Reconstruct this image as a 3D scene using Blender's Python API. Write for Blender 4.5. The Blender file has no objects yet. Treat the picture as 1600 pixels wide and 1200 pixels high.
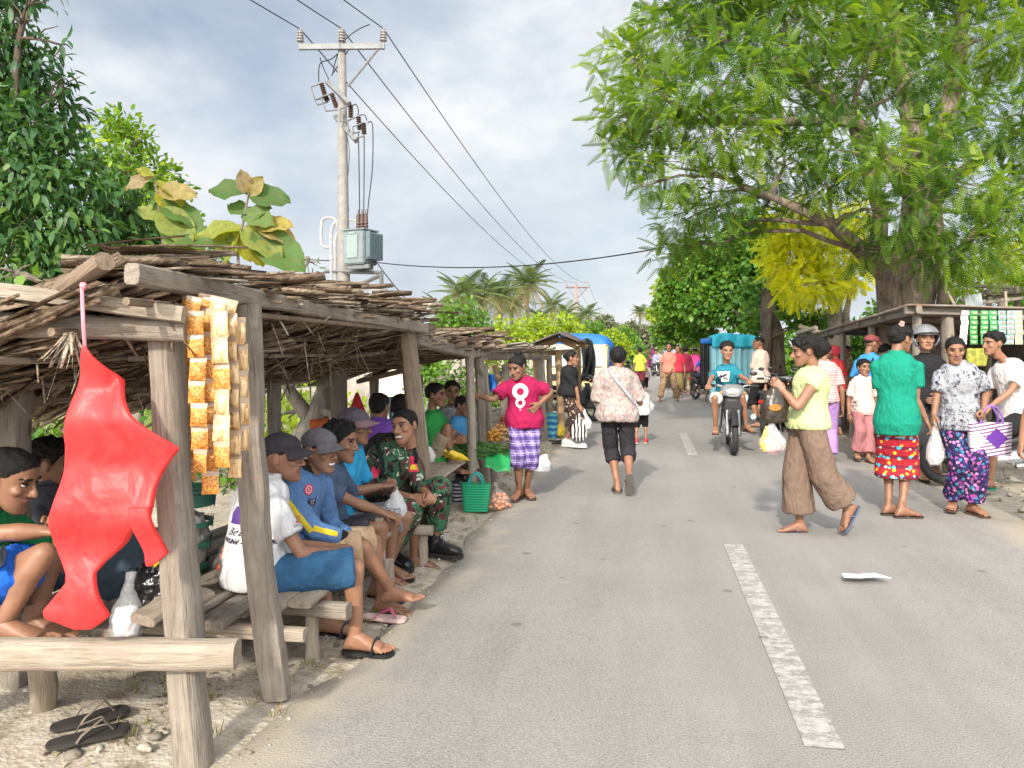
import bpy, bmesh, math, random
import numpy as np
from mathutils import Vector, Matrix, noise
SC = bpy.context.scene
C = SC.collection
RN = random.Random(11)
NR = np.random.default_rng(5)
V = Vector
pi = math.pi
# ---------------------------------------------------------------- space: camera stands at the origin, 1.45 m up, looking along +Y
F, CH, HY = 1200.0, 1.45, 550.0
def P(px, py, d): return V(((px-800)/F*d, d, CH-(py-HY)/F*d))
def G(px, py, z=0.0): return P(px, py, (CH-z)*F/(py-HY))
U = V((.1724, .985, 0)).normalized()          # along the road
N = V((U.y, -U.x, 0))                         # across the road, to its right side
def RT(s, t, z=0.0): return U*s+N*t+V((0, 0, z))
ROADYAW = math.atan2(-U.x, U.y)
# ---------------------------------------------------------------- objects
WM = {}
def thing(name, label, cat, loc=(0, 0, 0), group=None, rz=0.0, kind=None):
    o = bpy.data.objects.new(name, None); C.objects.link(o)
    o.empty_display_size = .1
    o.location = loc; o.rotation_euler = (0, 0, rz)
    WM[o.name] = Matrix.Translation(V(loc)) @ Matrix.Rotation(rz, 4, 'Z')
    return tag(o, label, cat, group, kind)
def tag(o, label=None, cat=None, group=None, kind=None):
    if label: o['label'] = label
    if cat: o['category'] = cat
    if group: o['group'] = group
    if kind: o['kind'] = kind
    return o
def link(name, me, mats=None, parent=None, mw=None, smooth=True):
    o = bpy.data.objects.new(name, me); C.objects.link(o)
    if mats is not None:
        for m in (mats if isinstance(mats, (list, tuple)) else [mats]): me.materials.append(m)
    if smooth and len(me.polygons): me.polygons.foreach_set('use_smooth', [True]*len(me.polygons))
    w = mw or Matrix.Identity(4)
    if parent:
        o.parent = parent; o.matrix_parent_inverse = WM[parent.name].inverted()
    o.matrix_basis = w
    WM[o.name] = w
    return o
def copy_tree(o, parent=None, loc=None, rz=None, label=None):
    c = o.copy(); C.objects.link(c); c.parent = parent
    WM[c.name] = WM[o.name].copy()
    if loc is not None: c.location = loc
    if rz is not None: c.rotation_euler = (0, 0, rz)
    if label: c['label'] = label
    for ch in [x for x in bpy.data.objects if x.parent == o]: copy_tree(ch, c)
    return c
# ---------------------------------------------------------------- mesh builder
def frame(d, up=V((0, 0, 1))):
    d = d.normalized()
    a = up.cross(d)
    if a.length < 1e-3: a = V((1, 0, 0)).cross(d)
    a.normalize(); return d, a, d.cross(a)
class MB:
    def __init__(s): s.v = []; s.f = []; s.m = []; s.cur = 0
    def add(s, vs, fs):
        o = len(s.v); s.v += [tuple(x) for x in vs]; s.f += [tuple(i+o for i in q) for q in fs]; s.m += [s.cur]*len(fs)
    def loft(s, rings, n=14, caps=True, p=2.0):
        """rings: (centre, a, b) half axes as vectors"""
        vs, fs = [], []
        for c, a, b in rings:
            for i in range(n):
                t = 2*pi*i/n; x, y = math.cos(t), math.sin(t)
                if p != 2: x = math.copysign(abs(x)**(2/p), x); y = math.copysign(abs(y)**(2/p), y)
                vs.append(V(c)+a*x+b*y)
        k = len(rings)
        for r in range(k-1):
            for i in range(n):
                j = (i+1) % n; fs.append((r*n+i, r*n+j, (r+1)*n+j, (r+1)*n+i))
        if caps:
            fs.append(tuple(range(n-1, -1, -1))); fs.append(tuple(range((k-1)*n, k*n)))
        s.add(vs, fs)
    def tube(s, pts, rad, n=10, flat=1.0, up=V((0, 0, 1)), round_=False, caps=True):
        pts = [V(p) for p in pts]
        if not isinstance(rad, (list, tuple)): rad = [rad]*len(pts)
        rings = []; pa = None
        k = len(pts)
        for i, p in enumerate(pts):
            d = pts[min(i+1, k-1)]-pts[max(i-1, 0)]
            if d.length < 1e-9: d = V((0, 0, 1))
            if pa is None: _, a, b = frame(d, up)
            else:
                dn = d.normalized(); a = pa-dn*pa.dot(dn)
                if a.length < 1e-4: _, a, b = frame(d, up)
                else: a.normalize(); b = dn.cross(a)
            pa = a; r = rad[i]
            if round_ and i == 0:
                dn = d.normalized()
                for q in (.98, .75, .4): rings.append((p-dn*r*q, a*r*math.sqrt(1-q*q), b*r*flat*math.sqrt(1-q*q)))
            rings.append((p, a*r, b*r*flat))
            if round_ and i == k-1:
                dn = d.normalized()
                for q in (.4, .75, .98): rings.append((p+dn*r*q, a*r*math.sqrt(1-q*q), b*r*flat*math.sqrt(1-q*q)))
        s.loft(rings, n, caps)
    def cap(s, a, b, r0, r1=None, n=12): s.tube([a, b], [r0, r1 if r1 is not None else r0], n, round_=True)
    def ball(s, c, r, n=12, m=8, rot=None):
        r = (r, r, r) if not isinstance(r, (tuple, list)) else r
        rot = rot or Matrix.Identity(3); vs, fs = [], []
        c = V(c)
        for j in range(1, m):
            ph = pi*j/m
            for i in range(n):
                t = 2*pi*i/n
                vs.append(c+rot@V((r[0]*math.sin(ph)*math.cos(t), r[1]*math.sin(ph)*math.sin(t), r[2]*math.cos(ph))))
        vs.append(c+rot@V((0, 0, r[2]))); vs.append(c-rot@V((0, 0, r[2]))); T = len(vs)-2
        for j in range(m-2):
            for i in range(n): fs.append((j*n+i, (j+1)*n+i, (j+1)*n+(i+1) % n, j*n+(i+1) % n))
        for i in range(n):
            fs.append((T, i, (i+1) % n)); fs.append((T+1, (m-2)*n+(i+1) % n, (m-2)*n+i))
        s.add(vs, fs)
    def box(s, c, hx, hy, hz, rot=None, top=1.0):
        rot = rot or Matrix.Identity(3); c = V(c)
        vs = [c+rot@V((x*hx*(top if z > 0 else 1), y*hy*(top if z > 0 else 1), z*hz)) for z in (-1, 1) for x, y in ((-1, -1), (1, -1), (1, 1), (-1, 1))]
        s.add(vs, [(3, 2, 1, 0), (4, 5, 6, 7), (0, 1, 5, 4), (1, 2, 6, 5), (2, 3, 7, 6), (3, 0, 4, 7)])
    def prism(s, pts, off):
        """closed outline extruded by the vector off"""
        n = len(pts); pts = [V(p) for p in pts]
        s.add(pts+[p+off for p in pts], [tuple(range(n-1, -1, -1)), tuple(range(n, 2*n))]+[(i, (i+1) % n, n+(i+1) % n, n+i) for i in range(n)])
    def torus(s, c, R, r, ax=V((1, 0, 0)), n=24, m=8, a0=0.0, a1=2*pi):
        d, a, b = frame(ax); full = abs(a1-a0-2*pi) < 1e-6
        pts = [V(c)+(a*math.cos(t)+b*math.sin(t))*R for t in [a0+(a1-a0)*i/n for i in range(n+(0 if full else 1))]]
        vs, fs = [], []
        for i, p in enumerate(pts):
            o = (p-V(c)).normalized()
            for j in range(m):
                q = 2*pi*j/m; vs.append(p+o*r*math.cos(q)+d*r*math.sin(q))
        k = len(pts)
        for i in range(k if full else k-1):
            for j in range(m): fs.append((i*m+j, ((i+1) % k)*m+j, ((i+1) % k)*m+(j+1) % m, i*m+(j+1) % m))
        s.add(vs, fs)
    def mesh(s, name='m'):
        me = bpy.data.meshes.new(name); me.from_pydata(s.v, [], s.f); me.update()
        if any(s.m): me.polygons.foreach_set('material_index', s.m)
        return me
    def obj(s, name, mats, parent=None, mw=None, smooth=True, bevel=0.0):
        me = s.mesh(name)
        bm = bmesh.new(); bm.from_mesh(me); bmesh.ops.recalc_face_normals(bm, faces=bm.faces)
        if bevel: bmesh.ops.bevel(bm, geom=[e for e in bm.edges if e.is_manifold and e.calc_face_angle(0) > .6], offset=bevel, segments=2, affect='EDGES', clamp_overlap=True)
        bm.to_mesh(me); bm.free()
        o = link(name, me, mats, parent, mw, smooth)
        if smooth: sharp(me)
        return o
def sharp(me, ang=.7):
    try: me.set_sharp_from_angle(angle=ang)
    except Exception: pass
def remesh(mb, vox, smooth=2):
    o = bpy.data.objects.new('tmp', mb.mesh('tmp')); C.objects.link(o)
    m = o.modifiers.new('r', 'REMESH'); m.mode = 'VOXEL'; m.voxel_size = vox
    if smooth:
        q = o.modifiers.new('s', 'SMOOTH'); q.factor = .5; q.iterations = smooth
    dg = bpy.context.evaluated_depsgraph_get()
    me = bpy.data.meshes.new_from_object(o.evaluated_get(dg))
    old = o.data; bpy.data.objects.remove(o); bpy.data.meshes.remove(old)
    return me
def get_co(me):
    a = np.empty(len(me.vertices)*3); me.vertices.foreach_get('co', a); return a.reshape(-1, 3)
def get_no(me):
    a = np.empty(len(me.vertices)*3); me.vertices.foreach_get('normal', a); return a.reshape(-1, 3)
def set_co(me, a): me.vertices.foreach_set('co', np.asarray(a, dtype=float).ravel()); me.update()
def mesh_np(name, v, f, var=None, mi=None):
    """numpy vertices (n,3) and quads (m,4)"""
    me = bpy.data.meshes.new(name); k = f.shape[1]
    me.vertices.add(len(v)); me.vertices.foreach_set('co', v.astype(np.float32).ravel())
    me.loops.add(f.size); me.loops.foreach_set('vertex_index', f.astype(np.int32).ravel())
    me.polygons.add(len(f)); me.polygons.foreach_set('loop_start', np.arange(0, f.size, k, dtype=np.int32))
    try: me.polygons.foreach_set('loop_total', np.full(len(f), k, dtype=np.int32))
    except Exception: pass
    if mi is not None: me.polygons.foreach_set('material_index', np.asarray(mi, dtype=np.int32))
    me.update(calc_edges=True)
    if var is not None:
        a = me.attributes.new('var', 'FLOAT', 'FACE'); a.data.foreach_set('value', np.asarray(var, dtype=np.float32))
    return me
def scatter(T, Fq, pos, xd, zd, size, var=None, wid=None):
    """put the template T (k,3; x along, z normal) at pos with x axis xd, normal near zd"""
    n = len(pos); k = len(T)
    x = xd/np.linalg.norm(xd, axis=1, keepdims=True)
    y = np.cross(zd, x); y /= np.linalg.norm(y, axis=1, keepdims=True)+1e-9
    z = np.cross(x, y)
    w = size if wid is None else wid
    v = pos[:, None, :]+size[:, None, None]*(T[None, :, 0:1]*x[:, None, :]+T[None, :, 2:3]*z[:, None, :])+w[:, None, None]*T[None, :, 1:2]*y[:, None, :]
    f = Fq[None]+(np.arange(n)*k)[:, None, None]
    if var is None: var = NR.random(n)
    return v.reshape(-1, 3), f.reshape(-1, 4), np.repeat(var, len(Fq))
def merge(parts):
    vs, fs, va = [], [], []; o = 0
    for v, f, a in parts: vs.append(v); fs.append(f+o); va.append(a); o += len(v)
    return np.vstack(vs), np.vstack(fs), np.concatenate(va)
# ---------------------------------------------------------------- materials
class NT:
    def __init__(s, m): s.t = m.node_tree; s.t.nodes.clear()
    def n(s, typ, ins=None, **kw):
        x = s.t.nodes.new('ShaderNode'+typ)
        for k, v in kw.items(): setattr(x, k, v)
        for k, v in (ins or {}).items():
            i = x.inputs[k]
            if isinstance(v, bpy.types.NodeSocket): s.t.links.new(v, i)
            else: i.default_value = v
        return x
    def math(s, op, a, b=0.0, c=0.0):
        return s.n('Math', {0: a, 1: b, 2: c}, operation=op).outputs[0]
    def mix(s, f, a, b, bt='MIX'):
        x = s.n('Mix', data_type='RGBA', blend_type=bt)
        for k, v in ((0, f), (6, a), (7, b)):
            if isinstance(v, bpy.types.NodeSocket): s.t.links.new(v, x.inputs[k])
            else: x.inputs[k].default_value = v if not isinstance(v, tuple) or len(v) == 4 else (*v, 1)
        return x.outputs[2]
    def ramp(s, f, stops, interp='LINEAR'):
        x = s.n('ValToRGB', {0: f}); r = x.color_ramp; r.interpolation = interp
        while len(r.elements) < len(stops): r.elements.new(.5)
        for e, (p, c) in zip(r.elements, stops): e.position = p; e.color = (*c, 1) if len(c) == 3 else c
        return x.outputs[0]
    def noise(s, vec, scale, detail=3, rough=.55, dist=0.0):
        return s.n('TexNoise', {'Vector': vec, 'Scale': scale, 'Detail': detail, 'Roughness': rough, 'Distortion': dist}).outputs[0]
    def obj(s): return s.n('TexCoord').outputs['Object']
    def scale(s, vec, sc, rot=(0, 0, 0), loc=(0, 0, 0)): return s.n('Mapping', {'Vector': vec, 'Scale': sc, 'Rotation': rot, 'Location': loc}).outputs[0]
    def bump(s, h, st, dist=.01): return s.n('Bump', {'Height': h, 'Strength': st, 'Distance': dist}).outputs[0]
    def out(s, col, rough=.6, normal=None, metal=0.0, spec=.4, **ins):
        b = s.n('BsdfPrincipled', {'Base Color': col if isinstance(col, bpy.types.NodeSocket) else (*col, 1), 'Roughness': rough, 'Metallic': metal, 'Specular IOR Level': spec})
        for k, v in ins.items():
            k = k.replace('_', ' ')
            if isinstance(v, bpy.types.NodeSocket): s.t.links.new(v, b.inputs[k])
            else: b.inputs[k].default_value = v
        if normal is not None: s.t.links.new(normal, b.inputs['Normal'])
        o = s.n('OutputMaterial', {'Surface': b.outputs[0]}); return b, o
MATS = {}
def newmat(name):
    m = bpy.data.materials.new(name); m.use_nodes = True; return m, NT(m)
def sm(c, k): return tuple(min(1, x*k) for x in c)
def plain(name, col, rough=.55, var=.25, scale=9.0, bump=.0, metal=0.0, spec=.4, **kw):
    if name in MATS: return MATS[name]
    m, t = newmat(name); o = t.obj(); n = t.noise(o, scale, 4)
    c = t.ramp(n, [(.3, sm(col, 1-var)), (.7, sm(col, 1+var*.6))])
    nb = t.bump(t.noise(o, scale*6, 3), bump, .004) if bump else None
    t.out(c, rough, nb, metal, spec, **kw); MATS[name] = m; return m
def cloth(name, col, var=.18, rough=.85, fold=.55, fs=9.0):
    if name in MATS: return MATS[name]
    m, t = newmat(name); o = t.obj(); n = t.noise(o, 6, 3)
    c = t.ramp(n, [(.3, sm(col, 1-var)), (.7, sm(col, 1+var*.5))])
    t.out(c, rough, foldbump(t, o, fold, fs), spec=.25); MATS[name] = m; return m
def foldbump(t, o, fold=.55, fs=9.0):
    w = t.noise(t.scale(o, (1, 1, .55), (.5, .4, 0)), fs, 2, .5, .8)
    f = t.noise(o, 420, 2)
    w2 = t.noise(t.scale(o, (1, 1, .4), (.3, .7, 0)), fs*2.6, 2, .5, 1.2)
    h = t.math('ADD', t.math('ADD', w, t.math('MULTIPLY', w2, .35)), t.math('MULTIPLY', f, .03))
    return t.bump(h, min(1, fold*1.1), .05)
def wood(name, dark, light, gs=1.0, crack=.5):
    """grain runs along local Z"""
    if name in MATS: return MATS[name]
    m, t = newmat(name); o = t.obj()
    r = t.n('ObjectInfo').outputs['Random']
    o = t.n('VectorMath', {0: o, 1: t.n('CombineXYZ', {0: t.math('MULTIPLY', r, 37.0), 1: t.math('MULTIPLY', r, 11.0), 2: 0.0}).outputs[0]}, operation='ADD').outputs[0]
    g = t.noise(t.scale(o, (30*gs, 30*gs, 3.0*gs)), 1.0, 8, .72, .9)
    b = t.noise(o, 7.5, 6, .68)
    k = t.noise(t.scale(o, (75*gs, 75*gs, 3.2*gs)), 1.0, 3, .6, 1.6)
    f = t.math('ADD', t.math('MULTIPLY', g, .6), t.math('MULTIPLY', b, .4))
    c = t.ramp(f, [(.33, dark), (.5, tuple((x+y)/2 for x, y in zip(dark, light))), (.66, light)])
    ck = t.ramp(k, [(.36, (0.25, .22, .2)), (.42, (1, 1, 1))])
    c = t.mix(crack, c, t.mix(1.0, c, ck, 'MULTIPLY'))
    kn = t.n('TexVoronoi', {'Vector': t.scale(o, (7, 7, 2.4)), 'Scale': 1.0, 'Randomness': 1.0}).outputs['Distance']
    c = t.mix(t.ramp(kn, [(.04, (.75,)*3), (.13, (0, 0, 0))]), c, (*sm(dark, .45), 1))
    c = t.mix(t.math('MULTIPLY', r, .35), c, (*sm(light, .62), 1))
    h = t.math('ADD', g, t.math('MULTIPLY', k, .8))
    t.out(c, .85, t.bump(h, .7, .012), spec=.2); MATS[name] = m; return m
def leafm(name, stops, rough=.45, trans=.35, tcol=None, spec=.4):
    if name in MATS: return MATS[name]
    m, t = newmat(name)
    a = t.n('Attribute', attribute_name='var').outputs['Fac']
    c = t.ramp(a, stops)
    b, o = t.out(c, rough, spec=spec)
    tc = t.mix(1.0, c, (*(tcol or (1.5, 1.35, .5)), 1), 'MULTIPLY')
    tb = t.n('BsdfTranslucent', {'Color': tc})
    mx = t.n('MixShader', {0: trans, 1: b.outputs[0], 2: tb.outputs[0]})
    t.t.links.new(mx.outputs[0], o.inputs[0]); MATS[name] = m; return m
def plastic_film(name, col, alpha=.45, rough=.25, bump=.6):
    """thin plastic bag"""
    if name in MATS: return MATS[name]
    m, t = newmat(name); o = t.obj()
    h = t.noise(o, 22, 3, .6, 1.2)
    b, _ = t.out(col, rough, t.bump(h, bump, .03), spec=.5)
    if alpha < 1: b.inputs['Alpha'].default_value = alpha
    MATS[name] = m; return m
def log_(name, a, b, r0, r1, mat, parent=None, flat=1.0, bend=.0, n=10, segs=6, up=V((0, 0, 1)), p=2.4, jit=.06):
    """a weathered log or board as its own object, grain along its length"""
    a, b = V(a), V(b); L = (b-a).length
    d, x, y = frame(b-a, up)
    mw = Matrix((x, y, d)).transposed().to_4x4(); mw.translation = a
    mb = MB(); rings = []; ph = RN.random()*6
    for i in range(segs+1):
        u = i/segs; r = r0+(r1-r0)*u; r *= 1+RN.uniform(-jit, jit)
        cx = bend*math.sin(pi*u)+RN.uniform(-1, 1)*r*jit; cy = RN.uniform(-1, 1)*r*jit*1.5
        rings.append((V((cx, cy, u*L)), V((r, 0, 0)), V((0, r*flat, 0))))
    mb.loft(rings, n, True, p)
    for i in range(len(mb.v)):
        v = V(mb.v[i]); q = noise.noise(v*9+V((ph, 0, 0)))*.09*r0
        mb.v[i] = (v.x+q, v.y+q*.6, v.z)
    return mb.obj(name, mat, parent, mw)
# ================================================================ PEOPLE
_T = {}
def pack(me, mi=0):
    v = get_co(me); f = [tuple(p.vertices) for p in me.polygons]
    n = get_no(me); bpy.data.meshes.remove(me)
    return v, f, [mi]*len(f), n
def head_t(lod, smile=False):
    k = ('head', lod, smile)
    if k in _T: return _T[k]
    mb = MB()
    prof = [(-.110, .020, -.086, -.050), (-.098, .038, -.095, -.022), (-.075, .051, -.094, .012), (-.05, .059, -.091, .05), (-.02, .066, -.089, .082), (.01, .070, -.086, .094),
            (.04, .073, -.088, .098), (.065, .069, -.079, .09), (.085, .055, -.058, .072), (.098, .033, -.03, .046), (.1045, .012, -.005, .02)]
    mb.loft([(V((0, (f+b)/2, z)), V((w, 0, 0)), V((0, (b-f)/2, 0))) for z, w, f, b in prof], 22, True, 2.15)
    mb.tube([(0, -.082, .022), (0, -.097, -.004), (0, -.108, -.022)], [.008, .010, .0125], 8, round_=True)
    for s in (-1, 1):
        mb.ball((s*.0125, -.095, -.026), (.0095, .011, .008), 8, 6)
        mb.ball((s*.030, -.080, .031), (.026, .011, .008), 10, 6)
        mb.ball((s*.044, -.062, -.016), (.020, .022, .018), 10, 6)
        mb.ball((s*.0745, .010, -.004), (.009, .021, .031), 10, 6, Matrix.Rotation(.25*s, 3, 'Z') @ Matrix.Rotation(-.15, 3, 'X'))
    w = 1.3 if smile else 1.0
    mb.ball((0, -.089, -.049), (.024*w, .011, .0065), 10, 6); mb.ball((0, -.088, -.062), (.021*w, .011, .0075), 10, 6)
    mb.ball((0, -.083, -.093), (.018, .016, .015), 10, 6)
    mb.tube([(0, .012, -.04), (0, .022, -.09), (0, .032, -.15)], [.047, .045, .036], 14)
    me = remesh(mb, (.0048, .0075, .011)[lod], 2)
    v, f, mi, n = pack(me)
    for s in (-1, 1):
        dd = np.exp(-(((v[:, 0]-s*.031)/.015)**2+((v[:, 2]-.010)/.010)**2)) * (v[:, 1] < -.03)
        v[:, 1] += dd*.0075
    fc = np.array([v[list(q)].mean(0) for q in f])
    mi = np.zeros(len(f), int)
    front = fc[:, 1] < -.055
    ax = np.abs(fc[:, 0])
    lipw = .026*w
    lip = front & (fc[:, 1] < -.084) & (fc[:, 2] < -.0455+.0) & (fc[:, 2] > -.0685) & (ax < lipw)
    mi[lip] = 1
    if smile: mi[front & (fc[:, 2] < -.050) & (fc[:, 2] > -.0605) & (ax < .026)] = 5
    arc = .0285+.006*np.cos((ax-.031)/.02*1.4)
    mi[front & (np.abs(fc[:, 2]-arc-.001) < (.0032, .0042, .006)[lod]) & (ax > .012) & (ax < .054)] = 2
    vs, fs, ms = v.tolist(), list(f), mi.tolist()
    for s in (-1, 1):
        for c, r, m in (((s*.031, -.0735, .009), (.0125, .011, .0055), 3), ((s*.031, -.0805, .009), (.0066, .0045, .0056), 4), ((s*.031, -.0745, .0145), (.0155, .0115, .0028), 2)):
            q = MB(); q.ball(c, r, 10, 6); o = len(vs); vs += [list(x) for x in q.v]; fs += [tuple(i+o for i in p) for p in q.f]; ms += [m]*len(q.f)
    _T[k] = (np.array(vs), fs, ms, v, f, n); return _T[k]
def hand_t(kind, lod):
    k = ('hand', kind, lod)
    if k in _T: return _T[k]
    mb = MB()
    mb.loft([(V((x, 0, z)), V((0, w, 0)), V((0, 0, h))) for x, w, h, z in ((-.03, .024, .019, 0), (0, .027, .018, 0), (.03, .036, .0165, 0), (.07, .041, .0145, 0), (.092, .037, .011, .001))], 14, True, 2.4)
    cu = {'relax': (22, 32, 22), 'grip': (62, 82, 55), 'flat': (6, 8, 6), 'pinch': (48, 48, 25)}[kind]
    for i, (y, L) in enumerate(((.030, .068), (.0105, .077), (-.0095, .070), (-.029, .054))):
        p = V((.086, y, 0)); a = 0; pts = [V((.07, y*.9, 0)), p]; sp = (.07, .02, -.03, -.09)[i]
        for s, fr in enumerate((.45, .31, .24)):
            a += math.radians(cu[s]*(1+.08*i)); p = p+V((math.cos(a), sp*math.cos(a), -math.sin(a)))*L*fr; pts.append(p)
        mb.tube(pts, [.0095, .0095, .0088, .008, .0068], 8, round_=True)
    g = kind in ('grip', 'pinch')
    mb.tube([(.012, .022, -.002), (.042, .046 if not g else .036, -.012 if not g else -.026), (.068, .058 if not g else .03, -.02 if not g else -.046), (.088, .062 if not g else .02, -.028 if not g else -.056)], [.015, .0125, .010, .0075], 8, round_=True)
    me = remesh(mb, (.0036, .006, .010)[lod], 1); v, f, mi, n = pack(me); _T[k] = (v, f); return _T[k]
def foot_t(lod):
    k = ('foot', lod)
    if k in _T: return _T[k]
    mb = MB()
    rows = [(.060, .018, .012, .030), (.045, .030, .030, .036), (.015, .034, .048, .05), (-.02, .035, .045, .048), (-.06, .039, .034, .036), (-.105, .045, .024, .026), (-.135, .044, .017, .018)]
    mb.loft([(V((0, y, -.068+h)), V((w, 0, 0)), V((0, 0, h))) for y, w, h, _ in rows], 14, True, 2.3)
    mb.tube([(0, .012, -.04), (0, .006, 0), (0, .004, .06)], [.037, .033, .022], 12)
    for x, y, L, r in ((-.028, -.128, .052, .0125), (-.006, -.132, .042, .009), (.010, -.130, .037, .0085), (.025, -.124, .032, .008), (.038, -.116, .026, .0075)):
        mb.tube([(x, y, -.058), (x*1.02, y-L*.6, -.053), (x*1.02, y-L, -.060)], [r, r, r*.9], 8, round_=True)
    me = remesh(mb, (.0048, .008, .013)[lod], 1); v, f, mi, n = pack(me); _T[k] = (v, f); return _T[k]
def shoe_parts(foot_m, s, kind, mats, root, side):
    """footwear as a child of the person, in the foot's own frame"""
    sc = s
    if kind == 'sandal':
        mb = MB(); out = [(.0, .072), (.030, .062), (.040, .02), (.038, -.05), (.050, -.11), (.045, -.165), (.02, -.188), (-.02, -.19), (-.042, -.17), (-.047, -.11), (-.036, -.05), (-.038, .02), (-.03, .062)]
        mb.prism([V((x*side, y, -.086))*sc for x, y in out], V((0, 0, .017))*sc)
        o = mb.obj('sandal', mats[0], root, foot_m, bevel=.004)
        m2 = MB()
        for q in (-1, 1): m2.tube([V((-.018*side, -.135, -.062))*sc, V((q*.012-.008*side, -.10, -.018))*sc, V((q*.044, -.035, -.05))*sc, V((q*.042, -.02, -.072))*sc], [.006*sc]*4, 8, .5)
        ms = m2.obj('strap', mats[1], o, foot_m)
    elif kind == 'slide':
        mb = MB(); out = [(.0, .072), (.030, .062), (.040, .02), (.038, -.05), (.050, -.11), (.045, -.165), (.02, -.188), (-.02, -.19), (-.042, -.17), (-.047, -.11), (-.036, -.05), (-.038, .02), (-.03, .062)]
        mb.prism([V((x*side, y, -.09))*sc for x, y in out], V((0, 0, .02))*sc)
        o = mb.obj('sandal', mats[0], root, foot_m, bevel=.004)
        m2 = MB(); pts = [V((math.cos(t)*.049, -.10, -.074+math.sin(t)*.042))*sc for t in [pi*i/8 for i in range(9)]]
        m2.tube(pts, [.03*sc]*9, 8, .13, up=V((0, 1, 0))); m2.obj('strap', mats[1], o, foot_m)
    elif kind in ('sneaker', 'boot'):
        mb = MB()
        rows = [(.07, .02, .03), (.055, .038, .045), (.015, .041, .055), (-.03, .043, .052), (-.08, .047, .040), (-.13, .048, .033), (-.175, .038, .026), (-.195, .02, .016)]
        mb.loft([(V((0, y, -.08+h)), V((w, 0, 0)), V((0, 0, h))) for y, w, h in rows], 14, True, 2.6)
        top = .24 if kind == 'boot' else .03
        mb.tube([(0, .01, -.04), (0, .006, top*.5), (0, .012, top)], [.05, .05 if kind == 'boot' else .045, .058 if kind == 'boot' else .046], 14)
        mb.v = [tuple(V(x)*sc) for x in mb.v]
        me = remesh(mb, .006, 2); o = link('boot' if kind == 'boot' else 'shoe', me, mats[0], root, foot_m)
        m2 = MB(); out = [(.0, .078), (.036, .066), (.046, .02), (.045, -.05), (.053, -.11), (.05, -.165), (.022, -.2), (-.022, -.2), (-.05, -.165), (-.053, -.11), (-.045, -.05), (-.046, .02), (-.036, .066)]
        m2.prism([V((x, y, -.094))*sc for x, y in out], V((0, 0, .024))*sc); m2.obj('sole', mats[1], o, foot_m, bevel=.004)
        if kind == 'boot':
            m3 = MB()
            for i in range(6): z = -.02+i*.035; m3.tube([V((-.025, -.047, z))*sc, V((0, -.060, z+.006))*sc, V((.025, -.047, z+.012))*sc], [.004*sc]*3, 6)
            m3.obj('lace', mats[1], o, foot_m)
def interp(x, xs, ys): return float(np.interp(x, xs, ys))
HL = {'short': ([-.095, -.07, -.045, -.02, .022, .05, .1], [.070, .064, .044, .010, .002, -.045, -.066]),
      'back': ([-.095, -.07, -.045, -.02, .022, .05, .1], [.068, .060, .040, .006, -.012, -.052, -.07]),
      'fade': ([-.095, -.07, -.045, -.02, .022, .05, .1], [.070, .066, .052, .026, .028, .0, -.03]),
      'cap': ([-.1, -.05, .0, .05, .1], [.042, .036, .026, .018, .018]),
      'bob': ([-.095, -.07, -.045, -.02, .022, .05, .1], [.050, .046, .03, -.04, -.075, -.09, -.09])}
def cap_mesh(lod, line, thick, rough=0.0, freq=40, puff=0.0, seed=0):
    """shell over the skull above a hairline, grown from the head's own surface"""
    _, _, _, v, f, n = head_t(lod)
    y = v[:, 1]; c = v[:, 2]-np.interp(y, *HL[line])
    if line != 'cap':
        c = c+.30*np.maximum(0, np.abs(v[:, 0])-.022)*(y < 0)-.004
        c = c+np.array([noise.noise(V(q)*130) for q in v])*.005
    ear = (np.abs(v[:, 0]) > .0755) & (v[:, 2] < .03)
    c = np.where(ear & (line != 'bob'), np.minimum(c, -.001), c)
    keep = [q for q in f if all(c[i] > 0 for i in q)]
    used = sorted({i for q in keep for i in q}); mp = {i: k for k, i in enumerate(used)}
    o = []
    for i in used:
        p = V(v[i]); g = min(1, max(0, c[i])/.03); h = thick*(.10+.90*g**.8)
        if rough: h += rough*(noise.noise(p*freq+V((seed, 0, 0)))+.5*noise.noise(p*freq*2.3))*g
        if puff: h += puff*max(0, p.z-.03)*10*.1
        o.append(p+V(n[i])*h)
    return o, [tuple(mp[i] for i in q) for q in keep]
def ik(a, c, l1, l2, hint):
    d = c-a; L = d.length
    if L < 1e-6: return a+V((0, 0, -l1))
    if L >= (l1+l2)*.999: return a+d*(l1/(l1+l2))
    x = (l1*l1-l2*l2+L*L)/(2*L); h = math.sqrt(max(0, l1*l1-x*x)); dn = d/L
    hh = hint-dn*hint.dot(dn)
    if hh.length < 1e-4: hh = V((0, 0, 1)).cross(dn)
    return a+dn*x+hh.normalized()*h
SKIN = {}
def skin(tone):
    k = 'skin_%d' % int(tone*100)
    if k in MATS: return MATS[k]
    m, t = newmat(k); o = t.obj()
    col = (.30*tone, .148*tone, .088*tone)
    n = t.noise(o, 18, 4); c = t.ramp(n, [(.3, sm(col, .82)), (.7, sm(col, 1.12))])
    t.out(c, .48, t.bump(t.noise(o, 160, 2), .15, .003), spec=.45, Subsurface_Weight=.0); MATS[k] = m; return m
def basemats():
    plain('lip', (.185, .08, .06), .4, .1); plain('hair', (.007, .006, .006), .6, .5, 90, .9, spec=.3); plain('eyewhite', (.34, .30, .28), .2, .02)
    plain('iris', (.012, .008, .006), .35, .02); plain('teeth', (.82, .80, .74), .25, .03)
UW = [-.16, -.08, 0, .14, .34, .5, .68, .84, .93, 1.0]
HW = [.074, .084, .092, .089, .078, .080, .087, .088, .066, .038]
HD = [.056, .066, .073, .068, .058, .061, .065, .057, .043, .034]
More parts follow.
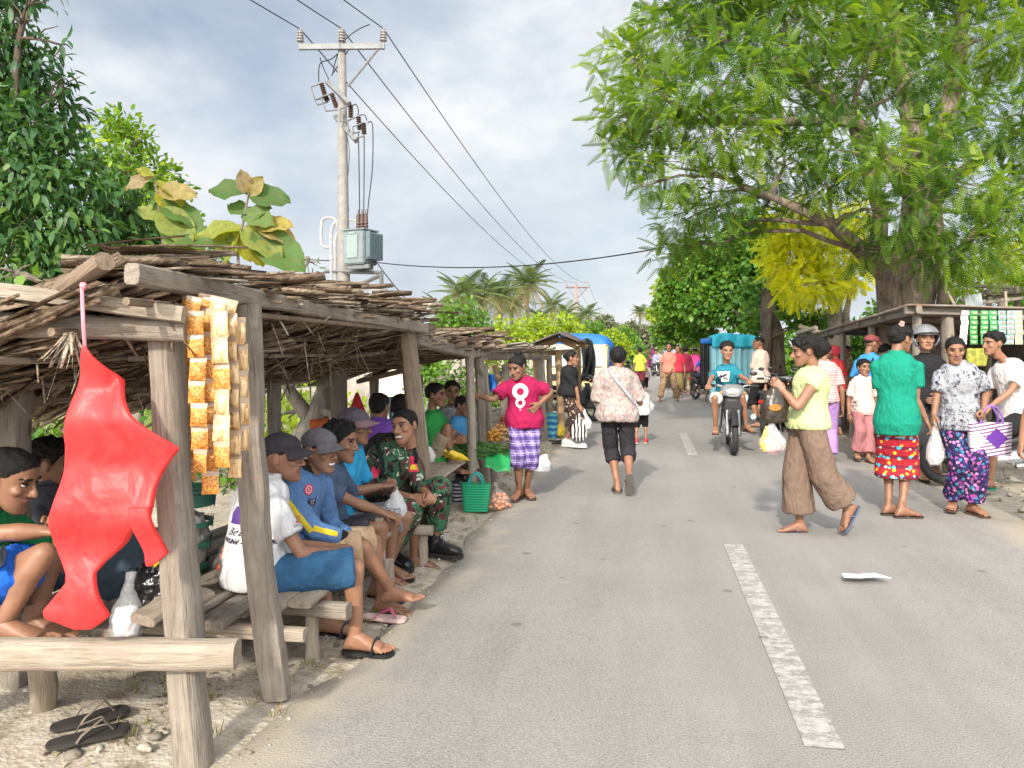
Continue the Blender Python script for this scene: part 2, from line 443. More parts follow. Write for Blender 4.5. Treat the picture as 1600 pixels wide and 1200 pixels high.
class Person:
    def __init__(s, label, group=None, H=1.6, d=None, feet=None, yaw=0, ty=None, py_=None, pv=None, nk=None, hd=None, look=None, tone=1.0, lod=None, build=1.0, slouch=0.0,
                 seated=False, hands=('relax', 'relax'), palm=(None, None), footyaw=(None, None), footpitch=(0, 0), belly=1.0, bust=0.0, smile=False, hs=1.0, J=None, hints=None, nohead=False, nofeet=False):
        s.H = H; s.b = build; s.belly = belly; s.bust = bust
        if feet is not None:
            if d is None: d = CH*F/(feet[1]-HY)
            s.base = P(feet[0], feet[1], d)
        s.d = d
        if lod is None: lod = 0 if d < 9 else (1 if d < 17 else 2)
        s.lod = lod; s.vox = (.0105, .015, .022)[lod]
        f = lambda a: V((math.sin(math.radians(a)), -math.cos(math.radians(a)), 0))
        s.dir = f
        s.yaw = yaw; ty = yaw if ty is None else ty; pyw = yaw if py_ is None else py_
        s.f = f(yaw); s.l = f(yaw+90); s.fl = f(ty); s.ll = f(ty+90); s.lp = f(pyw+90); s.fp = f(pyw)
        up = V((0, 0, 1)); J = J or {}; hints = hints or {}
        pt = lambda q: q if isinstance(q, V) else P(q[0], q[1], d+(q[2] if len(q) > 2 else 0))
        if pv is None: s.pv = V((s.base.x, s.base.y, .525*H+s.base.z))
        else: s.pv = pt(pv)
        if feet is None: s.base = V((s.pv.x, s.pv.y, 0))
        s.nk = pt(nk)+up*.034*H if nk is not None else s.pv+up*.33*H
        sp = (s.nk-s.pv).normalized(); s.spine = sp
        s.mid = (s.pv+s.nk)/2-s.f*slouch*H
        sw = .098*H*(.5+.5*build)
        s.J = {}
        for k, q in (('L', 1), ('R', -1)):
            s.J['s'+k] = s.nk-sp*.080*H+s.ll*sw*q if ('s'+k) not in J else pt(J['s'+k])
            s.J['h'+k] = s.pv-up*.012*H+s.lp*.056*H*q
            a, b_ = .178*H, .150*H
            w = pt(J['w'+k]) if ('w'+k) in J else s.J['s'+k]-up*.318*H+s.ll*q*.045*H+s.fl*.03*H
            if ('e'+k) in J: e = pt(J['e'+k])
            else: e = ik(s.J['s'+k], w, a, b_, hints.get('e'+k, -s.fl*.8+s.ll*q*.5-up*.3))
            s.J['e'+k], s.J['w'+k] = e, w
            a, b_ = .245*H, .246*H
            an = pt(J['a'+k]) if ('a'+k) in J else V((s.base.x, s.base.y, s.base.z+.043*H))+s.lp*q*.055*H
            if ('k'+k) in J: kn = pt(J['k'+k])
            else: kn = ik(s.J['h'+k], an, a, b_, hints.get('k'+k, s.fp))
            s.J['k'+k], s.J['a'+k] = kn, an
        lk = look if look is not None else (yaw, 0)
        s.lookyaw, s.lookp = lk[0], lk[1]; roll = lk[2] if len(lk) > 2 else 0
        fh = f(lk[0])
        s.hc = pt(hd) if hd is not None else s.nk+sp*.02*H+up*.060*H+fh*.018*H
        s.hsc = H/1.62*hs*1.05
        # head frame: local -Y = look direction
        s.HM = Matrix.Translation(s.hc) @ Matrix.Rotation(math.radians(lk[0]), 4, 'Z') @ Matrix.Rotation(math.radians(lk[1]), 4, 'X') @ Matrix.Rotation(math.radians(roll), 4, 'Y') @ Matrix.Scale(s.hsc, 4) @ Matrix.Diagonal((RN.uniform(.93, 1.05), RN.uniform(.95, 1.04), RN.uniform(.97, 1.04), 1))
        s.root = thing('person', label, 'person', (s.base.x, s.base.y, s.base.z if feet else 0), group)
        s.feetM = {}
        sk = skin(tone)
        vs, fs, ms = [], [], []
        def put(v, fcs, mi, M=None, flip=False):
            o = len(vs)
            A = np.asarray(v)
            if M is not None:
                m = np.array(M); A = A @ m[:3, :3].T+m[:3, 3]
            vs.extend(A.tolist())
            fs.extend([tuple(i+o for i in (reversed(q) if flip else q)) for q in fcs]); ms.extend(mi)
        mb = MB(); s.torso(mb, -.14, .93, 0.0); h = H/1.6
        for k in 'LR':
            S, E, W, Hh, K, A = (s.J[x+k] for x in 'sewhka')
            mb.cap(s.nk-sp*.065*H, S, .034*h*s.b, .041*h*s.b)
            mb.tube([S, S.lerp(E, .35), E], [.044*h*s.b, .040*h*s.b, .032*h*s.b], 12, round_=True)
            mb.tube([E, E.lerp(W, .3), W], [.032*h*s.b, .035*h*s.b, .023*h], 12, round_=True)
            mb.tube([Hh, Hh.lerp(K, .5), K], [.064*h*s.b, .058*h*s.b, .044*h*s.b], 12, round_=True)
            bk = (K.lerp(A, .28))-(f(pyw)*.014*h if abs((K-A).normalized().z) > .5 else V((0, 0, .01)))
            mb.tube([K, bk, K.lerp(A, .65), A], [.044*h*s.b, .049*h*s.b, .036*h*s.b, .031*h], 12, round_=True)
        hb = s.HM @ V((0, .03, -.10))
        mb.cap(s.nk-sp*.03*H, hb, .048*h, .044*h)
        v, fc, mi, _ = pack(remesh(mb, s.vox, 2)); put(v, fc, mi)
        if not nohead:
            hv, hf, hm, *_ = head_t(lod, smile); put(hv, hf, hm, s.HM)
        for i, k in enumerate('LR'):
            q = 1 if k == 'L' else -1
            E, W = s.J['e'+k], s.J['w'+k]
            x = (W-E).normalized(); pf = palm[i] if palm[i] is not None else -s.ll*q+s.fl*-.15
            z = -(pf-x*pf.dot(x)); z = z.normalized() if z.length > 1e-3 else V((0, 0, 1))
            y = z.cross(x); M = Matrix((x, y, z)).transposed().to_4x4(); M = M @ Matrix.Scale(h*.96, 4)
            if k == 'L': M = M @ Matrix.Diagonal((1, -1, 1, 1))
            M = Matrix.Translation(W) @ M
            hv, hf = hand_t(hands[i], lod); put(hv, hf, [0]*len(hf), M, k == 'L')
            s.J['p'+k] = W+x*.085*h-z*.03*h; s.J['n'+k] = -z
            fy = footyaw[i] if footyaw[i] is not None else pyw+8*(q)
            FM = Matrix.Translation(s.J['a'+k]) @ Matrix.Rotation(math.radians(fy), 4, 'Z') @ Matrix.Rotation(math.radians(footpitch[i]), 4, 'X')
            s.feetM[k] = FM
            Fm = FM @ Matrix.Scale(h, 4)
            if k == 'R': Fm = Fm @ Matrix.Diagonal((1, 1, 1, 1))
            else: Fm = Fm @ Matrix.Diagonal((1, 1, 1, 1))
            fv, ff = foot_t(lod)
            fv2 = fv.copy(); fl = (k == 'L')
            if not fl: fv2[:, 0] *= -1
            if not nofeet: put(fv2, ff, [0]*len(ff), Fm, not fl)
        me = bpy.data.meshes.new('body'); me.from_pydata(vs, [], fs); me.update(); me.polygons.foreach_set('material_index', ms)
        basemats()
        s.body = link('body', me, [sk, MATS['lip'], MATS['hair'], MATS['eyewhite'], MATS['iris'], MATS['teeth']], s.root)
    # ---- torso frame
    def tf(s, u):
        if u < 0: c = s.pv+(s.pv-s.mid).normalized()*(-u)*s.H*.32 if False else s.pv+V((0, 0, u*.32*s.H))
        else:
            t = u; c = s.pv*(1-t)**2+s.mid*2*t*(1-t)+s.nk*t*t
        t = min(1, max(0, u))
        tan = ((s.mid-s.pv)*(1-t)+(s.nk-s.mid)*t).normalized()
        if u < 0: tan = V((0, 0, 1))
        lat = (s.lp*(1-t)+s.ll*t); lat = (lat-tan*lat.dot(tan)).normalized()
        return c, lat, lat.cross(tan)*-1
    def torso(s, mb, u0, u1, grow, us=None, flare=0.0):
        us = us or [u for u in [u0]+[x for x in UW if u0 < x < u1]+[u1]]
        rings = []
        for u in us:
            c, a, b = s.tf(u); w = interp(u, UW, HW)*s.H*s.b; d = interp(u, UW, HD)*s.H*s.b
            by = s.belly if .05 < u < .55 else 1
            off = V((0, 0, 0))
            if s.bust and .55 < u < .8: off = b*(-s.bust*s.H*.5); d += s.bust*s.H*.5
            g = grow+flare*max(0, (.45-u))
            # b points to the back
            rings.append((c+off, a*(w+g), b*(d*by+g)))
        mb.loft(rings, 20, True, 2.3)
    # ---- garments
    def garment(s, name, mb, mat, fold=.006, vox=None, seed=None, freq=8.0, smooth=3, parent=None):
        me = remesh(mb, vox or s.vox, smooth)
        v = get_co(me); n = get_no(me); sd = RN.random()*50 if seed is None else seed
        if fold and s.lod < 2:
            a = []
            for p in v:
                q = V((p[0]*freq*1.3+sd, p[1]*freq*1.3, p[2]*freq*.75)); q2 = q*2.1
                k = noise.noise(q); r = 1-abs(noise.noise(q2+V((k, k, 0))))*2
                a.append(k*.9+r*.6)
            v = v+n*(np.array(a)*fold*1.15)[:, None]; set_co(me, v)
        o = link(name, me, mat, parent or s.root); return o
    def shirt(s, mat, hem=-.12, sl=.55, grow=.017, flare=.05, cuff=None, neck=.97, name='shirt', fold=.006, armr=.060, wr=None, smooth=2):
        """sl: sleeve length, 0-1 upper arm, 1-2 forearm"""
        h = s.H/1.6; mb = MB(); s.torso(mb, hem, neck, grow, None, flare)
        for k in 'LR':
            S, E, W = s.J['s'+k], s.J['e'+k], s.J['w'+k]
            st = s.nk-s.spine*.075*s.H
            c = (cuff or .062)*.86
            mb.cap(s.nk-s.spine*.05*s.H, S, .042*h*s.b, (armr-.012)*h*s.b); mb.loft([(s.tf(.9)[0], s.ll*.07*h, s.fl*.055*h), (s.nk+s.spine*.012*h, s.ll*.064*h, s.fl*.056*h)], 16)
            if sl <= 0: continue
            if sl <= 1:
                Q = S.lerp(E, sl); mb.tube([st.lerp(S, .6), S, Q], [.044*h*s.b, (armr-.009)*h*s.b, c*h*s.b], 14)
            else:
                Q = E.lerp(W, sl-1); w2 = wr or .036
                mb.tube([st.lerp(S, .6), S, S.lerp(E, .5), E], [.044*h*s.b, (armr-.009)*h*s.b, armr*.88*h*s.b, .050*h*s.b], 14, round_=True)
                mb.tube([E, E.lerp(Q, .5), Q], [.052*h*s.b, .047*h*s.b, w2*h], 14)
        return s.garment(name, mb, mat, fold, smooth=smooth)
    def pants(s, mat, ln=.9, top=.2, r0=.088, rk=.07, r1=.06, grow=.012, name='trousers', fold=.006, crotch=-.12):
        """ln: 0-1 thigh, 1-2 shank"""
        h = s.H/1.6; mb = MB(); s.torso(mb, crotch, top, grow)
        for k in 'LR':
            Hh, K, A = s.J['h'+k], s.J['k'+k], s.J['a'+k]
            if ln <= 1: mb.tube([Hh, Hh.lerp(K, ln*.5), Hh.lerp(K, ln)], [r0*h*s.b, (r0+r1)/2*h*s.b, r1*h*s.b], 14)
            else:
                mb.tube([Hh, Hh.lerp(K, .5), K], [r0*h*s.b, (r0+rk)/2*h*s.b, rk*h*s.b], 14, round_=True)
                Q = K.lerp(A, ln-1); mb.tube([K, K.lerp(Q, .5), Q], [rk*h*s.b, (rk+r1)/2*h*s.b, r1*h*s.b], 14, round_=False)
        return s.garment(name, mb, mat, fold)
    def skirt(s, mat, ln=1.0, top=.18, r=.1, flare=.03, name='skirt', fold=.008, d=.09):
        h = s.H/1.6; mb = MB(); rings = []
        for u in (top, .05, -.05):
            c, a, b = s.tf(u); w = interp(u, UW, HW)*s.H*s.b; dd = interp(u, UW, HD)*s.H*s.b; rings.append((c, a*(w+.012), b*(dd+.012)))
        hl, hr = s.J['hL'], s.J['hR']
        for i in range(1, 9):
            t = ln*i/8
            g = lambda k: s.J['h'+k].lerp(s.J['k'+k], t) if t <= 1 else s.J['k'+k].lerp(s.J['a'+k], t-1)
            a, b = g('L'), g('R'); m = (a+b)/2; x = (a-b); q = abs(x.dot(s.lp))/2; qd = abs(x.dot(s.fp))/2; lat = s.lp
            if m.z > s.tf(-.05)[0].z-.03: continue
            rings.append((m, lat*(q+(r*.62+flare*t)*h), lat.cross(V((0, 0, -1)))*(d*h+flare*t*h+qd)))
        mb.loft(rings, 22, True, 2.3)
        return s.garment(name, mb, mat, fold)
    def hair(s, line='short', thick=.012, rough=.004, freq=45, bun=None, tail=None, mat=None, puff=0.0):
        o, f = cap_mesh(s.lod, line, thick, rough, freq, puff, RN.random()*9)
        mb = MB(); mb.add(o, f)
        if bun:
            q = MB(); q.ball(bun[0], bun[1], 16, 10)
            q.v = [tuple(V(x)+(V(x)-V(bun[0]))*.18*noise.noise(V(x)*60)) for x in q.v]; mb.add(q.v, q.f)
        if tail:
            q = MB(); q.tube(tail[0], tail[1], 12, .6, round_=True); q.v = [tuple(V(x)*(1+.06*noise.noise(V(x)*55))) for x in q.v]; mb.add(q.v, q.f)
        mb.v = [tuple(s.HM @ V(x)) for x in mb.v]
        return link('hair', mb.mesh('hair'), mat or MATS['hair'], s.root)
    def cap(s, mat, visor=True, vmat=None, twist=0, emblem=None):
        o, f = cap_mesh(s.lod, 'cap', .012, .0012, 30, .03)
        M = s.HM @ Matrix.Rotation(math.radians(twist), 4, 'Z')
        mb = MB(); mb.add([M @ V(x) for x in o], f); mb.ball(M @ V((0, .01, .120)), .008*s.hsc, 8, 6)
        c = link('cap', mb.mesh('cap'), mat, s.root)
        if visor:
            m2 = MB(); rings = []; n = 14; top, bot = [], []
            for j in range(5):
                row = []
                for i in range(n+1):
                    a = -1.25+2.5*i/n; R0 = .086+.024*0
                    x = math.sin(a)*.076; y = -.008-math.cos(a)*.080
                    e = j/4*.075*max(0, math.cos(a*1.15))**.7
                    row.append(M @ V((x*(1+.1*j/4), y-e, .052-.014*(j/4)-.045*(x/.08)**2*(.3+.7*j/4))))
                top.append(row)
            vv = [p for r in top for p in r]; k = len(vv); dz = M.to_3x3() @ V((0, 0, -.0045))
            ff = []
            for j in range(4):
                for i in range(n):
                    a = j*(n+1)+i; ff.append((a, a+1, a+n+2, a+n+1)); ff.append((k+a, k+a+n+1, k+a+n+2, k+a+1))
            for i in range(n): a = 4*(n+1)+i; ff.append((a, a+1, k+a+1, k+a))
            m2.add(vv+[p+dz for p in vv], ff); link('visor', m2.mesh('visor'), vmat or mat, c)
        return c
    def shoes(s, kind, m1, m2, which='LR'):
        for k in which: shoe_parts(s.feetM[k], s.H/1.6, kind, (m1, m2), s.root, 1 if k == 'L' else -1)
    # ---- flat print lying on a garment: project points of a flat shape on to it
    def decal(s, target, name, polys, origin, right, upv, mats, normal, off=.003, reach=.25):
        """polys: list of (material index, [(x,y)...]); cast on to the garment along -normal"""
        from mathutils.bvhtree import BVHTree
        bv = BVHTree.FromPolygons([x.co for x in target.data.vertices], [tuple(p.vertices) for p in target.data.polygons])
        mb = MB()
        def hit(x, y):
            p = origin+right*x+upv*y; r = bv.ray_cast(p+normal*reach, -normal, reach*2)
            return (r[0] if r[0] is not None else p)
        for mi, tri, lift in polys:
            mb.cur = mi
            mb.add([hit(x, y)+normal*(off+lift) for x, y in tri[0]], tri[1])
        return link(name, mb.mesh(name), mats, target)
def text_poly(txt, size, font=None, bold=0.0, shear=0.0):
    cu = bpy.data.curves.new('t', 'FONT'); cu.body = txt; cu.size = size; cu.align_x = 'CENTER'; cu.align_y = 'CENTER'; cu.offset = bold; cu.shear = shear; cu.resolution_u = 2
    o = bpy.data.objects.new('t', cu); C.objects.link(o)
    dg = bpy.context.evaluated_depsgraph_get(); me = bpy.data.meshes.new_from_object(o.evaluated_get(dg))
    r = ([(v.co.x, v.co.y) for v in me.vertices], [tuple(p.vertices) for p in me.polygons])
    bpy.data.objects.remove(o); bpy.data.curves.remove(cu); bpy.data.meshes.remove(me); return r
def gridpoly(x0, x1, y0, y1, n=6, m=6, f=None):
    vs = [(x0+(x1-x0)*i/n, y0+(y1-y0)*j/m) for j in range(m+1) for i in range(n+1)]
    if f: vs = [f(x, y) for x, y in vs]
    return vs, [(j*(n+1)+i, j*(n+1)+i+1, (j+1)*(n+1)+i+1, (j+1)*(n+1)+i) for j in range(m) for i in range(n)]
def ringpoly(cx, cy, r0, r1, n=24):
    vs = [(cx+r*math.cos(2*pi*i/n), cy+r*math.sin(2*pi*i/n)) for r in (r0, r1) for i in range(n)]
    return vs, [(i, n+i, n+(i+1) % n, (i+1) % n) for i in range(n)]
# ================================================================ printed fabrics
def fin(m, t, c, o, fold=.5, rough=.85, fs=9):
    t.out(c, rough, foldbump(t, o, fold, fs), spec=.25); MATS[m.name] = m; return m
def cells(name, base, cols, scale=22, thr=.5, soft=.06, base2=None, sq=(1, 1, 1)):
    m, t = newmat(name); o = t.obj()
    w = t.n('VectorMath', {0: o, 1: t.n('TexNoise', {'Vector': o, 'Scale': scale*1.4, 'Detail': 2}).outputs['Color']}, operation='MULTIPLY_ADD')
    w.inputs[1].default_value = (1, 1, 1)
    dn = t.n('TexNoise', {'Vector': o, 'Scale': scale*1.2, 'Detail': 2}).outputs['Color']
    q = t.n('VectorMath', {0: dn}, operation='SCALE'); q.inputs['Scale'].default_value = .55/scale
    v = t.n('VectorMath', {0: o, 1: q.outputs[0]}, operation='ADD').outputs[0]
    vo = t.n('TexVoronoi', {'Vector': t.scale(v, sq), 'Scale': scale})
    r = t.n('SeparateColor', {0: vo.outputs['Color']}).outputs[0]
    cc = t.ramp(r, [((i+.0)/len(cols), c) for i, c in enumerate(cols)], 'CONSTANT')
    b = (*base, 1)
    if base2: b = t.mix(t.ramp(t.noise(o, scale*.8, 2), [(.45, (0, 0, 0)), (.55, (1, 1, 1))]), (*base, 1), (*base2, 1))
    f = t.ramp(vo.outputs['Distance'], [(thr-soft, (1, 1, 1)), (thr+soft, (0, 0, 0))])
    return fin(m, t, t.mix(f, b, cc), o)
def plaid(name, base, dark, light, sc=1.0):
    m, t = newmat(name); o = t.obj(); s = t.n('SeparateXYZ', {0: o})
    def band(x, per, w, ph=0.0):
        f = t.math('FRACT', t.math('ADD', t.math('MULTIPLY', x, 1/per), ph)); return t.math('LESS_THAN', f, w)
    c = (*base, 1)
    xd = t.math('ADD', s.outputs[0], t.math('MULTIPLY', s.outputs[1], .6))
    for x in (xd, s.outputs[2]):
        c = t.mix(t.math('MULTIPLY', band(x, .085*sc, .42), .6), c, (*dark, 1))
        c = t.mix(t.math('MULTIPLY', band(x, .085*sc, .10, .35), .75), c, (*light, 1))
        c = t.mix(t.math('MULTIPLY', band(x, .0425*sc, .07, .1), .6), c, (*light, 1))
    return fin(m, t, c, o)
def camo(name):
    m, t = newmat(name); o = t.obj(); c = (.035, .095, .05, 1)
    for sc, off, col, th in ((11, 0, (.10, .028, .03), .53), (13, 7, (.012, .016, .014), .56), (15, 3, (.42, .44, .36), .63), (12, 13, (.03, .13, .075), .58)):
        n = t.noise(t.scale(o, (1, 1, .8), (.3, .5, .2), (off, off*.7, -off)), sc, 2, .5, 1.6)
        c = t.mix(t.ramp(n, [(th, (0, 0, 0)), (th+.015, (1, 1, 1))]), c, (*col, 1))
    return fin(m, t, c, o)
def stripes(name, c1, c2, per=.03, axis=2, w=.5):
    m, t = newmat(name); o = t.obj(); s = t.n('SeparateXYZ', {0: o})
    n = t.math('MULTIPLY', t.noise(o, 9, 2), per*.6)
    f = t.math('LESS_THAN', t.math('FRACT', t.math('MULTIPLY', t.math('ADD', s.outputs[axis], n), 1/per)), w)
    return fin(m, t, t.mix(f, (*c1, 1), (*c2, 1)), o)
def leafprint(name, a, b, c, scale=16):
    m, t = newmat(name); o = t.obj()
    n = t.noise(o, scale, 4, .62, 2.2); n2 = t.noise(t.scale(o, (1, 1, 1), (0, 0, 0), (5, 2, 1)), scale*.55, 2, .5, .8)
    x = t.ramp(n, [(.42, a), (.47, b), (.53, c), (.58, b), (.63, c)])
    x = t.mix(t.ramp(n2, [(.5, (0, 0, 0)), (.6, (.75,)*3)]), x, (*sm(c, .8), 1))
    return fin(m, t, x, o)
def batik(name):
    m, t = newmat(name); o = t.obj(); s = t.n('SeparateXYZ', {0: o}); z = s.outputs[2]
    vo = t.n('TexVoronoi', {'Vector': t.scale(o, (1, 1, 1.0)), 'Scale': 24.0})
    r = t.n('SeparateColor', {0: vo.outputs['Color']}).outputs[1]
    band = t.math('LESS_THAN', t.math('FRACT', t.math('MULTIPLY', z, 1/.085)), .36)
    spot = t.ramp(vo.outputs['Distance'], [(.36, (1, 1, 1)), (.42, (0, 0, 0))])
    base = t.mix(band, (.36, .018, .03, 1), (.16, .012, .03, 1))
    c1 = t.mix(t.math('GREATER_THAN', r, .5), (.36, .018, .03, 1), (.75, .42, .03, 1))
    c2 = t.mix(t.math('GREATER_THAN', r, .3), (.65, .62, .55, 1), (.05, .42, .6, 1))
    return fin(m, t, t.mix(spot, base, t.mix(band, c1, c2)), o)
PLAID = plaid('purple_plaid', (.20, .13, .42), (.045, .025, .12), (.50, .46, .62))
FLORAL = cells('pale_floral', (.36, .31, .29), [(.34, .15, .15), (.37, .32, .29), (.22, .20, .21), (.42, .27, .24), (.32, .17, .21), (.36, .30, .19), (.38, .33, .31)], 46, .46, .14)
BROWNP = leafprint('brown_print', (.10, .05, .03), (.22, .13, .07), (.42, .30, .18), 18)
DOTS = cells('brown_ivory_print', (.035, .022, .02), [(.5, .42, .32), (.45, .36, .26), (.12, .06, .04)], 24, .36, .05)
GREYLEAF = leafprint('grey_leaf_print', (.03, .03, .05), (.17, .18, .21), (.40, .41, .45), 17)
FLOWERS = cells('dark_flower_print', (.012, .012, .03), [(.40, .09, .30), (.05, .22, .36), (.30, .07, .34), (.50, .22, .40), (.03, .14, .25), (.34, .06, .25)], 30, .42, .05, (.03, .02, .10))
BATIK = batik('red_batik')
CAMO = camo('camouflage')
REDSTR = stripes('red_white_stripe', (.65, .6, .56), (.5, .10, .12), .022)
ZEBRA = stripes('black_white_stripe', (.02, .02, .02), (.62, .62, .6), .05, 0)
GREYPRINT = cells('grey_print', (.22, .23, .25), [(.40, .41, .43), (.12, .12, .14), (.3, .3, .33)], 40, .4, .1)
# ================================================================ THE PEOPLE IN THE STREET
SG = 'men sitting in a row on the roadside bench'
blk = plain('black_rubber', (.018, .018, .018), .6, .3)
brs = plain('brown_rubber', (.09, .05, .035), .65, .2)
PE = {}
denim = cloth('denim', (.035, .11, .22), .35, .9); whitetee = cloth('white_tee', (.62, .62, .64), .06)
# --- A white T-shirt
p = PE['A'] = Person('seated man in white printed T-shirt and blue denim shorts behind the bench post', SG, H=1.6, d=3.75, yaw=100, ty=115, py_=88, pv=(405, 890, -.05), nk=(424, 760, .10), hd=(440, 715, .13), look=(92, 4), tone=.95, slouch=.05,
    J=dict(eR=(471, 866, -.12), wR=(512, 862, -.0), wL=(520, 855, .2), kR=(556, 886, -.05), aR=(556, 993, -.06), kL=(500, 872, .3), aL=(513, 967, .2)), footyaw=(75, 80), palm=(V((0, 0, -1)), V((.2, .3, -1))))
A_shirt = p.shirt(whitetee, hem=-.1, sl=.62, grow=.03, cuff=.078, fold=.010, armr=.07); p.pants(denim, .98, .15, .1, r1=.095, name='shorts')
p.cap(cloth('dark_cap', (.045, .04, .05)), True); p.hair('fade', .004, .001); p.shoes('slide', blk, plain('slide_strap', (.03, .03, .035), .5))
# --- B blue jersey
jer = cloth('blue_jersey', (.10, .20, .40), .2, .7); yel = cloth('yellow_stripe', (.72, .56, .04)); blkc = cloth('black_cloth', (.014, .014, .016))
p = PE['B'] = Person('seated man in blue long sleeved jersey with yellow stripe and grey cap', SG, H=1.58, d=4.15, yaw=75, ty=68, py_=80, pv=(462, 858, 0), nk=(481, 744, .05), hd=(499, 704, .03), look=(66, 6), tone=.9, slouch=.05, smile=True, lod=0,
    J=dict(eR=(492, 830, -.12), wR=(540, 842, -.05), wL=(549, 838, .1), kR=(568, 854, -.02), aR=(610, 922, .08), kL=(585, 845, .25), aL=(598, 938, .16)), footyaw=(72, 78), footpitch=(0, -8), palm=(V((0, 0, -1)), V((0, .4, -1))), hands=('grip', 'grip'))
B_shirt = p.shirt(jer, hem=-.1, sl=1.8, grow=.025, cuff=.07, wr=.046, fold=.009, armr=.07); p.pants(cloth('tan_shorts', (.48, .33, .2)), .98, .15, .1, r1=.09, name='shorts')
p.cap(cloth('grey_cap', (.13, .12, .135)), True); p.hair('fade', .004, .001)
p.shoes('sandal', plain('pink_sole', (.62, .45, .42), .6), plain('pink_strap', (.42, .08, .16), .5), 'L')
for k in 'R':
    q = MB(); E, W = p.J['e'+k], p.J['w'+k]; q.tube([E.lerp(W, .80), E.lerp(W, .9), W+(W-E)*.04], [.045, .042, .037], 14); q.obj('cuff', blkc, p.root)
q = MB(); c, a, b = p.tf(.98); q.loft([(c+V((0, 0, -.02)), a*.075, b*.07), (c+V((.005, 0, .03)), a*.062, b*.06)], 16); q.obj('collar', blkc, B_shirt)
# --- C dark slate shirt
p = PE['C'] = Person('seated curly haired man in slate blue shirt between two men in caps', SG, H=1.58, d=4.55, yaw=75, pv=(505, 838, .05), nk=(514, 730, .0), hd=(531, 690, .0), look=(82, 10), tone=.8, slouch=.04,
    J=dict(eR=(552, 784, -.08), wR=(596, 800, -.02), wL=(600, 800, .25), kR=(597, 822, 0), aR=(588, 914, 0), kL=(615, 816, .3), aL=(605, 902, .3)), palm=(V((0, 0, -1)), V((0, .2, -1))))
p.shirt(cloth('slate_tee', (.07, .10, .17)), hem=-.1, sl=.7, grow=.022, cuff=.068, fold=.009); p.pants(cloth('charcoal', (.045, .045, .055)), .82, .15, .1, r1=.09, name='shorts'); p.hair('short', .020, .016, 60); p.shoes('sandal', blk, blk)
# --- D light blue shirt
p = PE['D'] = Person('seated man in bright sky blue T-shirt and faded cap holding a thin white bag', SG, H=1.6, d=4.95, yaw=75, pv=(535, 812, .05), nk=(543, 705, 0), hd=(553, 666, 0), look=(80, 5), tone=.72, slouch=.04,
    J=dict(eR=(553, 768, -.08), wR=(594, 760, -.02), wL=(601, 756, .12), kR=(637, 808, 0), aR=(606, 884, 0), kL=(648, 802, .25), aL=(648, 872, .3)), palm=(V((0, 0, -1)), V((0, .2, -1))), hands=('pinch', 'pinch'))
p.shirt(cloth('sky_tee', (.035, .34, .62)), hem=-.1, sl=.6, grow=.022, cuff=.07, fold=.009); p.pants(GREYPRINT, .92, .15, .1, r1=.09, name='shorts')
p.cap(cloth('plum_cap', (.09, .075, .10)), True, cloth('plum_visor', (.2, .13, .14))); p.hair('fade', .004, .001); p.shoes('sandal', blk, blk)
# --- E soldier
p = PE['E'] = Person('smiling man in camouflage uniform and black boots with a rucksack', SG, H=1.7, d=5.45, yaw=45, ty=22, py_=60, pv=(602, 793, .1), nk=(617, 703, -.02), hd=(633, 666, -.06), look=(-28, 4, -8), tone=1.05, slouch=.0, smile=True, lod=0,
    J=dict(eR=(588, 766, -.12), wR=(645, 778, -.30), eL=(652, 762, -.05), wL=(669, 772, -.28), kL=(688, 764, -.1), aL=(679, 846, -.02), kR=(640, 800, -.32), aR=(610, 862, -.25)), palm=(V((-.6, .4, -.5)), V((.6, .4, -.5))), hands=('pinch', 'pinch'), footyaw=(72, 50), nofeet=True)
E_shirt = p.shirt(CAMO, hem=-.12, sl=1.55, grow=.026, cuff=.07, wr=.045, fold=.009, armr=.068); p.pants(CAMO, 1.72, .15, .1, .085, .07, name='trousers'); p.hair('short', .007, .002); p.shoes('boot', plain('boot_leather', (.012, .012, .013), .28, .2), plain('boot_sole', (.02, .02, .02), .7))
q = MB(); c, a, b = p.tf(.97); q.loft([(c+V((0, 0, -.03)), a*.09, b*.08), (c+V((.0, 0, .03)), a*.07, b*.062)], 16); q.obj('collar', CAMO, E_shirt)
# --- J squatting at the frame's edge
p = PE['J'] = Person('squatting man in green shirt and blue shorts with bare feet on the log', H=1.62, d=2.85, yaw=92, pv=(-45, 925, .1), nk=(-18, 800, .08), hd=(14, 748, .08), look=(92, 22), tone=.85, slouch=.06, lod=0,
    J=dict(eR=(10, 832, -.06), wR=(72, 830, -.02), wL=(90, 830, .2), kR=(68, 866, -.08), aR=(4, 974, -.12), kL=(84, 872, .2), aL=(52, 966, .12)), footyaw=(88, 92), palm=(V((0, 0, -1)), V((0, .2, -1))))
p.shirt(cloth('leaf_green_tee', (.02, .27, .09)), hem=-.08, sl=.6, grow=.022); p.pants(cloth('royal_blue', (.012, .11, .55)), .8, .15, .1, r1=.09, name='shorts'); p.hair('fade', .008, .003)
sh = p.J; q = MB(); hk = lambda t: sh['hR'].lerp(sh['kR'], t); o_ = V((-.02, -.092, .06)); q.tube([hk(t)+o_*(1.02-.05*t) for t in (.35, .5, .65, .79)], [.042]*4, 10, .35, up=V((-.3, -1, .7))); q.obj('side_panel', cloth('panel_grey', (.05, .065, .085)), p.root)
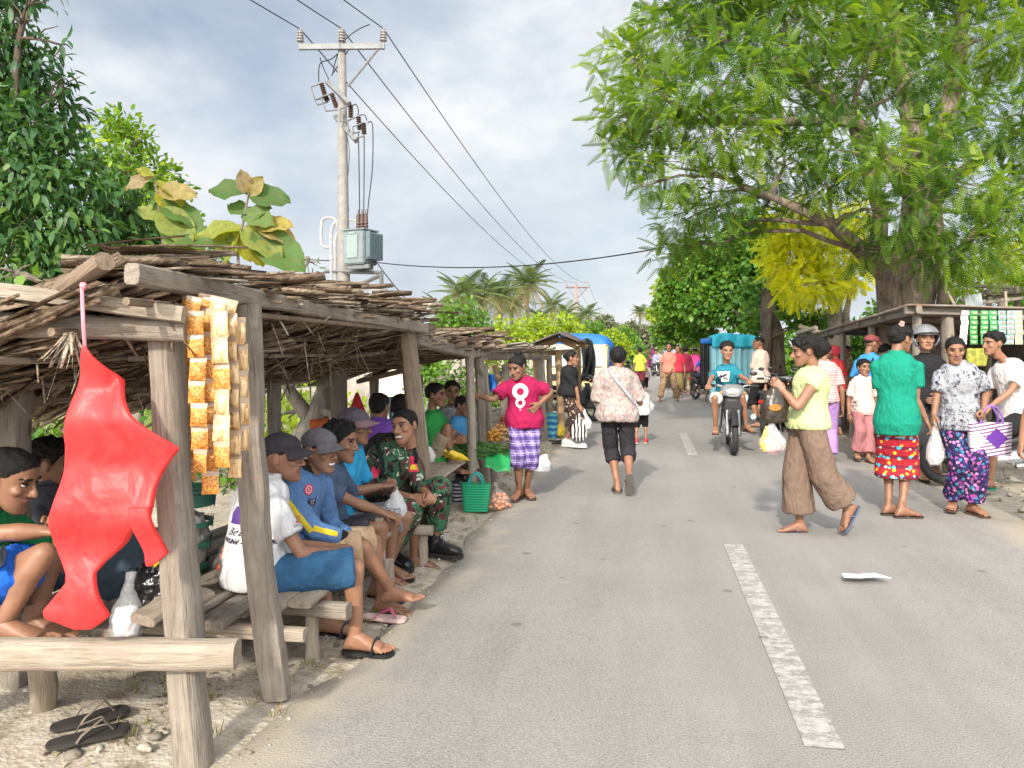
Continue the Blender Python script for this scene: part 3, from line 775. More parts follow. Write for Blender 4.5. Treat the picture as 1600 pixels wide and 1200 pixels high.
# --- K in the shade
p = PE['K'] = Person('man in dark grey shirt in the shade of the stall behind the red bag', H=1.6, d=3.75, yaw=105, pv=(78, 885, 0), nk=(76, 770, .02), hd=(80, 724, .02), look=(110, 5), tone=.7, seated=True, J=dict(kR=(175, 870, -.1), kL=(180, 860, .2), aR=(120, 935, -.15), aL=(140, 925, .2)))
p.shirt(cloth('ash_tee', (.055, .06, .075)), hem=-.1, sl=.6, grow=.022); p.pants(cloth('navy_pants', (.03, .05, .09)), 1.8, .15); p.hair('short', .018, .012, 55); p.shoes('sandal', blk, blk)
# --- F, F2 behind the soldier
p = PE['F'] = Person('woman in purple shirt with her hair in a bun, seen from behind', H=1.55, d=6.4, yaw=165, pv=(592, 735, 0), nk=(592, 663, 0), hd=(593, 636, .02), look=(160, 0), tone=.8, J=dict(kL=(580, 735, .35), kR=(612, 735, .35), aL=(580, 800, .4), aR=(612, 800, .4)), lod=1)
p.shirt(cloth('purple_tee', (.19, .08, .42)), sl=.6, grow=.02); p.skirt(cloth('dark_skirt', (.05, .03, .05)), 1.3); p.hair('back', .012, .004, bun=((0, .07, .085), .035))
p = PE['F2'] = Person('dark haired woman half hidden by the leaning post behind the smiling soldier', H=1.55, d=6.7, yaw=150, pv=(632, 725, 0), nk=(630, 662, 0), hd=(628, 636, 0), look=(170, 0), tone=.8, J=dict(kL=(620, 735, .35), kR=(650, 735, .35), aL=(620, 800, .4), aR=(650, 800, .4)), lod=1)
p.shirt(cloth('brown_tee', (.09, .05, .04)), sl=.6, grow=.02); p.skirt(MATS['dark_skirt'], 1.3); p.hair('bob', .016, .006)
# --- G H I on the second stall
p = PE['G'] = Person('man in green T-shirt sitting with raised knees beside the red thermos', H=1.6, d=7.4, yaw=72, pv=(680, 720, 0), nk=(676, 650, 0), hd=(681, 617, 0), look=(75, 6), tone=.75, J=dict(eR=(680, 697, -.05), wR=(712, 690, -.1), wL=(715, 688, .15), kR=(699, 668, -.12), aR=(706, 728, -.15), kL=(708, 676, .15), aL=(716, 722, .15)))
p.shirt(cloth('green_tee', (.025, .24, .05)), sl=.6, grow=.022); p.pants(cloth('beige_shorts', (.3, .24, .17)), .8, .15, name='shorts', r1=.085); p.hair('short', .014, .005)
p = PE['H'] = Person('man in grey patterned shirt sitting behind the small boy', H=1.6, d=8.1, yaw=15, pv=(705, 704, 0), nk=(704, 642, 0), hd=(706, 613, -.03), look=(15, 5), tone=.8, lod=1, J=dict(kL=(715, 700, -.35), kR=(695, 700, -.35), aL=(717, 730, -.3), aR=(695, 730, -.3)))
p.shirt(GREYPRINT, sl=.6, grow=.022); p.pants(MATS['charcoal'], 1.7, .15); p.hair('short', .014, .008)
p = PE['I'] = Person('small boy in blue shirt sitting on the stall beside the man in green', H=1.15, d=7.7, yaw=60, pv=(720, 706, 0), nk=(718, 656, 0), hd=(722, 634, 0), look=(70, 10), tone=.8, lod=1, hs=1.2, J=dict(kL=(736, 704, .1), kR=(734, 706, -.1), aL=(738, 730, .1), aR=(736, 732, -.1)))
p.shirt(cloth('child_blue', (.06, .25, .5)), sl=.7, grow=.02); p.pants(cloth('child_navy', (.02, .06, .25)), .9, .15); p.hair('short', .008, .003)
# --- L magenta
p = PE['L'] = Person('woman in magenta T-shirt and purple plaid shorts leaning on a stall post', H=1.56, d=7.57, feet=(816, 778), yaw=2, ty=0, pv=(820, 655, .02), nk=(815, 596, -.03), hd=(809, 573, -.12), look=(-38, 24), tone=.8, lod=0, build=1.02,
    J=dict(sR=(791, 605, -.02), sL=(839, 604, -.02), eR=(771, 624, -.08), wR=(748, 619, -.04), eL=(861, 612, .04), wL=(842, 632, -.08), aR=(811, 766, -.04), aL=(823, 764, .06)), palm=(V((-.6, .6, 0)), V((-.3, .9, -.2))), footyaw=(20, -22), hands=('relax', 'flat'))
L_shirt = p.shirt(cloth('magenta_tee', (.33, .010, .07), .12), hem=-.16, sl=.68, grow=.022, cuff=.076, flare=.06, fold=.010, armr=.07); p.pants(PLAID, 1.22, .1, .078, .075, .084, name='plaid_shorts', fold=.010); p.hair('back', .010, .003, bun=((0, .055, .115), .036)); p.shoes('sandal', brs, brs)
# --- M floral blouse
p = PE['M'] = Person('woman in pale floral blouse and black calf length trousers walking away', H=1.6, d=7.87, feet=(966, 770), yaw=180, pv=(964, 646, 0), nk=(962, 583, 0), hd=(966, 560, .02), look=(170, 5), tone=.9, build=1.1, lod=0,
    J=dict(eL=(935, 632, .02), wL=(950, 640, .26), eR=(1000, 630, .02), wR=(992, 622, .25), aL=(965, 757, 0), aR=(983, 742, -.2), kR=(981, 702, .08)), footyaw=(180, 176), footpitch=(0, 62))
p.shirt(FLORAL, hem=-.14, sl=.85, grow=.032, cuff=.085, flare=.06, fold=.012, armr=.078); p.pants(cloth('black_capri', (.03, .027, .033)), 1.38, .15, .074, .070, .070, fold=.010); p.hair('back', .014, .005, bun=((0, .10, .02), .045)); p.shoes('sandal', plain('grey_rubber', (.12, .11, .10), .7), blk)
q = MB(); c = lambda u, x, y: (lambda t: t[0]+t[1]*x+t[2]*y)(p.tf(u)); q.tube([c(1.02, .06, .03), c(.92, .07, .135), c(.75, .02, .172), c(.55, -.05, .178), c(.35, -.12, .172), c(.16, -.20, .11)], [.013]*6, 6, .3); q.obj('bag_strap', cloth('strap_grey', (.34, .34, .38)), p.root)
# --- N black shirt
p = PE['N'] = Person('woman in black shirt and brown ivory print skirt carrying shopping bags', H=1.55, d=11.6, feet=(890, 700), yaw=72, pv=(889, 614, 0), nk=(890, 577, 0), hd=(893, 560, 0), look=(85, 0), tone=.95,
    J=dict(eR=(900, 604, -.14), wR=(905, 634, -.15), aR=(898, 689, -.1), aL=(884, 688, .1)), nofeet=True)
p.shirt(blkc, hem=-.08, sl=.95, grow=.034, cuff=.075); p.skirt(DOTS, 1.35, .16, .10, .015); p.hair('back', .012, .003, bun=((0, .10, .03), .035)); p.shoes('sneaker', plain('white_shoe', (.7, .7, .68), .5), plain('white_sole', (.75, .75, .73), .6))
# --- O kid
p = PE['O'] = Person('small child in white shirt, black shorts and red shoes walking by the woman in floral', H=.98, d=12.0, feet=(1002, 695), yaw=170, tone=.9, hs=1.25, J=dict(aL=(994, 687, 0), aR=(1009, 687, .05), eR=(1011, 640, .0), wR=(1014, 628, .12)), look=(160, 0), nofeet=True)
p.shirt(whitetee, hem=-.14, sl=.7, grow=.025, cuff=.07); p.pants(blkc, 1.05, .15, .09, .085, .085, name='shorts'); p.hair('short', .008, .003); p.shoes('sneaker', plain('red_shoe', (.5, .03, .04), .5), plain('red_sole', (.6, .55, .5), .6))
# --- far group
def far(key, label, d, feet, yaw, H, top, bot, line='short', tone=.85, kind='pants', ln=1.8, sl=.6, J=None, look=None, thick=.012, **kw):
    q = PE[key] = Person(label, None, H=H, d=d, feet=feet, yaw=yaw, tone=tone, J=J, look=look, **kw)
    q.shirt(top, sl=sl, grow=.025, cuff=.07)
    if kind == 'pants': q.pants(bot, ln, .15, .1, .09, .085)
    else: q.skirt(bot, ln)
    if line: q.hair(line, thick, .004)
    return q
far('P', 'person in lime yellow shirt walking away along the road', 26.8, (1000, 615), 180, 1.6, cloth('lime_shirt', (.5, .56, .07)), cloth('maroon_shorts', (.2, .03, .05)), ln=1.1)
far('P2', 'child in pale shirt walking beside the lime yellow shirt', 27.5, (1008, 613), 180, 1.1, cloth('pale_shirt', (.6, .5, .5)), blkc, ln=1.5)
q = far('Q', 'woman in orange pink top and brown patterned trousers crossing the road', 22.3, (1045, 627), -15, 1.68, cloth('coral_top', (.6, .22, .16)), BROWNP, 'back', ln=1.85, J=dict(aR=(1031, 624, -.1), aL=(1058, 622, .1), eL=(1052, 574, -.1), wL=(1045, 585, -.25)))
far('R', 'woman in red shirt walking behind the woman in coral top', 24.0, (1058, 621), -5, 1.62, cloth('red_shirt', (.55, .03, .06)), cloth('olive_skirt', (.2, .15, .06)), 'back', kind='skirt', ln=1.5)
far('R2', 'person in yellow cap and pale red shirt at the back of the crowd', 27, (1066, 614), 10, 1.6, cloth('salmon', (.6, .22, .2)), blkc).cap(cloth('orange_cap', (.6, .3, .06)))
far('S', 'person in maroon jacket and khaki trousers seen from behind', 24.6, (1071, 620), 178, 1.62, cloth('maroon_jacket', (.20, .015, .04)), cloth('khaki', (.36, .28, .17)), 'bob', sl=1.8, J=dict(aL=(1064, 616, 0), aR=(1075, 614, .2)))
q = far('T', 'woman in magenta polo and wide pale sun hat carrying a plastic bag', 26.0, (1086, 616), 165, 1.6, cloth('pink_polo', (.55, .06, .24)), blkc, 'back', ln=1.1, J=dict(aL=(1083, 613, .1), aR=(1090, 611, -.2)))
m_ = MB(); m_.loft([(V((0, .01, .04)), V((.19, 0, 0)), V((0, .19, 0))), (V((0, .01, .052)), V((.19, 0, 0)), V((0, .19, 0))), (V((0, .01, .07)), V((.095, 0, 0)), V((0, .105, 0))), (V((0, .01, .12)), V((.085, 0, 0)), V((0, .095, 0))), (V((0, .01, .145)), V((.05, 0, 0)), V((0, .055, 0)))], 20); m_.v = [tuple(q.HM @ V(x)) for x in m_.v]; m_.obj('sun_hat', cloth('hat_straw', (.55, .5, .46)), q.root)
U_ = PE['U'] = Person('man in blue sports shirt sitting on a motorcycle near the blue tarpaulin', None, H=1.65, d=22.5, yaw=20, pv=(1101, 588, 0), nk=(1101, 562, 0), hd=(1101, 548, 0), look=(10, 0), tone=.8, J=dict(kL=(1110, 591, -.3), kR=(1094, 591, -.3), aL=(1112, 611, -.2), aR=(1093, 611, -.2), wL=(1112, 580, -.4), wR=(1090, 580, -.4)))
U_.shirt(cloth('sport_blue', (.04, .09, .42)), sl=.6, grow=.022); U_.pants(blkc, 1.5, .15); U_.hair('short', .012, .004)
# --- V rider
p = PE['V'] = Person('young man in teal T-shirt and pale shorts riding a scooter towards the camera', H=1.68, d=10.9, yaw=0, ty=-3, pv=(1137, 623, .42), nk=(1135, 576, .20), hd=(1136, 549, .14), look=(-3, 3), tone=.95, lod=0,
    J=dict(eR=(1111, 592, .0), wR=(1107, 601, -.22), eL=(1160, 590, .0), wL=(1169, 594, -.22), kR=(1117, 622, -.05), kL=(1160, 620, -.05), aR=(1118, 668, .08), aL=(1166, 665, .08)), palm=(V((0, -.3, -1)), V((0, -.3, -1))), hands=('grip', 'grip'), footyaw=(15, -15))
V_shirt = p.shirt(cloth('teal_tee', (.02, .19, .26)), hem=-.1, sl=.62, grow=.024, cuff=.07); p.pants(cloth('pale_shorts', (.62, .60, .58)), .95, .15, .1, r1=.085, name='shorts'); p.hair('fade', .02, .01, 50, puff=.25); p.shoes('sandal', brs, blk)
# --- W peach shirt
p = PE['W'] = Person('man in pale peach T-shirt standing by the parked motorcycles', H=1.73, d=14.8, feet=(1188, 667), yaw=-135, look=(-110, 0), tone=1.0, build=1.1, J=dict(eR=(1196, 583, .0), wR=(1196, 607, -.12), eL=(1176, 583, 0), wL=(1174, 605, 0)))
p.shirt(cloth('peach_tee', (.64, .50, .43), .08), hem=-.1, sl=.65, grow=.028, cuff=.078); p.pants(blkc, 1.12, .15, name='shorts', r1=.1); p.hair('fade', .007, .002); p.shoes('sandal', blk, blk)
# --- X walking woman
brownp = cloth('taupe_trousers', (.17, .115, .085), .12)
p = PE['X'] = Person('woman in lime top and wide brown trousers striding across the road with bags', H=1.58, d=6.08, feet=(1262, 838), yaw=-95, ty=-105, pv=(1262, 662, .02), nk=(1270, 585, .02), hd=(1259, 549, .02), look=(-100, 12), tone=.85, build=1.08, lod=0,
    J=dict(eL=(1246, 636, -.2), wL=(1223, 610, -.14), eR=(1250, 632, .18), wR=(1216, 606, .08), kR=(1243, 742, .05), aR=(1250, 818, .08), kL=(1288, 745, -.1), aL=(1323, 794, -.06)), footyaw=(-88, -95), footpitch=(58, 0), palm=(V((-.3, .5, .5)), V((-.3, -.5, .5))), hands=('grip', 'grip'))
p.shirt(cloth('lime_top', (.50, .56, .27), .1), hem=-.06, sl=.16, grow=.026, cuff=.068, flare=.03, fold=.008); p.pants(brownp, 1.74, .06, .094, .098, .118, fold=.008); p.hair('back', .034, .020, 34, bun=((0, .095, .01), .078)); p.shoes('sandal', plain('blue_sole', (.10, .12, .18), .6), plain('blue_strap', (.12, .12, .3), .5))
# --- Y Z
p = PE['Y'] = Person('woman in red striped pink T-shirt and lilac trousers behind the striding woman', H=1.56, d=10.1, feet=(1288, 722), yaw=160, look=(150, 10), tone=.85, build=1.0, lod=0)
Y_shirt = p.shirt(REDSTR, sl=.7, grow=.026, cuff=.072, hem=-.06); p.pants(cloth('lilac', (.40, .23, .52)), 1.88, .15, .1, .08, .085); p.hair('back', .014, .005, bun=((0, .1, .0), .05)); p.shoes('sandal', brs, plain('red_strap', (.4, .05, .06), .5))
p = far('Z', 'person in red headscarf further back behind the striding woman', 13.5, (1306, 679), 200, 1.55, cloth('red_top', (.5, .04, .05)), MATS['charcoal'], None)
q = MB(); o_, f_ = cap_mesh(1, 'bob', .014, .002); q.add([p.HM @ V(x) for x in o_], f_); link('headscarf', q.mesh('headscarf'), cloth('scarf_red', (.48, .05, .07)), p.root)
# --- AA khaki top
p = PE['AA'] = Person('long haired woman in khaki top and black shorts holding a bag', H=1.56, d=14.9, feet=(1320, 667), yaw=20, look=(25, 4), tone=1.0, J=dict(eL=(1331, 584, -.05), wL=(1333, 578, -.28), eR=(1309, 590, 0), wR=(1309, 610, -.05)))
p.shirt(cloth('khaki_top', (.42, .34, .2)), hem=-.06, sl=.6, grow=.02); p.pants(blkc, .85, .15, name='shorts'); p.hair('back', .014, .004, tail=([(0, .07, .05), (.0, .10, -.06), (.03, .09, -.2), (.04, .08, -.32)], [.06, .07, .06, .03])); p.shoes('sandal', brs, brs)
# --- AB AC
p = PE['AB'] = Person('man in bright blue shirt and red cap with a shoulder strap at the stall', H=1.67, d=10.6, build=.92, feet=(1359, 714), yaw=140, look=(110, 12), tone=.8, lod=0)
p.shirt(cloth('azure_shirt', (.05, .26, .55)), sl=.7, grow=.026, cuff=.075); p.pants(blkc, 1.5, .15); p.hair('fade', .005, .001); p.cap(cloth('brick_cap', (.22, .06, .06)))
q = MB(); c = lambda u, x, y: (lambda t: t[0]+t[1]*x+t[2]*y)(p.tf(u)); q.tube([c(1.0, -.06, 0), c(.85, -.07, .12), c(.4, .06, .125), c(.15, .14, .08)], [.013]*4, 6, .3); q.obj('bag_strap', blkc, p.root)
p = far('AC', 'person in olive green shirt bending behind the green T-shirt woman', 11.4, (1380, 703), 120, 1.56, cloth('olive_tee', (.14, .24, .06)), MATS['charcoal'], 'short', look=(110, 25))
# --- AD girl
p = PE['AD'] = Person('girl in pale pink T-shirt and dusty pink trousers walking from the stall', H=1.33, d=10.3, feet=(1348, 719), yaw=-5, look=(5, 5), tone=1.0, hs=1.12, lod=0, J=dict(aR=(1338, 708, -.1), aL=(1357, 714, -.25)), palm=(None, None))
AD_shirt = p.shirt(cloth('blush_tee', (.68, .52, .48), .08), hem=-.2, sl=.75, grow=.022, cuff=.066, flare=.05); p.pants(cloth('dusty_pink', (.38, .16, .17)), 1.85, .15, .095, .085, .1); p.hair('back', .016, .006, bun=((0, .10, .04), .04)); p.shoes('sandal', brs, brs)
# --- AE green tee
p = PE['AE'] = Person('woman in emerald T-shirt and red printed skirt with a flower in her hair', H=1.64, d=6.74, feet=(1404, 806), yaw=150, ty=160, pv=(1401, 660, 0), nk=(1401, 560, 0), hd=(1407, 530, .02), look=(112, 10), tone=.8, lod=0, build=.98,
    J=dict(eR=(1431, 624, -.04), wR=(1447, 656, -.04), eL=(1379, 628, .05), wL=(1388, 672, .16), aL=(1389, 790, .06), aR=(1409, 794, -.05)), footyaw=(95, 95), palm=(None, V((-.8, .4, 0))))
p.shirt(cloth('emerald_tee', (.006, .22, .145), .1), hem=-.2, sl=.60, grow=.024, cuff=.072, flare=.04, fold=.009, armr=.068); p.skirt(BATIK, 1.32, .1, .115, .03, d=.10); p.hair('back', .016, .011, 50, bun=((0, .085, .03), .05)); p.shoes('sandal', plain('dark_sole', (.05, .035, .03), .7), brs)
q = MB(); fc = V((-.035, .045, .118))
for i in range(5): a = 2*pi*i/5; q.ball(fc+V((math.cos(a)*.018, .004, math.sin(a)*.018)), (.013, .006, .013), 8, 5)
q.ball(fc+V((0, -.004, 0)), .008, 8, 5); q.v = [tuple(p.HM @ V(x)) for x in q.v]; q.obj('hair_flower', plain('pink_petal', (.62, .34, .3), .6), p.root)
# --- AF helmet
p = PE['AF'] = Person('man in black T-shirt and grey open face helmet standing behind the motorcycle', H=1.73, d=8.75, feet=(1448, 748), yaw=-8, nk=(1447, 561, 0), hd=(1446, 530, -.03), look=(-10, 2), tone=1.0, lod=0, J=dict(eR=(1419, 606, -.02), wR=(1430, 640, -.2), eL=(1474, 600, -.05), wL=(1461, 620, -.3), aR=(1440, 737, 0), aL=(1462, 735, .1)), build=1.08)
p.shirt(blkc, hem=-.1, sl=.62, grow=.024, cuff=.075); p.pants(MATS['charcoal'], 1.1, .15, name='shorts'); p.shoes('sandal', blk, blk)
bm = bmesh.new(); bmesh.ops.create_uvsphere(bm, u_segments=28, v_segments=18, radius=1)
for x in bm.verts: x.co = V((x.co.x*.128, x.co.y*.148+.012, x.co.z*.135+.025))
bmesh.ops.delete(bm, geom=[f for f in bm.faces if (lambda c: c.z < -.075 or (c.y < -.035 and c.z < .052))(f.calc_center_median())], context='FACES')
bmesh.ops.solidify(bm, geom=bm.faces[:], thickness=.014); bm.transform(p.HM); me = bpy.data.meshes.new('helmet'); bm.to_mesh(me); bm.free()
hel = link('helmet', me, plain('helmet_grey', (.16, .17, .18), .22, .25, 14, spec=.6), p.root)
q = MB(); q.tube([p.HM @ V(x) for x in [(-.115, -.055, .05), (-.08, -.125, .066), (0, -.148, .072), (.08, -.125, .066), (.115, -.055, .05)]], [.012]*5, 8, .5); q.obj('trim', blk, hel)
q = MB(); q.tube([p.HM @ V(x) for x in [(-.083, 0, -.06), (-.06, -.06, -.11), (0, -.08, -.122), (.06, -.06, -.11), (.083, 0, -.06)]], [.008]*5, 6, .5); q.obj('chin_strap', blk, hel)
# --- AG grey blouse
p = PE['AG'] = Person('woman in grey leaf print blouse and dark flowered trousers holding a woven bag', H=1.58, d=6.9, feet=(1504, 797), yaw=-8, pv=(1501, 660, .02), nk=(1497, 575, .0), hd=(1492, 547, -.05), look=(-18, 14), tone=.9, lod=0, build=1.0,
    J=dict(eR=(1464, 616, .02), wR=(1459, 650, -.06), eL=(1541, 612, -.02), wL=(1537, 642, -.15), aR=(1489, 781, .08), aL=(1519, 789, -.06)), footyaw=(12, -35), hands=('grip', 'relax'), palm=(V((-.6, .3, -.3)), None))
p.shirt(GREYLEAF, hem=-.12, sl=.85, grow=.028, cuff=.078, flare=.05, fold=.011, armr=.075); p.pants(FLOWERS, 1.86, .15, .090, .076, .090, fold=.012); p.hair('back', .009, .002, bun=((0, .1, .0), .045)); p.shoes('sandal', brs, brs)
# --- AH boy
p = PE['AH'] = Person('young man in white T-shirt sitting on the motorcycle with green sandals', H=1.64, d=8.1, yaw=-80, ty=-72, pv=(1590, 650, .05), nk=(1572, 570, 0), hd=(1552, 537, -.02), look=(-82, 6), tone=.95, lod=0, slouch=.03,
    J=dict(eL=(1577, 613, -.2), wL=(1545, 637, -.22), wR=(1535, 622, .1), kL=(1556, 676, -.22), aL=(1547, 752, -.2), kR=(1552, 672, .2), aR=(1545, 735, .22)), footyaw=(-75, -80), palm=(V((0, .5, -1)), V((0, -.5, -1))), hands=('grip', 'grip'))
p.shirt(cloth('offwhite_tee', (.66, .62, .60), .06), hem=-.12, sl=.62, grow=.028, cuff=.078); p.pants(blkc, 1.15, .15, .1, .09, .085, name='shorts'); p.hair('fade', .026, .012, 42); p.shoes('sandal', plain('green_sole', (.03, .25, .17), .6), plain('green_strap', (.03, .3, .2), .5))
# --- AI edge
p = PE['AI'] = Person('person at the picture edge whose bare arm hangs beside the motorcycle', H=1.65, d=6.3, feet=(1655, 826), yaw=175, tone=1.2, lod=0, build=1.15, J=dict(eL=(1607, 640, 0), wL=(1596, 692, .05)))
p.shirt(cloth('dark_vest', (.03, .035, .04)), sl=.2, grow=.02); p.pants(cloth('tan_trousers', (.3, .2, .14)), 1.85, .15); p.hair('short', .012, .004); p.shoes('sandal', blk, blk)
# ================================================================ GROUND, ROAD, TREES
def uneven(x, y, f=1.0, o=0.0): return noise.noise(V((x*f+o, y*f-o, o)))
EL, ER = -1.36, 3.15
def edge_l(s): return EL+.09*uneven(s*.9, 3.1)+.05*uneven(s*3.1, 8.7)+(-.12 if s < 3.4 else 0)*min(1, (3.4-s)/.6 if s < 3.4 else 0)
def edge_r(s): return ER+.25*uneven(s*.5, 13.1)+.08*uneven(s*2.3, 28.7)
# ground sheet
xs = sorted(set(np.round(np.concatenate([np.linspace(-900, -40, 12), np.linspace(-40, -8, 18), np.linspace(-8, -4.2, 14), np.arange(-4.2, 3.2, .06), np.linspace(3.2, 14, 40), np.linspace(14, 900, 24)]), 3)))
ys = sorted(set(np.round(np.concatenate([np.linspace(-60, .8, 10), np.arange(.8, 9, .06), np.arange(9, 20, .2), np.linspace(20, 60, 40), np.linspace(60, 1800, 30)]), 3)))
vv = []
for y in ys:
    for x in xs:
        p = V((x, y, 0)); s, t_ = p.dot(U), p.dot(N)
        dl = edge_l(s)-t_; dr = t_-edge_r(s); k = max(dl, dr)
        z = -.03
        if k > -.3 and y < 80:
            a = min(1, max(0, (k+.05)/.25))
            am = 1.0 if dl > dr else .12; z = -.03+a*((.028 if dl > dr else .012)+am*(.022*uneven(x, y, 2.1)+.012*uneven(x, y, 7)+.006*uneven(x, y, 19))+(.05*min(1, max(0, k-.6)) if dl > 0 else .0))
        vv.append((x, y, z))
nx = len(xs); ff = np.array([(j*nx+i, j*nx+i+1, (j+1)*nx+i+1, (j+1)*nx+i) for j in range(len(ys)-1) for i in range(nx-1)])
m, t = newmat('dry_earth'); o = t.obj()
n = t.noise(o, 1.1, 6, .6); n2 = t.noise(o, 14, 5, .65); n3 = t.n('TexVoronoi', {'Vector': o, 'Scale': 55.0}).outputs['Distance']
c = t.ramp(t.math('ADD', t.math('MULTIPLY', n, .55), t.math('MULTIPLY', n2, .45)), [(.33, (.20, .165, .12)), (.46, (.36, .31, .245)), (.58, (.46, .415, .345)), (.7, (.54, .50, .44))])
c = t.mix(t.ramp(t.noise(o, 3.2, 5, .7), [(.56, (0, 0, 0)), (.66, (.7,)*3)]), c, (.17, .145, .085, 1))
t.out(c, .95, t.bump(t.math('ADD', t.math('MULTIPLY', n2, 1.0), t.math('MULTIPLY', n3, .3)), .7, .02), spec=.15)
EARTH = m
g = link('ground', mesh_np('ground', np.array(vv, float), ff), m); g['kind'] = 'structure'; g['label'] = 'dry pale earth and verge'
# road strip in its own frame (x across, y along)
ss = np.concatenate([np.arange(-6, 30, .12), np.arange(30, 130, 1.0)])
cols = [0, .004, .03, .12, .25, .4, .55, .7, .85, .95, .985, .997, 1]
vv = []
for s in ss:
    a, b = edge_l(s), edge_r(s)
    for q in cols:
        x = a+(b-a)*q; z = .001+.005*(1-(2*q-1)**2)+.002*uneven(x, s, .8)
        if q in (0, 1): z = -.035
        vv.append((x, s, z))
k = len(cols); ff = np.array([(j*k+i, j*k+i+1, (j+1)*k+i+1, (j+1)*k+i) for j in range(len(ss)-1) for i in range(k-1)])
RM = Matrix.Rotation(ROADYAW, 4, 'Z')
def asphalt(name, paint=False):
    m, t = newmat(name); o = t.obj(); sx = t.n('SeparateXYZ', {0: o})
    a = t.noise(o, .9, 5, .6); b = t.noise(o, 150, 3, .7); vo = t.n('TexVoronoi', {'Vector': o, 'Scale': 95.0}).outputs['Distance']; st = t.noise(t.scale(o, (1.6, .14, 1)), 2.2, 4, .55)
    c = t.ramp(t.math('ADD', t.math('MULTIPLY', a, .5), t.math('MULTIPLY', st, .5)), [(.33, (.222, .209, .196)), (.5, (.262, .248, .235)), (.66, (.30, .285, .27))])
    c = t.mix(t.ramp(b, [(.36, (.65,)*3), (.47, (0, 0, 0))]), c, (.10, .097, .09, 1))
    c = t.mix(t.ramp(b, [(.55, (0, 0, 0)), (.68, (.6,)*3)]), c, (.46, .44, .41, 1))
    # dust over both edges
    wv = t.math('MULTIPLY', t.math('SUBTRACT', t.noise(o, 2.6, 5, .65), .5), 1.1)
    dl = t.math('SUBTRACT', t.math('ADD', sx.outputs[0], wv), EL); dr = t.math('SUBTRACT', ER, t.math('ADD', sx.outputs[0], t.math('MULTIPLY', wv, 1.6)))
    du = t.math('MAXIMUM', t.ramp(dl, [(.0, (.85,)*3), (.28, (0, 0, 0))]), t.ramp(dr, [(.0, (.9,)*3), (.55, (0, 0, 0))]))
    c = t.mix(du, c, (.37, .325, .26, 1))
    cr = t.n('TexVoronoi', {'Vector': t.n('VectorMath', {0: o, 1: t.n('TexNoise', {'Vector': o, 'Scale': 3.0, 'Detail': 4}).outputs['Color']}, operation='ADD').outputs[0], 'Scale': .55}, feature='DISTANCE_TO_EDGE').outputs['Distance']
    ck = t.math('MULTIPLY', t.ramp(cr, [(.0, (1, 1, 1)), (.012, (0, 0, 0))]), t.ramp(t.noise(o, .5, 2), [(.58, (0, 0, 0)), (.68, (.3,)*3)]))
    c = t.mix(ck, c, (.09, .085, .075, 1))
    sp = t.n('TexVoronoi', {'Vector': o, 'Scale': 2.3}).outputs['Distance']
    c = t.mix(t.ramp(sp, [(.05, (.55,)*3), (.085, (0, 0, 0))]), c, (.10, .09, .08, 1))
    if paint:
        pn = t.math('ADD', t.math('MULTIPLY', t.noise(o, 22, 5, .7), .6), t.math('MULTIPLY', t.noise(t.scale(o, (.6, 7, 1)), 2.2, 4, .6), .4))
        c = t.mix(t.ramp(pn, [(.44, (0, 0, 0)), (.57, (.66,)*3)]), c, (.52, .50, .47, 1))
    t.out(c, .88, t.bump(t.math('ADD', t.math('MULTIPLY', vo, .7), b), .55, .006), spec=.25); return m
g = link('road', mesh_np('road', np.array(vv, float), ff), asphalt('asphalt'), mw=RM); g['kind'] = 'structure'; g['label'] = 'worn grey asphalt road'
PM = asphalt('worn_paint', True)
vs, fs = [], []
for s0 in (2.95, 10.95, 18.9, 27, 35, 43, 51):
    L = 3.0
    for j in range(13):
        s = s0+L*j/12
        for i, x in enumerate((.57, .64, .71)):
            q = (x-edge_l(s))/(edge_r(s)-edge_l(s)); z0 = .001+.005*(1-(2*q-1)**2)+.002*uneven(x, s, .8)
            vs.append((x+.004*uneven(s, i, 6), s, z0+.004))
    o_ = len(vs)-39
    for j in range(12):
        for i in range(2): fs.append((o_+j*3+i, o_+j*3+i+1, o_+j*3+i+4, o_+j*3+i+3))
g = link('road_marking', mesh_np('road_marking', np.array(vs, float), np.array(fs)), PM, mw=RM); g['kind'] = 'structure'
# ---------------------------------------------------------------- stones and dry grass of the verge
def stones(name, n, fn, smin, smax, mat):
    mb = MB(); mb.ball((0, 0, 0), 1, 7, 5); T0 = np.array(mb.v); parts = []; fq = [q if len(q) == 4 else (*q, q[-1]) for q in mb.f]
    vs, fs, va = [], [], []
    for i in range(n):
        x, y = fn(); r = smin*(smax/smin)**(RN.random()**2.2)
        T = T0*np.array([r*RN.uniform(.7, 1.4), r*RN.uniform(.7, 1.3), r*RN.uniform(.4, .8)]); T = T*(1+.35*(NR.random((len(T), 1))-.5))
        a = RN.random()*6; c, s_ = math.cos(a), math.sin(a); T = T @ np.array([[c, s_, 0], [-s_, c, 0], [0, 0, 1]])
        vs.append(T+np.array([x, y, .004])); fs += [tuple(k+i*len(T0) for k in q) for q in mb.f]; va += [RN.random()]*len(mb.f)
    me = bpy.data.meshes.new(name); me.from_pydata(np.vstack(vs).tolist(), [], fs); me.update()
    a = me.attributes.new('var', 'FLOAT', 'FACE'); a.data.foreach_set('value', va)
    return link(name, me, mat)
m, t = newmat('pebble'); t.out(t.ramp(t.n('Attribute', attribute_name='var').outputs['Fac'], [(0, (.14, .12, .095)), (.5, (.30, .265, .215)), (1, (.44, .40, .345))]), .9, t.bump(t.noise(t.obj(), 60, 3), .5, .01), spec=.2); PEB = m
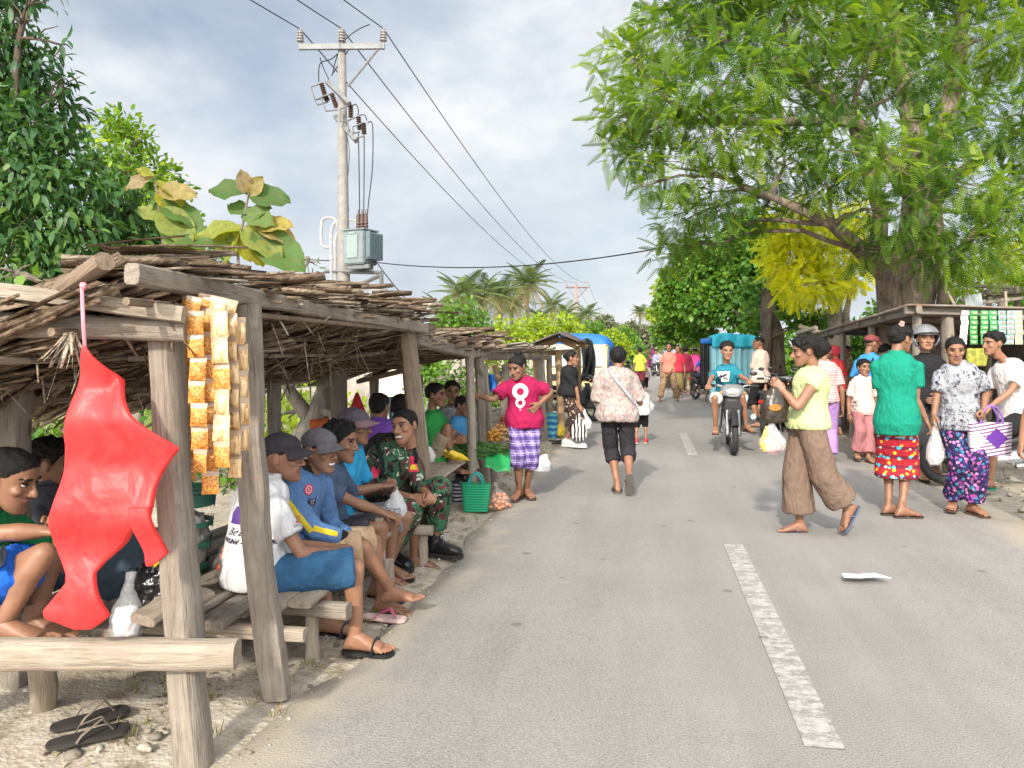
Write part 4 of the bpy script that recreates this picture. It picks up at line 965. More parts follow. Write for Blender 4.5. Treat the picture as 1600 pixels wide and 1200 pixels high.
def verge():
    s = 1.6+RN.random()**1.6*9; t_ = edge_l(s)+.12-abs(RN.gauss(0, .55)); p = RT(s, t_); return p.x, p.y
tag(stones('gravel', 900, verge, .003, .014, PEB), 'loose pale stones along the dusty verge', None, None, 'stuff')
def verge_r():
    s = 6+RN.random()**1.2*16; t_ = edge_r(s)+.1+abs(RN.gauss(0, 1.2)); p = RT(s, t_); return p.x, p.y
tag(stones('gravel', 500, verge_r, .006, .03, PEB), 'loose stones on the dirt shoulder across the road', None, None, 'stuff')
def lim(): return G(RN.uniform(40, 330), RN.uniform(1075, 1198)).xy
tag(stones('rubble', 26, lambda: tuple(lim()), .01, .035, PEB), 'pale limestone lumps around the post foot', None, None, 'stuff')
BLADE = np.array([(0, -.5, 0), (0, .5, 0), (.5, .35, .12), (.5, -.35, .12), (1, .05, .45), (1, -.05, .45)], float); BLF = np.array([(0, 1, 2, 3), (3, 2, 4, 5)])
def tufts(n, fn, size, mat, name, label):
    pos = []; xd = []
    for i in range(n):
        x, y = fn()
        for k in range(9):
            pos.append((x+RN.gauss(0, .02), y+RN.gauss(0, .02), .0)); a = RN.random()*6.3; e = RN.uniform(.4, 1.5); xd.append((math.cos(a), math.sin(a), e))
    pos = np.array(pos); xd = np.array(xd); k = len(pos); z = np.tile([.2, .1, 1.], (k, 1))
    L = size*NR.uniform(.5, 1.2, k); v, f, a = scatter(BLADE, BLF, pos, xd, z, L, None, np.full(k, .006))
    tag(link(name, mesh_np(name, v, f, a), mat), label, None, None, 'stuff')
DRYG = leafm('dry_grass', [(0, (.30, .24, .10)), (.6, (.20, .20, .06)), (1, (.07, .13, .03))], .8, .3)
def tv():
    p = G(RN.uniform(100, 480), RN.uniform(1050, 1170)); return p.x, p.y
tufts(22, tv, .05, DRYG, 'dry_grass', 'short dry grass around the bench legs')
def tv2():
    s = RN.uniform(3, 14); p = RT(s, EL-.05-abs(RN.gauss(0, .35))); return p.x, p.y
tufts(120, tv2, .045, DRYG, 'dry_grass', 'sparse dry grass along the asphalt edge')
LIT = leafm('leaf_litter', [(0, (.10, .065, .04)), (.5, (.24, .17, .10)), (1, (.40, .34, .26))], .85, .05)
def litter(n, fn, label):
    ps = np.array([(*fn(), .006+RN.random()*.012) for _ in range(n)]); a = NR.random(n)*6.28
    v, f, w = scatter(OVAL_, OVALF_, ps, np.stack([np.cos(a), np.sin(a), NR.normal(size=n)*.15], 1), np.stack([NR.normal(size=n)*.3, NR.normal(size=n)*.3, np.ones(n)], 1), NR.uniform(.012, .05, n), None, NR.uniform(.008, .03, n))
    tag(link('leaf_litter', mesh_np('leaf_litter', v, f, w), LIT), label, None, None, 'stuff')
OVAL_ = np.array([(0, 0, 0), (.3, .3, .05), (.75, .24, .0), (1, 0, -.08), (.75, -.24, 0), (.3, -.3, .05), (.5, 0, -.02)], float); OVALF_ = np.array([(0, 5, 6, 1), (6, 5, 4, 3), (1, 6, 3, 2)])
def lt1():
    p = RT(2.4+RN.random()*3.5, -1.75-abs(RN.gauss(0, .45))); return p.x, p.y
litter(900, lt1, 'dry brown leaf litter under the bench and rail')
litter(350, tv2, 'sparse dry leaf litter along the asphalt edge')
def lt2():
    p = RT(5.5+RN.random()*9, -1.6-abs(RN.gauss(0, .6))); return p.x, p.y
litter(700, lt2, 'dry brown litter beneath the further stalls')
def tv3(): return RN.uniform(-9, -3.4), RN.uniform(6, 22)
tufts(2600, tv3, .35, leafm('meadow', [(0, (.10, .20, .02)), (.6, (.22, .33, .04)), (1, (.34, .40, .07))], .7, .4), 'meadow_grass', 'bright green grass field behind the stalls')
# ---------------------------------------------------------------- leaves
LANCE = np.array([(0, 0, 0), (.28, .17, .04), (.28, -.17, .04), (.3, 0, 0), (.66, .15, .0), (.66, -.15, .0), (.68, 0, -.04), (1, 0, -.16)], float)
LANCEF = np.array([(0, 2, 3, 1), (3, 2, 5, 6), (1, 3, 6, 4), (6, 5, 7, 4)])
OVAL = np.array([(0, 0, 0), (.3, .3, .05), (.75, .24, .0), (1, 0, -.08), (.75, -.24, 0), (.3, -.3, .05), (.5, 0, -.02)], float)
OVALF = np.array([(0, 6, 2, 1), (6, 3, 3, 2), (0, 5, 4, 6), (6, 4, 3, 3)])
OVALF = np.array([(0, 5, 6, 1), (6, 5, 4, 3), (1, 6, 3, 2)])
def frond_t(npair=10, w=.21, lw=.062, droop=.25, up=.1):
    vs, fs = [], []
    for i in range(npair):
        u = .12+.86*i/(npair-1); z = -droop*u*u; L = w*math.sin(pi*(.18+.74*u))**.7
        for s in (-1, 1):
            b = len(vs); tip = (u+L*.45, s*L, z-.25*L+up*L)
            vs += [(u-lw*.5, 0, z), (u+lw*.5, 0, z), (tip[0]+lw*.35, tip[1]*.62+tip[1]*.38*.6, tip[2]*1.0), (tip[0]-lw*.55, tip[1]*.8, tip[2]-.01)]
            fs.append((b, b+1, b+2, b+3))
    return np.array(vs, float), np.array(fs)
FR, FRF = frond_t()
def unit(v): return v/(np.linalg.norm(v, axis=1, keepdims=True)+1e-9)
def clump_pts(clumps, dens, shell=.5):
    """points through the clumps' volume with the way out from each clump's heart"""
    ps, ds, ci = [], [], []
    for i, (c, r) in enumerate(clumps):
        r = np.array(r if hasattr(r, '__len__') else (r, r, r*.8)); n = max(3, int(dens*(r[0]*r[1]*r[2])**(2/3)))
        d = unit(NR.normal(size=(n, 3))); q = NR.random(n)[:, None]**shell
        ps.append(np.array(c)+d*q*r); ds.append(d); ci.append(np.full(n, i))
    return np.vstack(ps), np.vstack(ds), np.concatenate(ci)
BARK = None
def bark(name, dark, light):
    m, t = newmat(name); o = t.obj()
    n = t.noise(t.scale(o, (9, 9, 1.6)), 1.6, 6, .65, .8); b = t.noise(o, 4, 4)
    c = t.ramp(t.math('ADD', t.math('MULTIPLY', n, .7), t.math('MULTIPLY', b, .3)), [(.34, dark), (.62, light)])
    t.out(c, .9, t.bump(n, 1.0, .05), spec=.15); MATS[name] = m; return m
BK1 = bark('bark_rose', (.10, .075, .058), (.33, .26, .205)); BK2 = bark('bark_grey', (.09, .075, .06), (.30, .26, .21)); BK3 = bark('bark_dark', (.04, .032, .026), (.16, .12, .09))
def limb(mb, a, b, r0, r1, sag=.12, n=7, wob=.06):
    a, b = V(a), V(b); d = b-a; L = d.length; pts = []
    o1 = V((RN.gauss(0, 1), RN.gauss(0, 1), RN.gauss(0, .6)))*wob*L
    for i in range(n+1):
        u = i/n; p = a.lerp(b, u)+o1*math.sin(pi*u)+V((0, 0, sag*L*math.sin(pi*u)))+V((RN.gauss(0, 1), RN.gauss(0, 1), RN.gauss(0, 1)))*.012*L*(0 < i < n); pts.append(p)
    mb.tube(pts, [r0+(r1-r0)*(i/n)**.8 for i in range(n+1)], 8, round_=True); return pts
def wvar(n, ci=None, spread=.5, bias=None):
    v = NR.random(n)*spread+(1-spread)/2
    if bias is not None: v += bias[ci]
    return np.clip(v, 0, 1)
def foliage(T, TF, clumps, dens, size, droop=.35, out=.7, szj=.35, wid=1.0, bias=None, spread=.55, shell=.5, up=.5, twigs=None):
    p, d, ci = clump_pts(clumps, dens, shell); n = len(p)
    x = d*out+NR.normal(size=(n, 3))*.45+np.array([0, 0, -droop]); z = NR.normal(size=(n, 3))*.35+np.array([0, 0, up])+d*.25
    s = size*(1+szj*(NR.random(n)*2-1)); b = np.array(bias) if bias is not None else NR.normal(size=len(clumps))*.10
    return scatter(T, TF, p, unit(x), z, s, wvar(n, ci, spread, b), s*wid)
def clumps_px(L, dep=.8): return [(tuple(P(x, y, d)), (r*d/F, r*d/F*dep, r*d/F*(q[0] if q else .8))) for x, y, d, r, *q in L]
def tree(name, label, base, stems, clumps, fol, lmat, bmat, group=None, limbs=True, lr=.035):
    root = thing(name, label, 'tree' if 'tree' in name or 'palm' in name else 'shrub', base, group)
    mb = MB()
    ends = []
    for pts, r0, r1 in stems:
        k = len(pts); mb.tube(pts, [r0+(r1-r0)*i/(k-1) for i in range(k)], 12, round_=True); ends += [V(q) for q in pts[k//2:]]
    if limbs:
        for c, r in clumps:
            c = V(c); e = min(ends, key=lambda q: (q-c).length+max(0, q.z-c.z)*1.5)
            pts = limb(mb, e, c, lr, .010, .08)
            for _ in range(4):
                a = pts[RN.randrange(3, len(pts))]; dd = V((RN.gauss(0, 1), RN.gauss(0, 1), RN.gauss(0, .8))).normalized()
                rr = r if not hasattr(r, '__len__') else r[0]
                limb(mb, a, c+dd*rr*.85, .011, .004, .05, 5)
    if mb.v: mb.obj('trunk', bmat, root)
    v, f, a = merge(fol); link('crown', mesh_np('crown', v, f, a), lmat, root, smooth=False)
    return root
# ---- the big spreading tree on the far side
L1 = leafm('feather_leaf', [(0, (.026, .080, .026)), (.3, (.060, .145, .028)), (.6, (.15, .26, .03)), (.85, (.29, .40, .035)), (1, (.44, .52, .04))], .5, .5, (1.6, 1.5, .5))
cl = clumps_px([(985, 95, 12, 62), (1000, 165, 11.5, 66), (965, 185, 11.5, 34), (985, 232, 11.5, 50), (1055, 60, 12, 80), (1062, 165, 11, 80), (1048, 262, 11.2, 56), (1005, 292, 11, 24, .9), (1068, 345, 12.5, 48), (1045, 400, 13, 30), (1115, -15, 12, 95), (1150, 105, 11, 92), (1140, 205, 11, 80), (1125, 300, 11.5, 62),
    (1110, 372, 13, 44), (1230, 35, 12, 105), (1240, 160, 12.5, 92), (1225, 250, 12, 66), (1330, 5, 13, 105), (1330, 120, 14, 80), (1310, 235, 11.5, 74), (1430, 25, 14.5, 92), (1400, 325, 10.8, 66), (1385, 250, 10.5, 52), (1455, 262, 11, 48), (1500, 375, 11, 60), (1535, 60, 13, 84), (1565, 185, 12, 72), (1595, 300, 12, 66),
    (1465, 405, 11.5, 46), (1580, 400, 12.4, 50), (1640, 60, 12, 90), (1660, 220, 12, 90), (1480, 150, 16, 60), (1350, 392, 11.6, 34), (1180, -80, 12, 120), (1300, -110, 13, 120), (1450, -100, 13, 120), (1600, -80, 13, 120), (1260, 318, 12.8, 34), (1440, 380, 11.0, 34), (1440, 110, 11.6, 62), (1485, 205, 11.5, 50), (1432, 205, 11.3, 42), (1525, 290, 11, 54), (1565, 340, 11, 48), (1290, 285, 11.5, 42), (1380, 60, 12, 60), (1190, 330, 12.4, 36)])
bi = [.15, .1, .2, -.05, 0, .05, .12, .0, .12, .05, 0, -.02, .14, .0, -.06, .0, -.08, -.05, .16, .05, -.10, .0, -.05, .10, -.06, -.04, .08, -.05, -.02, .02, .20, .12, .10, -.06, .06, .04, -.05, -.10, -.08, .1, 0, -.1, -.06, .1, .1, .1, .1, .0, -.05]
fol = [foliage(FR, FRF, cl, 760, .28, .22, .55, .4, 1.0, bi, .5, .35, 1.0)]
b0 = P(1408, 500, 13.0); b0.z = 0
st = [([b0, b0+V((.02, .05, 1.1)), P(1425, 400, 13), P(1432, 300, 13), P(1425, 200, 13.2), P(1410, 120, 13.2), P(1400, 40, 13.2)], .34, .08),
      ([b0+V((.1, .1, 1.2)), P(1455, 390, 13.1), P(1450, 290, 13.2), P(1480, 180, 13.3), P(1500, 80, 13.4), P(1505, 0, 13.4)], .26, .08),
      ([b0+V((-.1, 0, 1.0)), P(1385, 430, 12.6), P(1345, 390, 12.2), P(1300, 350, 11.9), P(1200, 305, 11.6)], .22, .05),
      ([P(1405, 440, 13), P(1372, 380, 12.9), P(1376, 330, 12.9), P(1330, 180, 12.6), P(1240, 110, 12.2), P(1120, 60, 12)], .18, .05),
      ([P(1432, 300, 13), P(1340, 190, 12.5), P(1210, 190, 11.8), P(1080, 190, 11.4)], .13, .04),
      ([P(1445, 310, 13.1), P(1530, 250, 12.7), P(1600, 200, 12.4)], .13, .05), ([P(1440, 330, 13.1), P(1400, 290, 11.8), P(1390, 270, 11)], .08, .03),
      ([b0+V((.35, -.1, .2)), P(1476, 440, 12.8), P(1500, 390, 12.4), P(1540, 340, 12.2)], .10, .05)]
for dx, dy, hh in ((-.42, -.25, .5), (.45, -.3, .45), (.1, -.5, .55), (-.2, .4, .5), (.6, .2, .35)): st.append(([b0+V((dx*1.5, dy*1.5, -.05)), b0+V((dx*.8, dy*.8, hh*.5)), b0+V((dx*.35, dy*.35, hh*1.8))], .16, .12))
tree('rain_tree', 'huge spreading feathery leaved tree with several rosy trunks over the tin roofed stall', b0, st, cl, fol, L1, BK1, None, True, .05)
# ---- yellow feathery tree behind it
L2 = leafm('yellow_leaf', [(0, (.34, .44, .015)), (.5, (.62, .66, .02)), (1, (.80, .76, .03))], .55, .5, (1.3, 1.2, .5))
cl = clumps_px([(1235, 350, 18, 44), (1285, 380, 18, 52), (1230, 410, 18, 40), (1275, 445, 18, 46), (1330, 350, 18.5, 40), (1215, 380, 18, 30), (1330, 430, 18.5, 34), (1240, 455, 17.5, 28)])
b1 = P(1305, 500, 18.5); b1.z = 0
tree('yellow_tree', 'bright yellow feathery tree glowing under the huge tree', b1, [([b1, P(1305, 480, 18.5), P(1290, 440, 18.3), P(1262, 400, 18.1)], .22, .05), ([P(1300, 490, 18.5), P(1325, 430, 18.6), P(1340, 370, 18.6)], .14, .04), ([b1+V((.2, -.2, 0)), P(1322, 490, 18.4), P(1330, 450, 18.4)], .12, .04)], cl, [foliage(FR, FRF, cl, 1300, .28, .3, .6, .4, 1.0, None, .6)], L2, BK2)
# ---- broad green trees further along on that side
L3 = leafm('mid_leaf', [(0, (.03, .10, .02)), (.4, (.085, .21, .03)), (.75, (.19, .33, .035)), (1, (.34, .44, .04))], .45, .4, (1.5, 1.4, .5))
L3b = leafm('lime_leaf', [(0, (.13, .24, .02)), (.45, (.29, .42, .03)), (1, (.50, .56, .04))], .5, .45, (1.35, 1.25, .5))
cl = clumps_px([(1060, 440, 26, 34), (1110, 420, 25, 42), (1160, 430, 24, 40), (1050, 480, 26, 32), (1100, 475, 24.5, 42), (1150, 485, 24, 40), (1190, 470, 23, 34), (1045, 520, 27, 30), (1090, 515, 26, 34), (1125, 400, 25, 30), (1180, 500, 22, 22), (1150, 385, 24, 40), (1188, 405, 23.5, 36), (1080, 395, 26, 32), (1175, 350, 24, 34)])
b2 = P(1110, 540, 26); b2.z = 0
tree('leafy_tree', 'dense mid green tree standing behind the cyan tarpaulin', b2, [([b2, P(1110, 510, 26), P(1105, 440, 25.5)], .2, .06)], cl, [foliage(OVAL, OVALF, cl, 2000, .17, .25, .6, .4, 1.0, None, .5)], L3, BK3)
cl = clumps_px([(1040, 455, 31, 22), (1032, 490, 31, 22), (1050, 520, 30, 26), (1080, 535, 29, 24), (1035, 525, 31, 16)])
b2 = P(1046, 545, 31); b2.z = 0
tree('leafy_tree', 'bright lime green tree where the road narrows past the crowd', b2, [([b2, P(1045, 510, 31)], .15, .05)], cl, [foliage(OVAL, OVALF, cl, 1700, .17, .2, .6)], L3b, BK3)
cl = clumps_px([(1215, 440, 21, 30), (1185, 455, 20.5, 30), (1218, 480, 21, 26), (1245, 490, 19.5, 26), (1280, 500, 19.5, 26), (1175, 520, 21, 20), (1265, 510, 20, 18)])
b2 = P(1204, 545, 20); b2.z = 0
tree('dark_trunk_tree', 'shaded tree with a thick dark vine wrapped trunk behind the man in peach', b2, [([b2+V((.1, 0, 0)), P(1207, 520, 20), P(1200, 490, 20.2), P(1196, 450, 20.4)], .34, .16), ([b2+V((-.3, -.2, 0)), P(1199, 530, 19.7), P(1204, 490, 19.8)], .16, .06)], cl, [foliage(OVAL, OVALF, cl, 1900, .15, .25, .6, .4, 1.0, [-.1]*7)], L3, BK3)
cl = clumps_px([(1530, 430, 17, 40), (1590, 430, 17, 44), (1500, 450, 17, 26), (1570, 390, 18, 40), (1640, 420, 17, 50)])
b2 = P(1570, 520, 17); b2.z = 0
tree('leafy_tree', 'yellowish small leaved tree rising behind the tin roof', b2, [([b2, P(1565, 470, 17), P(1560, 420, 17)], .12, .04)], cl, [foliage(OVAL, OVALF, cl, 1300, .12, .2, .6)], L3b, BK2)
# far right hill of foliage that closes the gaps behind the stall
for i, (x, y, d, r, lb) in enumerate([(1300, 520, 24, 40, 'low dark bush between the vine trunk and the tin roof'), (1400, 500, 24, 50, 'dark bush behind the huge trunk'), (1480, 490, 26, 50, 'dark bush behind the leaning grey stem'), (1620, 470, 26, 60, 'dark bush at the edge behind the tin roof')]):
    cl = clumps_px([(x, y, d, r), (x+r*.8, y+25, d, r*.8), (x-r*.6, y+30, d-.5, r*.7), (x, y+45, d-.8, r*.8)]); b2 = P(x, y, d); b2.z = 0
    tree('bush', lb, b2, [([b2, P(x, y, d)], .06, .03)], cl, [foliage(OVAL, OVALF, cl, 1400, .15, .2, .6, .4, 1.0, [-.15]*4)], L3, BK3, 'bushes behind the tin roofed stall')
# ---- mango on the near side
L4 = leafm('mango_leaf', [(0, (.016, .055, .022)), (.35, (.036, .105, .034)), (.65, (.075, .17, .04)), (.88, (.17, .28, .04)), (1, (.34, .40, .05))], .45, .35, (1.5, 1.5, .5), .4)
cl = clumps_px([(-30, 60, 7.4, 90), (40, 110, 7.4, 70), (70, 180, 7.4, 66), (0, 210, 7.0, 100), (95, 245, 7.2, 70), (30, 300, 6.8, 95), (150, 315, 7.2, 80), (100, 370, 6.8, 80), (210, 345, 7.6, 66), (20, 400, 6.6, 80), (190, 405, 7.2, 66), (265, 385, 7.8, 44), (-90, 180, 7, 110), (-80, 330, 6.6, 110), (110, 430, 6.8, 60), (250, 425, 7.4, 44), (-20, -40, 7.4, 80)])
sp = clumps_px([(45, 15, 7.2, 48), (95, 70, 7.2, 34), (110, 140, 7.4, 30), (60, -20, 7.2, 40)])
bm_ = P(40, 520, 7.6); bm_.z = 0
tree('mango_tree', 'tall dark glossy leaved tree rising over the nearest stall', bm_, [([bm_, P(45, 480, 7.5), P(40, 350, 7.3), P(20, 200, 7.2), P(30, 60, 7.2)], .12, .03), ([P(45, 450, 7.5), P(130, 370, 7.3), P(210, 330, 7.5)], .06, .03)], cl+sp,
     [foliage(LANCE, LANCEF, cl, 3000, .125, .75, .55, .35, .95, None, .5, .4, .6), foliage(LANCE, LANCEF, sp, 260, .13, .6, .7, .3, .9, [-.12]*4, .2, .5, .5)], L4, BK3, None, True, .02)
cl = clumps_px([(185, 228, 13, 52), (165, 275, 13, 44), (220, 270, 13, 50), (250, 310, 13, 46), (205, 320, 13, 54), (280, 345, 13.4, 34), (185, 190, 13, 32), (215, 215, 13, 30), (262, 270, 13.4, 26), (285, 295, 13.4, 18), (235, 370, 13, 50), (300, 385, 13.4, 34), (330, 400, 13.6, 30), (170, 350, 13, 50)])
b2 = P(215, 520, 13); b2.z = 0
tree('leafy_tree', 'sunlit yellow green tree showing behind the dark glossy tree', b2, [([b2, P(215, 400, 13), P(205, 300, 13)], .1, .04)], cl, [foliage(OVAL, OVALF, cl, 1700, .12, .1, .7, .4, .8, [.22, .12, .1, .2, .1, .0, .05, .1, .2, .0, .05, .1, .0, .1, .0], .6)], L3, BK2)
# low shoots at the picture edge
cl = clumps_px([(30, 425, 4.6, 30), (60, 440, 4.6, 18)]); b2 = P(30, 640, 4.6); b2.z = 0
tree('sapling', 'small sapling with round pale green leaves at the eave end', b2, [([b2, P(35, 520, 4.6), P(30, 430, 4.6)], .012, .005)], cl, [foliage(OVAL, OVALF, cl, 160, .075, .3, .6, .3, 1.1, [.1, .2], .5)], L3, BK2)
# ---- teak shoots with very large leaves
def teak_leaf(nx=6, ny=4):
    vs, fs = [], []
    for i in range(nx+1):
        u = i/nx; w = .36*math.sin(pi*min(1, u*.93+.05))**.75
        for j in range(-ny//2, ny//2+1):
            q = j/(ny/2); vs.append((u, w*q, -.22*u*u-.07*abs(q)**1.5*0+.09*abs(q)+.035*math.sin(u*17+q*3)+.05*q*math.sin(u*8)))
    k = ny+1
    for i in range(nx):
        for j in range(ny): fs.append((i*k+j, i*k+j+1, (i+1)*k+j+1, (i+1)*k+j))
    return np.array(vs), np.array(fs)
TL, TLF = teak_leaf()
L5 = leafm('teak_leaf', [(0, (.05, .14, .035)), (.3, (.10, .22, .05)), (.55, (.22, .32, .10)), (.75, (.50, .45, .02)), (.92, (.58, .50, .05)), (1, (.36, .27, .20))], .6, .5, (1.3, 1.2, .45))
_t = L5.node_tree; _nt = NT.__new__(NT); _nt.t = _t
_b = [n for n in _t.nodes if n.type == 'BSDF_PRINCIPLED'][0]; _c = _b.inputs['Base Color'].links[0].from_socket; _o = _nt.obj()
_k = _nt.mix(_nt.ramp(_nt.noise(_o, 26, 5, .65), [(.42, (.0,)*3), (.62, (.6,)*3)]), _c, (.16, .13, .05, 1)); _t.links.new(_k, _b.inputs['Base Color'])
_t.links.new(_nt.bump(_nt.noise(_o, 60, 3), .5, .01), _b.inputs['Normal'])
def teak(label, base, stem, leaves):
    root = thing('teak_sapling', label, 'shrub', base, 'teak saplings behind the thatch'); mb = MB()
    mb.tube(stem, [.018-.010*i/(len(stem)-1) for i in range(len(stem))], 8, round_=True)
    ps, xd, zd, sz, va = [], [], [], [], []
    for x, y, dd, tx, ty, s, v in leaves:
        a = P(x, y, dd); b = P(tx, ty, dd-RN.uniform(-.05, .12)); e = min(stem, key=lambda q: (V(q)-a).length)
        mb.tube([e, a], [.006, .004], 6)
        ps.append(a); xd.append(b-a); zd.append((RN.gauss(0, .3), -.75+RN.gauss(0, .25), .55)); sz.append((b-a).length*.98); va.append(v)
    mb.obj('stem', BK2, root)
    ps, xd, zd = (np.array([tuple(q) for q in w]) for w in (ps, xd, zd))
    v, f, a = scatter(TL, TLF, ps, unit(xd), zd, np.array(sz), np.array(va)); link('leaf', mesh_np('leaf', v, f, a), L5, root)
d = 6.6; b2 = P(395, 600, d); b2.z = 0
teak('large leaved teak shoot with yellowing leaves standing tallest behind the thatch ridge', b2, [b2, P(372, 480, d), P(372, 390, d), P(385, 320, d), P(390, 300, d)],
     [(387, 302, d, 324, 291, .1, .12), (388, 303, d, 376, 266, .1, .99), (390, 305, d, 408, 276, 1, .97), (390, 306, d, 452, 308, 1, .1), (386, 335, d, 355, 315, 1, .25), (384, 335, d, 425, 345, 1, .42), (380, 345, d, 420, 318, 1, .35), (378, 360, d, 300, 358, 1, .62), (376, 362, d, 330, 395, 1, .66), (376, 365, d, 345, 408, 1, .62), (378, 370, d, 392, 408, 1, .7),
      (380, 360, d, 440, 395, 1, .6), (400, 350, d, 462, 372, 1, .98), (400, 355, d, 455, 345, 1, .95), (398, 362, d, 432, 410, 1, .35), (375, 372, d, 350, 372, 1, .4), (380, 380, d, 415, 412, 1, .68), (402, 372, d, 475, 415, 1, .3), (372, 385, d, 330, 360, 1, .55)])
d = 6.9; b2 = P(262, 600, d); b2.z = 0
teak('large leaved teak shoot with yellow and faded leaves beside the dark glossy tree', b2, [b2, P(258, 470, d), P(255, 380, d), P(245, 300, d), P(240, 275, d)],
     [(240, 278, d, 193, 290, 1, .99), (240, 275, d, 212, 262, 1, .66), (243, 285, d, 290, 315, 1, .66), (244, 300, d, 275, 330, 1, .7), (248, 310, d, 225, 330, 1, .35), (250, 320, d, 318, 345, 1, .3), (250, 330, d, 300, 375, 1, .6), (252, 345, d, 215, 320, 1, .6), (254, 360, d, 330, 372, 1, .2), (255, 380, d, 305, 405, 1, .68), (255, 385, d, 240, 395, 1, .62), (256, 395, d, 325, 400, 1, .7), (250, 300, d, 305, 300, 1, .97)])
cl = clumps_px([(480, 415, 8.5, 24), (495, 425, 8.5, 16)]); b2 = P(485, 600, 8.5); b2.z = 0
tree('sapling', 'thin grey leaved sapling between thatch and transformer', b2, [([b2, P(485, 450, 8.5), P(480, 405, 8.5)], .01, .004)], cl, [foliage(LANCE, LANCEF, cl, 150, .10, .0, .8, .3, .8, [-.05, 0], .4)], L3, BK2)
# ---- shrubs behind the stalls and along the verge, one per clump of growth
def bush(label, x, y, d, r, mat, dens=120, size=.16, T=OVAL, TF=OVALF, bias=0.0, group='shrubs along the stalls'):
    cl = clumps_px([(x, y, d, r), (x-r*.75, y+r*.45, d+.2, r*.7), (x+r*.75, y+r*.4, d-.2, r*.7), (x, y+r*.9, d-.3, r*.85)]); b_ = P(x, y, d); b_.z = 0
    return tree('bush', label, b_, [([b_, P(x, y, d)], .05, .02)], cl, [foliage(T, TF, cl, dens, size, .15, .6, .4, 1.0, [bias]*4, .6)], mat, BK2, group)
for x, y, d, r, mat, sz, lb in [(720, 490, 22, 34, L3, .2, 'mid green bush over the second stall roof'), (700, 500, 23, 22, L3, .2, 'small dark bush beside the leaf roof end'), (790, 520, 30, 30, L3b, .26, 'lime green bush under the leaning palms'), (835, 515, 32, 32, L3b, .26, 'lime green bush right above the tin gable'), (880, 512, 33, 30, L3b, .26, 'lime green bush at the far pole foot'),
        (955, 535, 36, 26, L3b, .26, 'lime green bush behind the blue truck tarpaulin'), (985, 545, 44, 22, L3, .26, 'green bush at the bend of the road'), (975, 522, 60, 18, L3, .3, 'distant green bush beneath the fan palms'), (925, 520, 50, 24, L3, .3, 'distant dull bush behind the truck'), (760, 535, 24, 26, L3b, .22, 'lime green bush behind the second stall'),
        (470, 640, 9.5, 70, L3b, .10, 'sunlit shrub seen through the nearest stall'), (560, 660, 11, 60, L3b, .12, 'pale shrub behind the woman in purple'), (690, 590, 14, 40, L3, .14, 'shrub seen under the second roof'), (360, 700, 8.2, 80, L3, .10, 'dark shrub behind the green basket'), (150, 690, 7.5, 90, L3, .10, 'dark shrub behind the hanging red bag'), (745, 600, 16, 36, L3, .14, 'shrub seen past the forked post'), (40, 640, 7.0, 80, L3, .10, 'dark shrub behind the squatting man'), (800, 590, 20, 40, L3, .16, 'shrub behind the third stall')]:
    bush(lb, x, y, d, r, mat, (1500 if d < 28 else 1100) if d > 12 else 900, sz*(.62 if d > 12 else .9))
for x, y, d, r, lb in [(1240, 545, 34, 40, 'far green bush closing the gap behind the vine trunk'), (1330, 540, 36, 50, 'far green bush low behind the tin roof end'), (1450, 535, 36, 60, 'far green bush deep behind the tin roof'), (1580, 530, 36, 60, 'far green bush behind the picture edge'), (640, 560, 34, 40, 'far bush behind the second stall back'), (520, 570, 32, 50, 'far bush behind the whitewashed shed'), (380, 575, 30, 60, 'far bush behind the pale bare tree'), (240, 575, 28, 70, 'far bush behind the dark mango trunk'), (1100, 560, 60, 30, 'distant bush beyond the cyan tarpaulin'), (1170, 560, 50, 30, 'distant bush beyond the man in peach')]:
    bush(lb, x, y, d, r, L3 if d < 40 else L3b, 420, .3, group='far bushes closing the view')
# grey hazy growth at the road's end and bougainvillea
HZ = leafm('hazed_leaf', [(0, (.09, .11, .07)), (.5, (.17, .19, .12)), (1, (.27, .27, .19))], .7, .3)  # paling by distance haze is put into these leaf colours
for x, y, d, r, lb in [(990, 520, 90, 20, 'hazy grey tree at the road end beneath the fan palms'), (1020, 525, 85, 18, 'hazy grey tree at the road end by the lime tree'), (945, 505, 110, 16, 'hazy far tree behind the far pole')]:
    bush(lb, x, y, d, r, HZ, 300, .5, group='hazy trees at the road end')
BO = leafm('bougainvillea', [(0, (.30, .03, .18)), (.6, (.50, .07, .30)), (1, (.12, .18, .05))], .6, .4, (1.2, .9, 1.1))
bush('magenta flowering hedge closing the far end of the road', 1010, 556, 62, 12, BO, 300, .35, group=None)
bush('second magenta flowering hedge beside the far blue canopy', 992, 560, 66, 9, BO, 300, .35, group=None)
# ---- palms
def palm_frond(n=16, droop=.75):
    vs, fs = [], []
    for i in range(n):
        u = .1+.9*i/(n-1); x = u; z = .18*u-droop*u*u*.75; L = .30*math.sin(pi*(.14+.80*u))**.6
        for s in (-1, 1):
            b = len(vs); vs += [(x-.020, 0, z), (x+.020, 0, z), (x+L*.45+.008, s*L*.75, z-L*.42), (x+L*.45-.016, s*L*.75, z-L*.42)]; fs.append((b, b+1, b+2, b+3))
        if i < n-1:
            u2 = u+.9/(n-1); z2 = .18*u2-droop*u2*u2*.75; b = len(vs); vs += [(u, -.008, z+.002), (u, .008, z+.002), (u2, .008, z2+.002), (u2, -.008, z2+.002)]; fs.append((b, b+1, b+2, b+3))
    return np.array(vs), np.array(fs)
PF, PFF = palm_frond()
L6 = leafm('palm_leaf', [(0, (.05, .085, .03)), (.5, (.12, .17, .06)), (.85, (.24, .26, .11)), (1, (.34, .25, .12))], .5, .3)
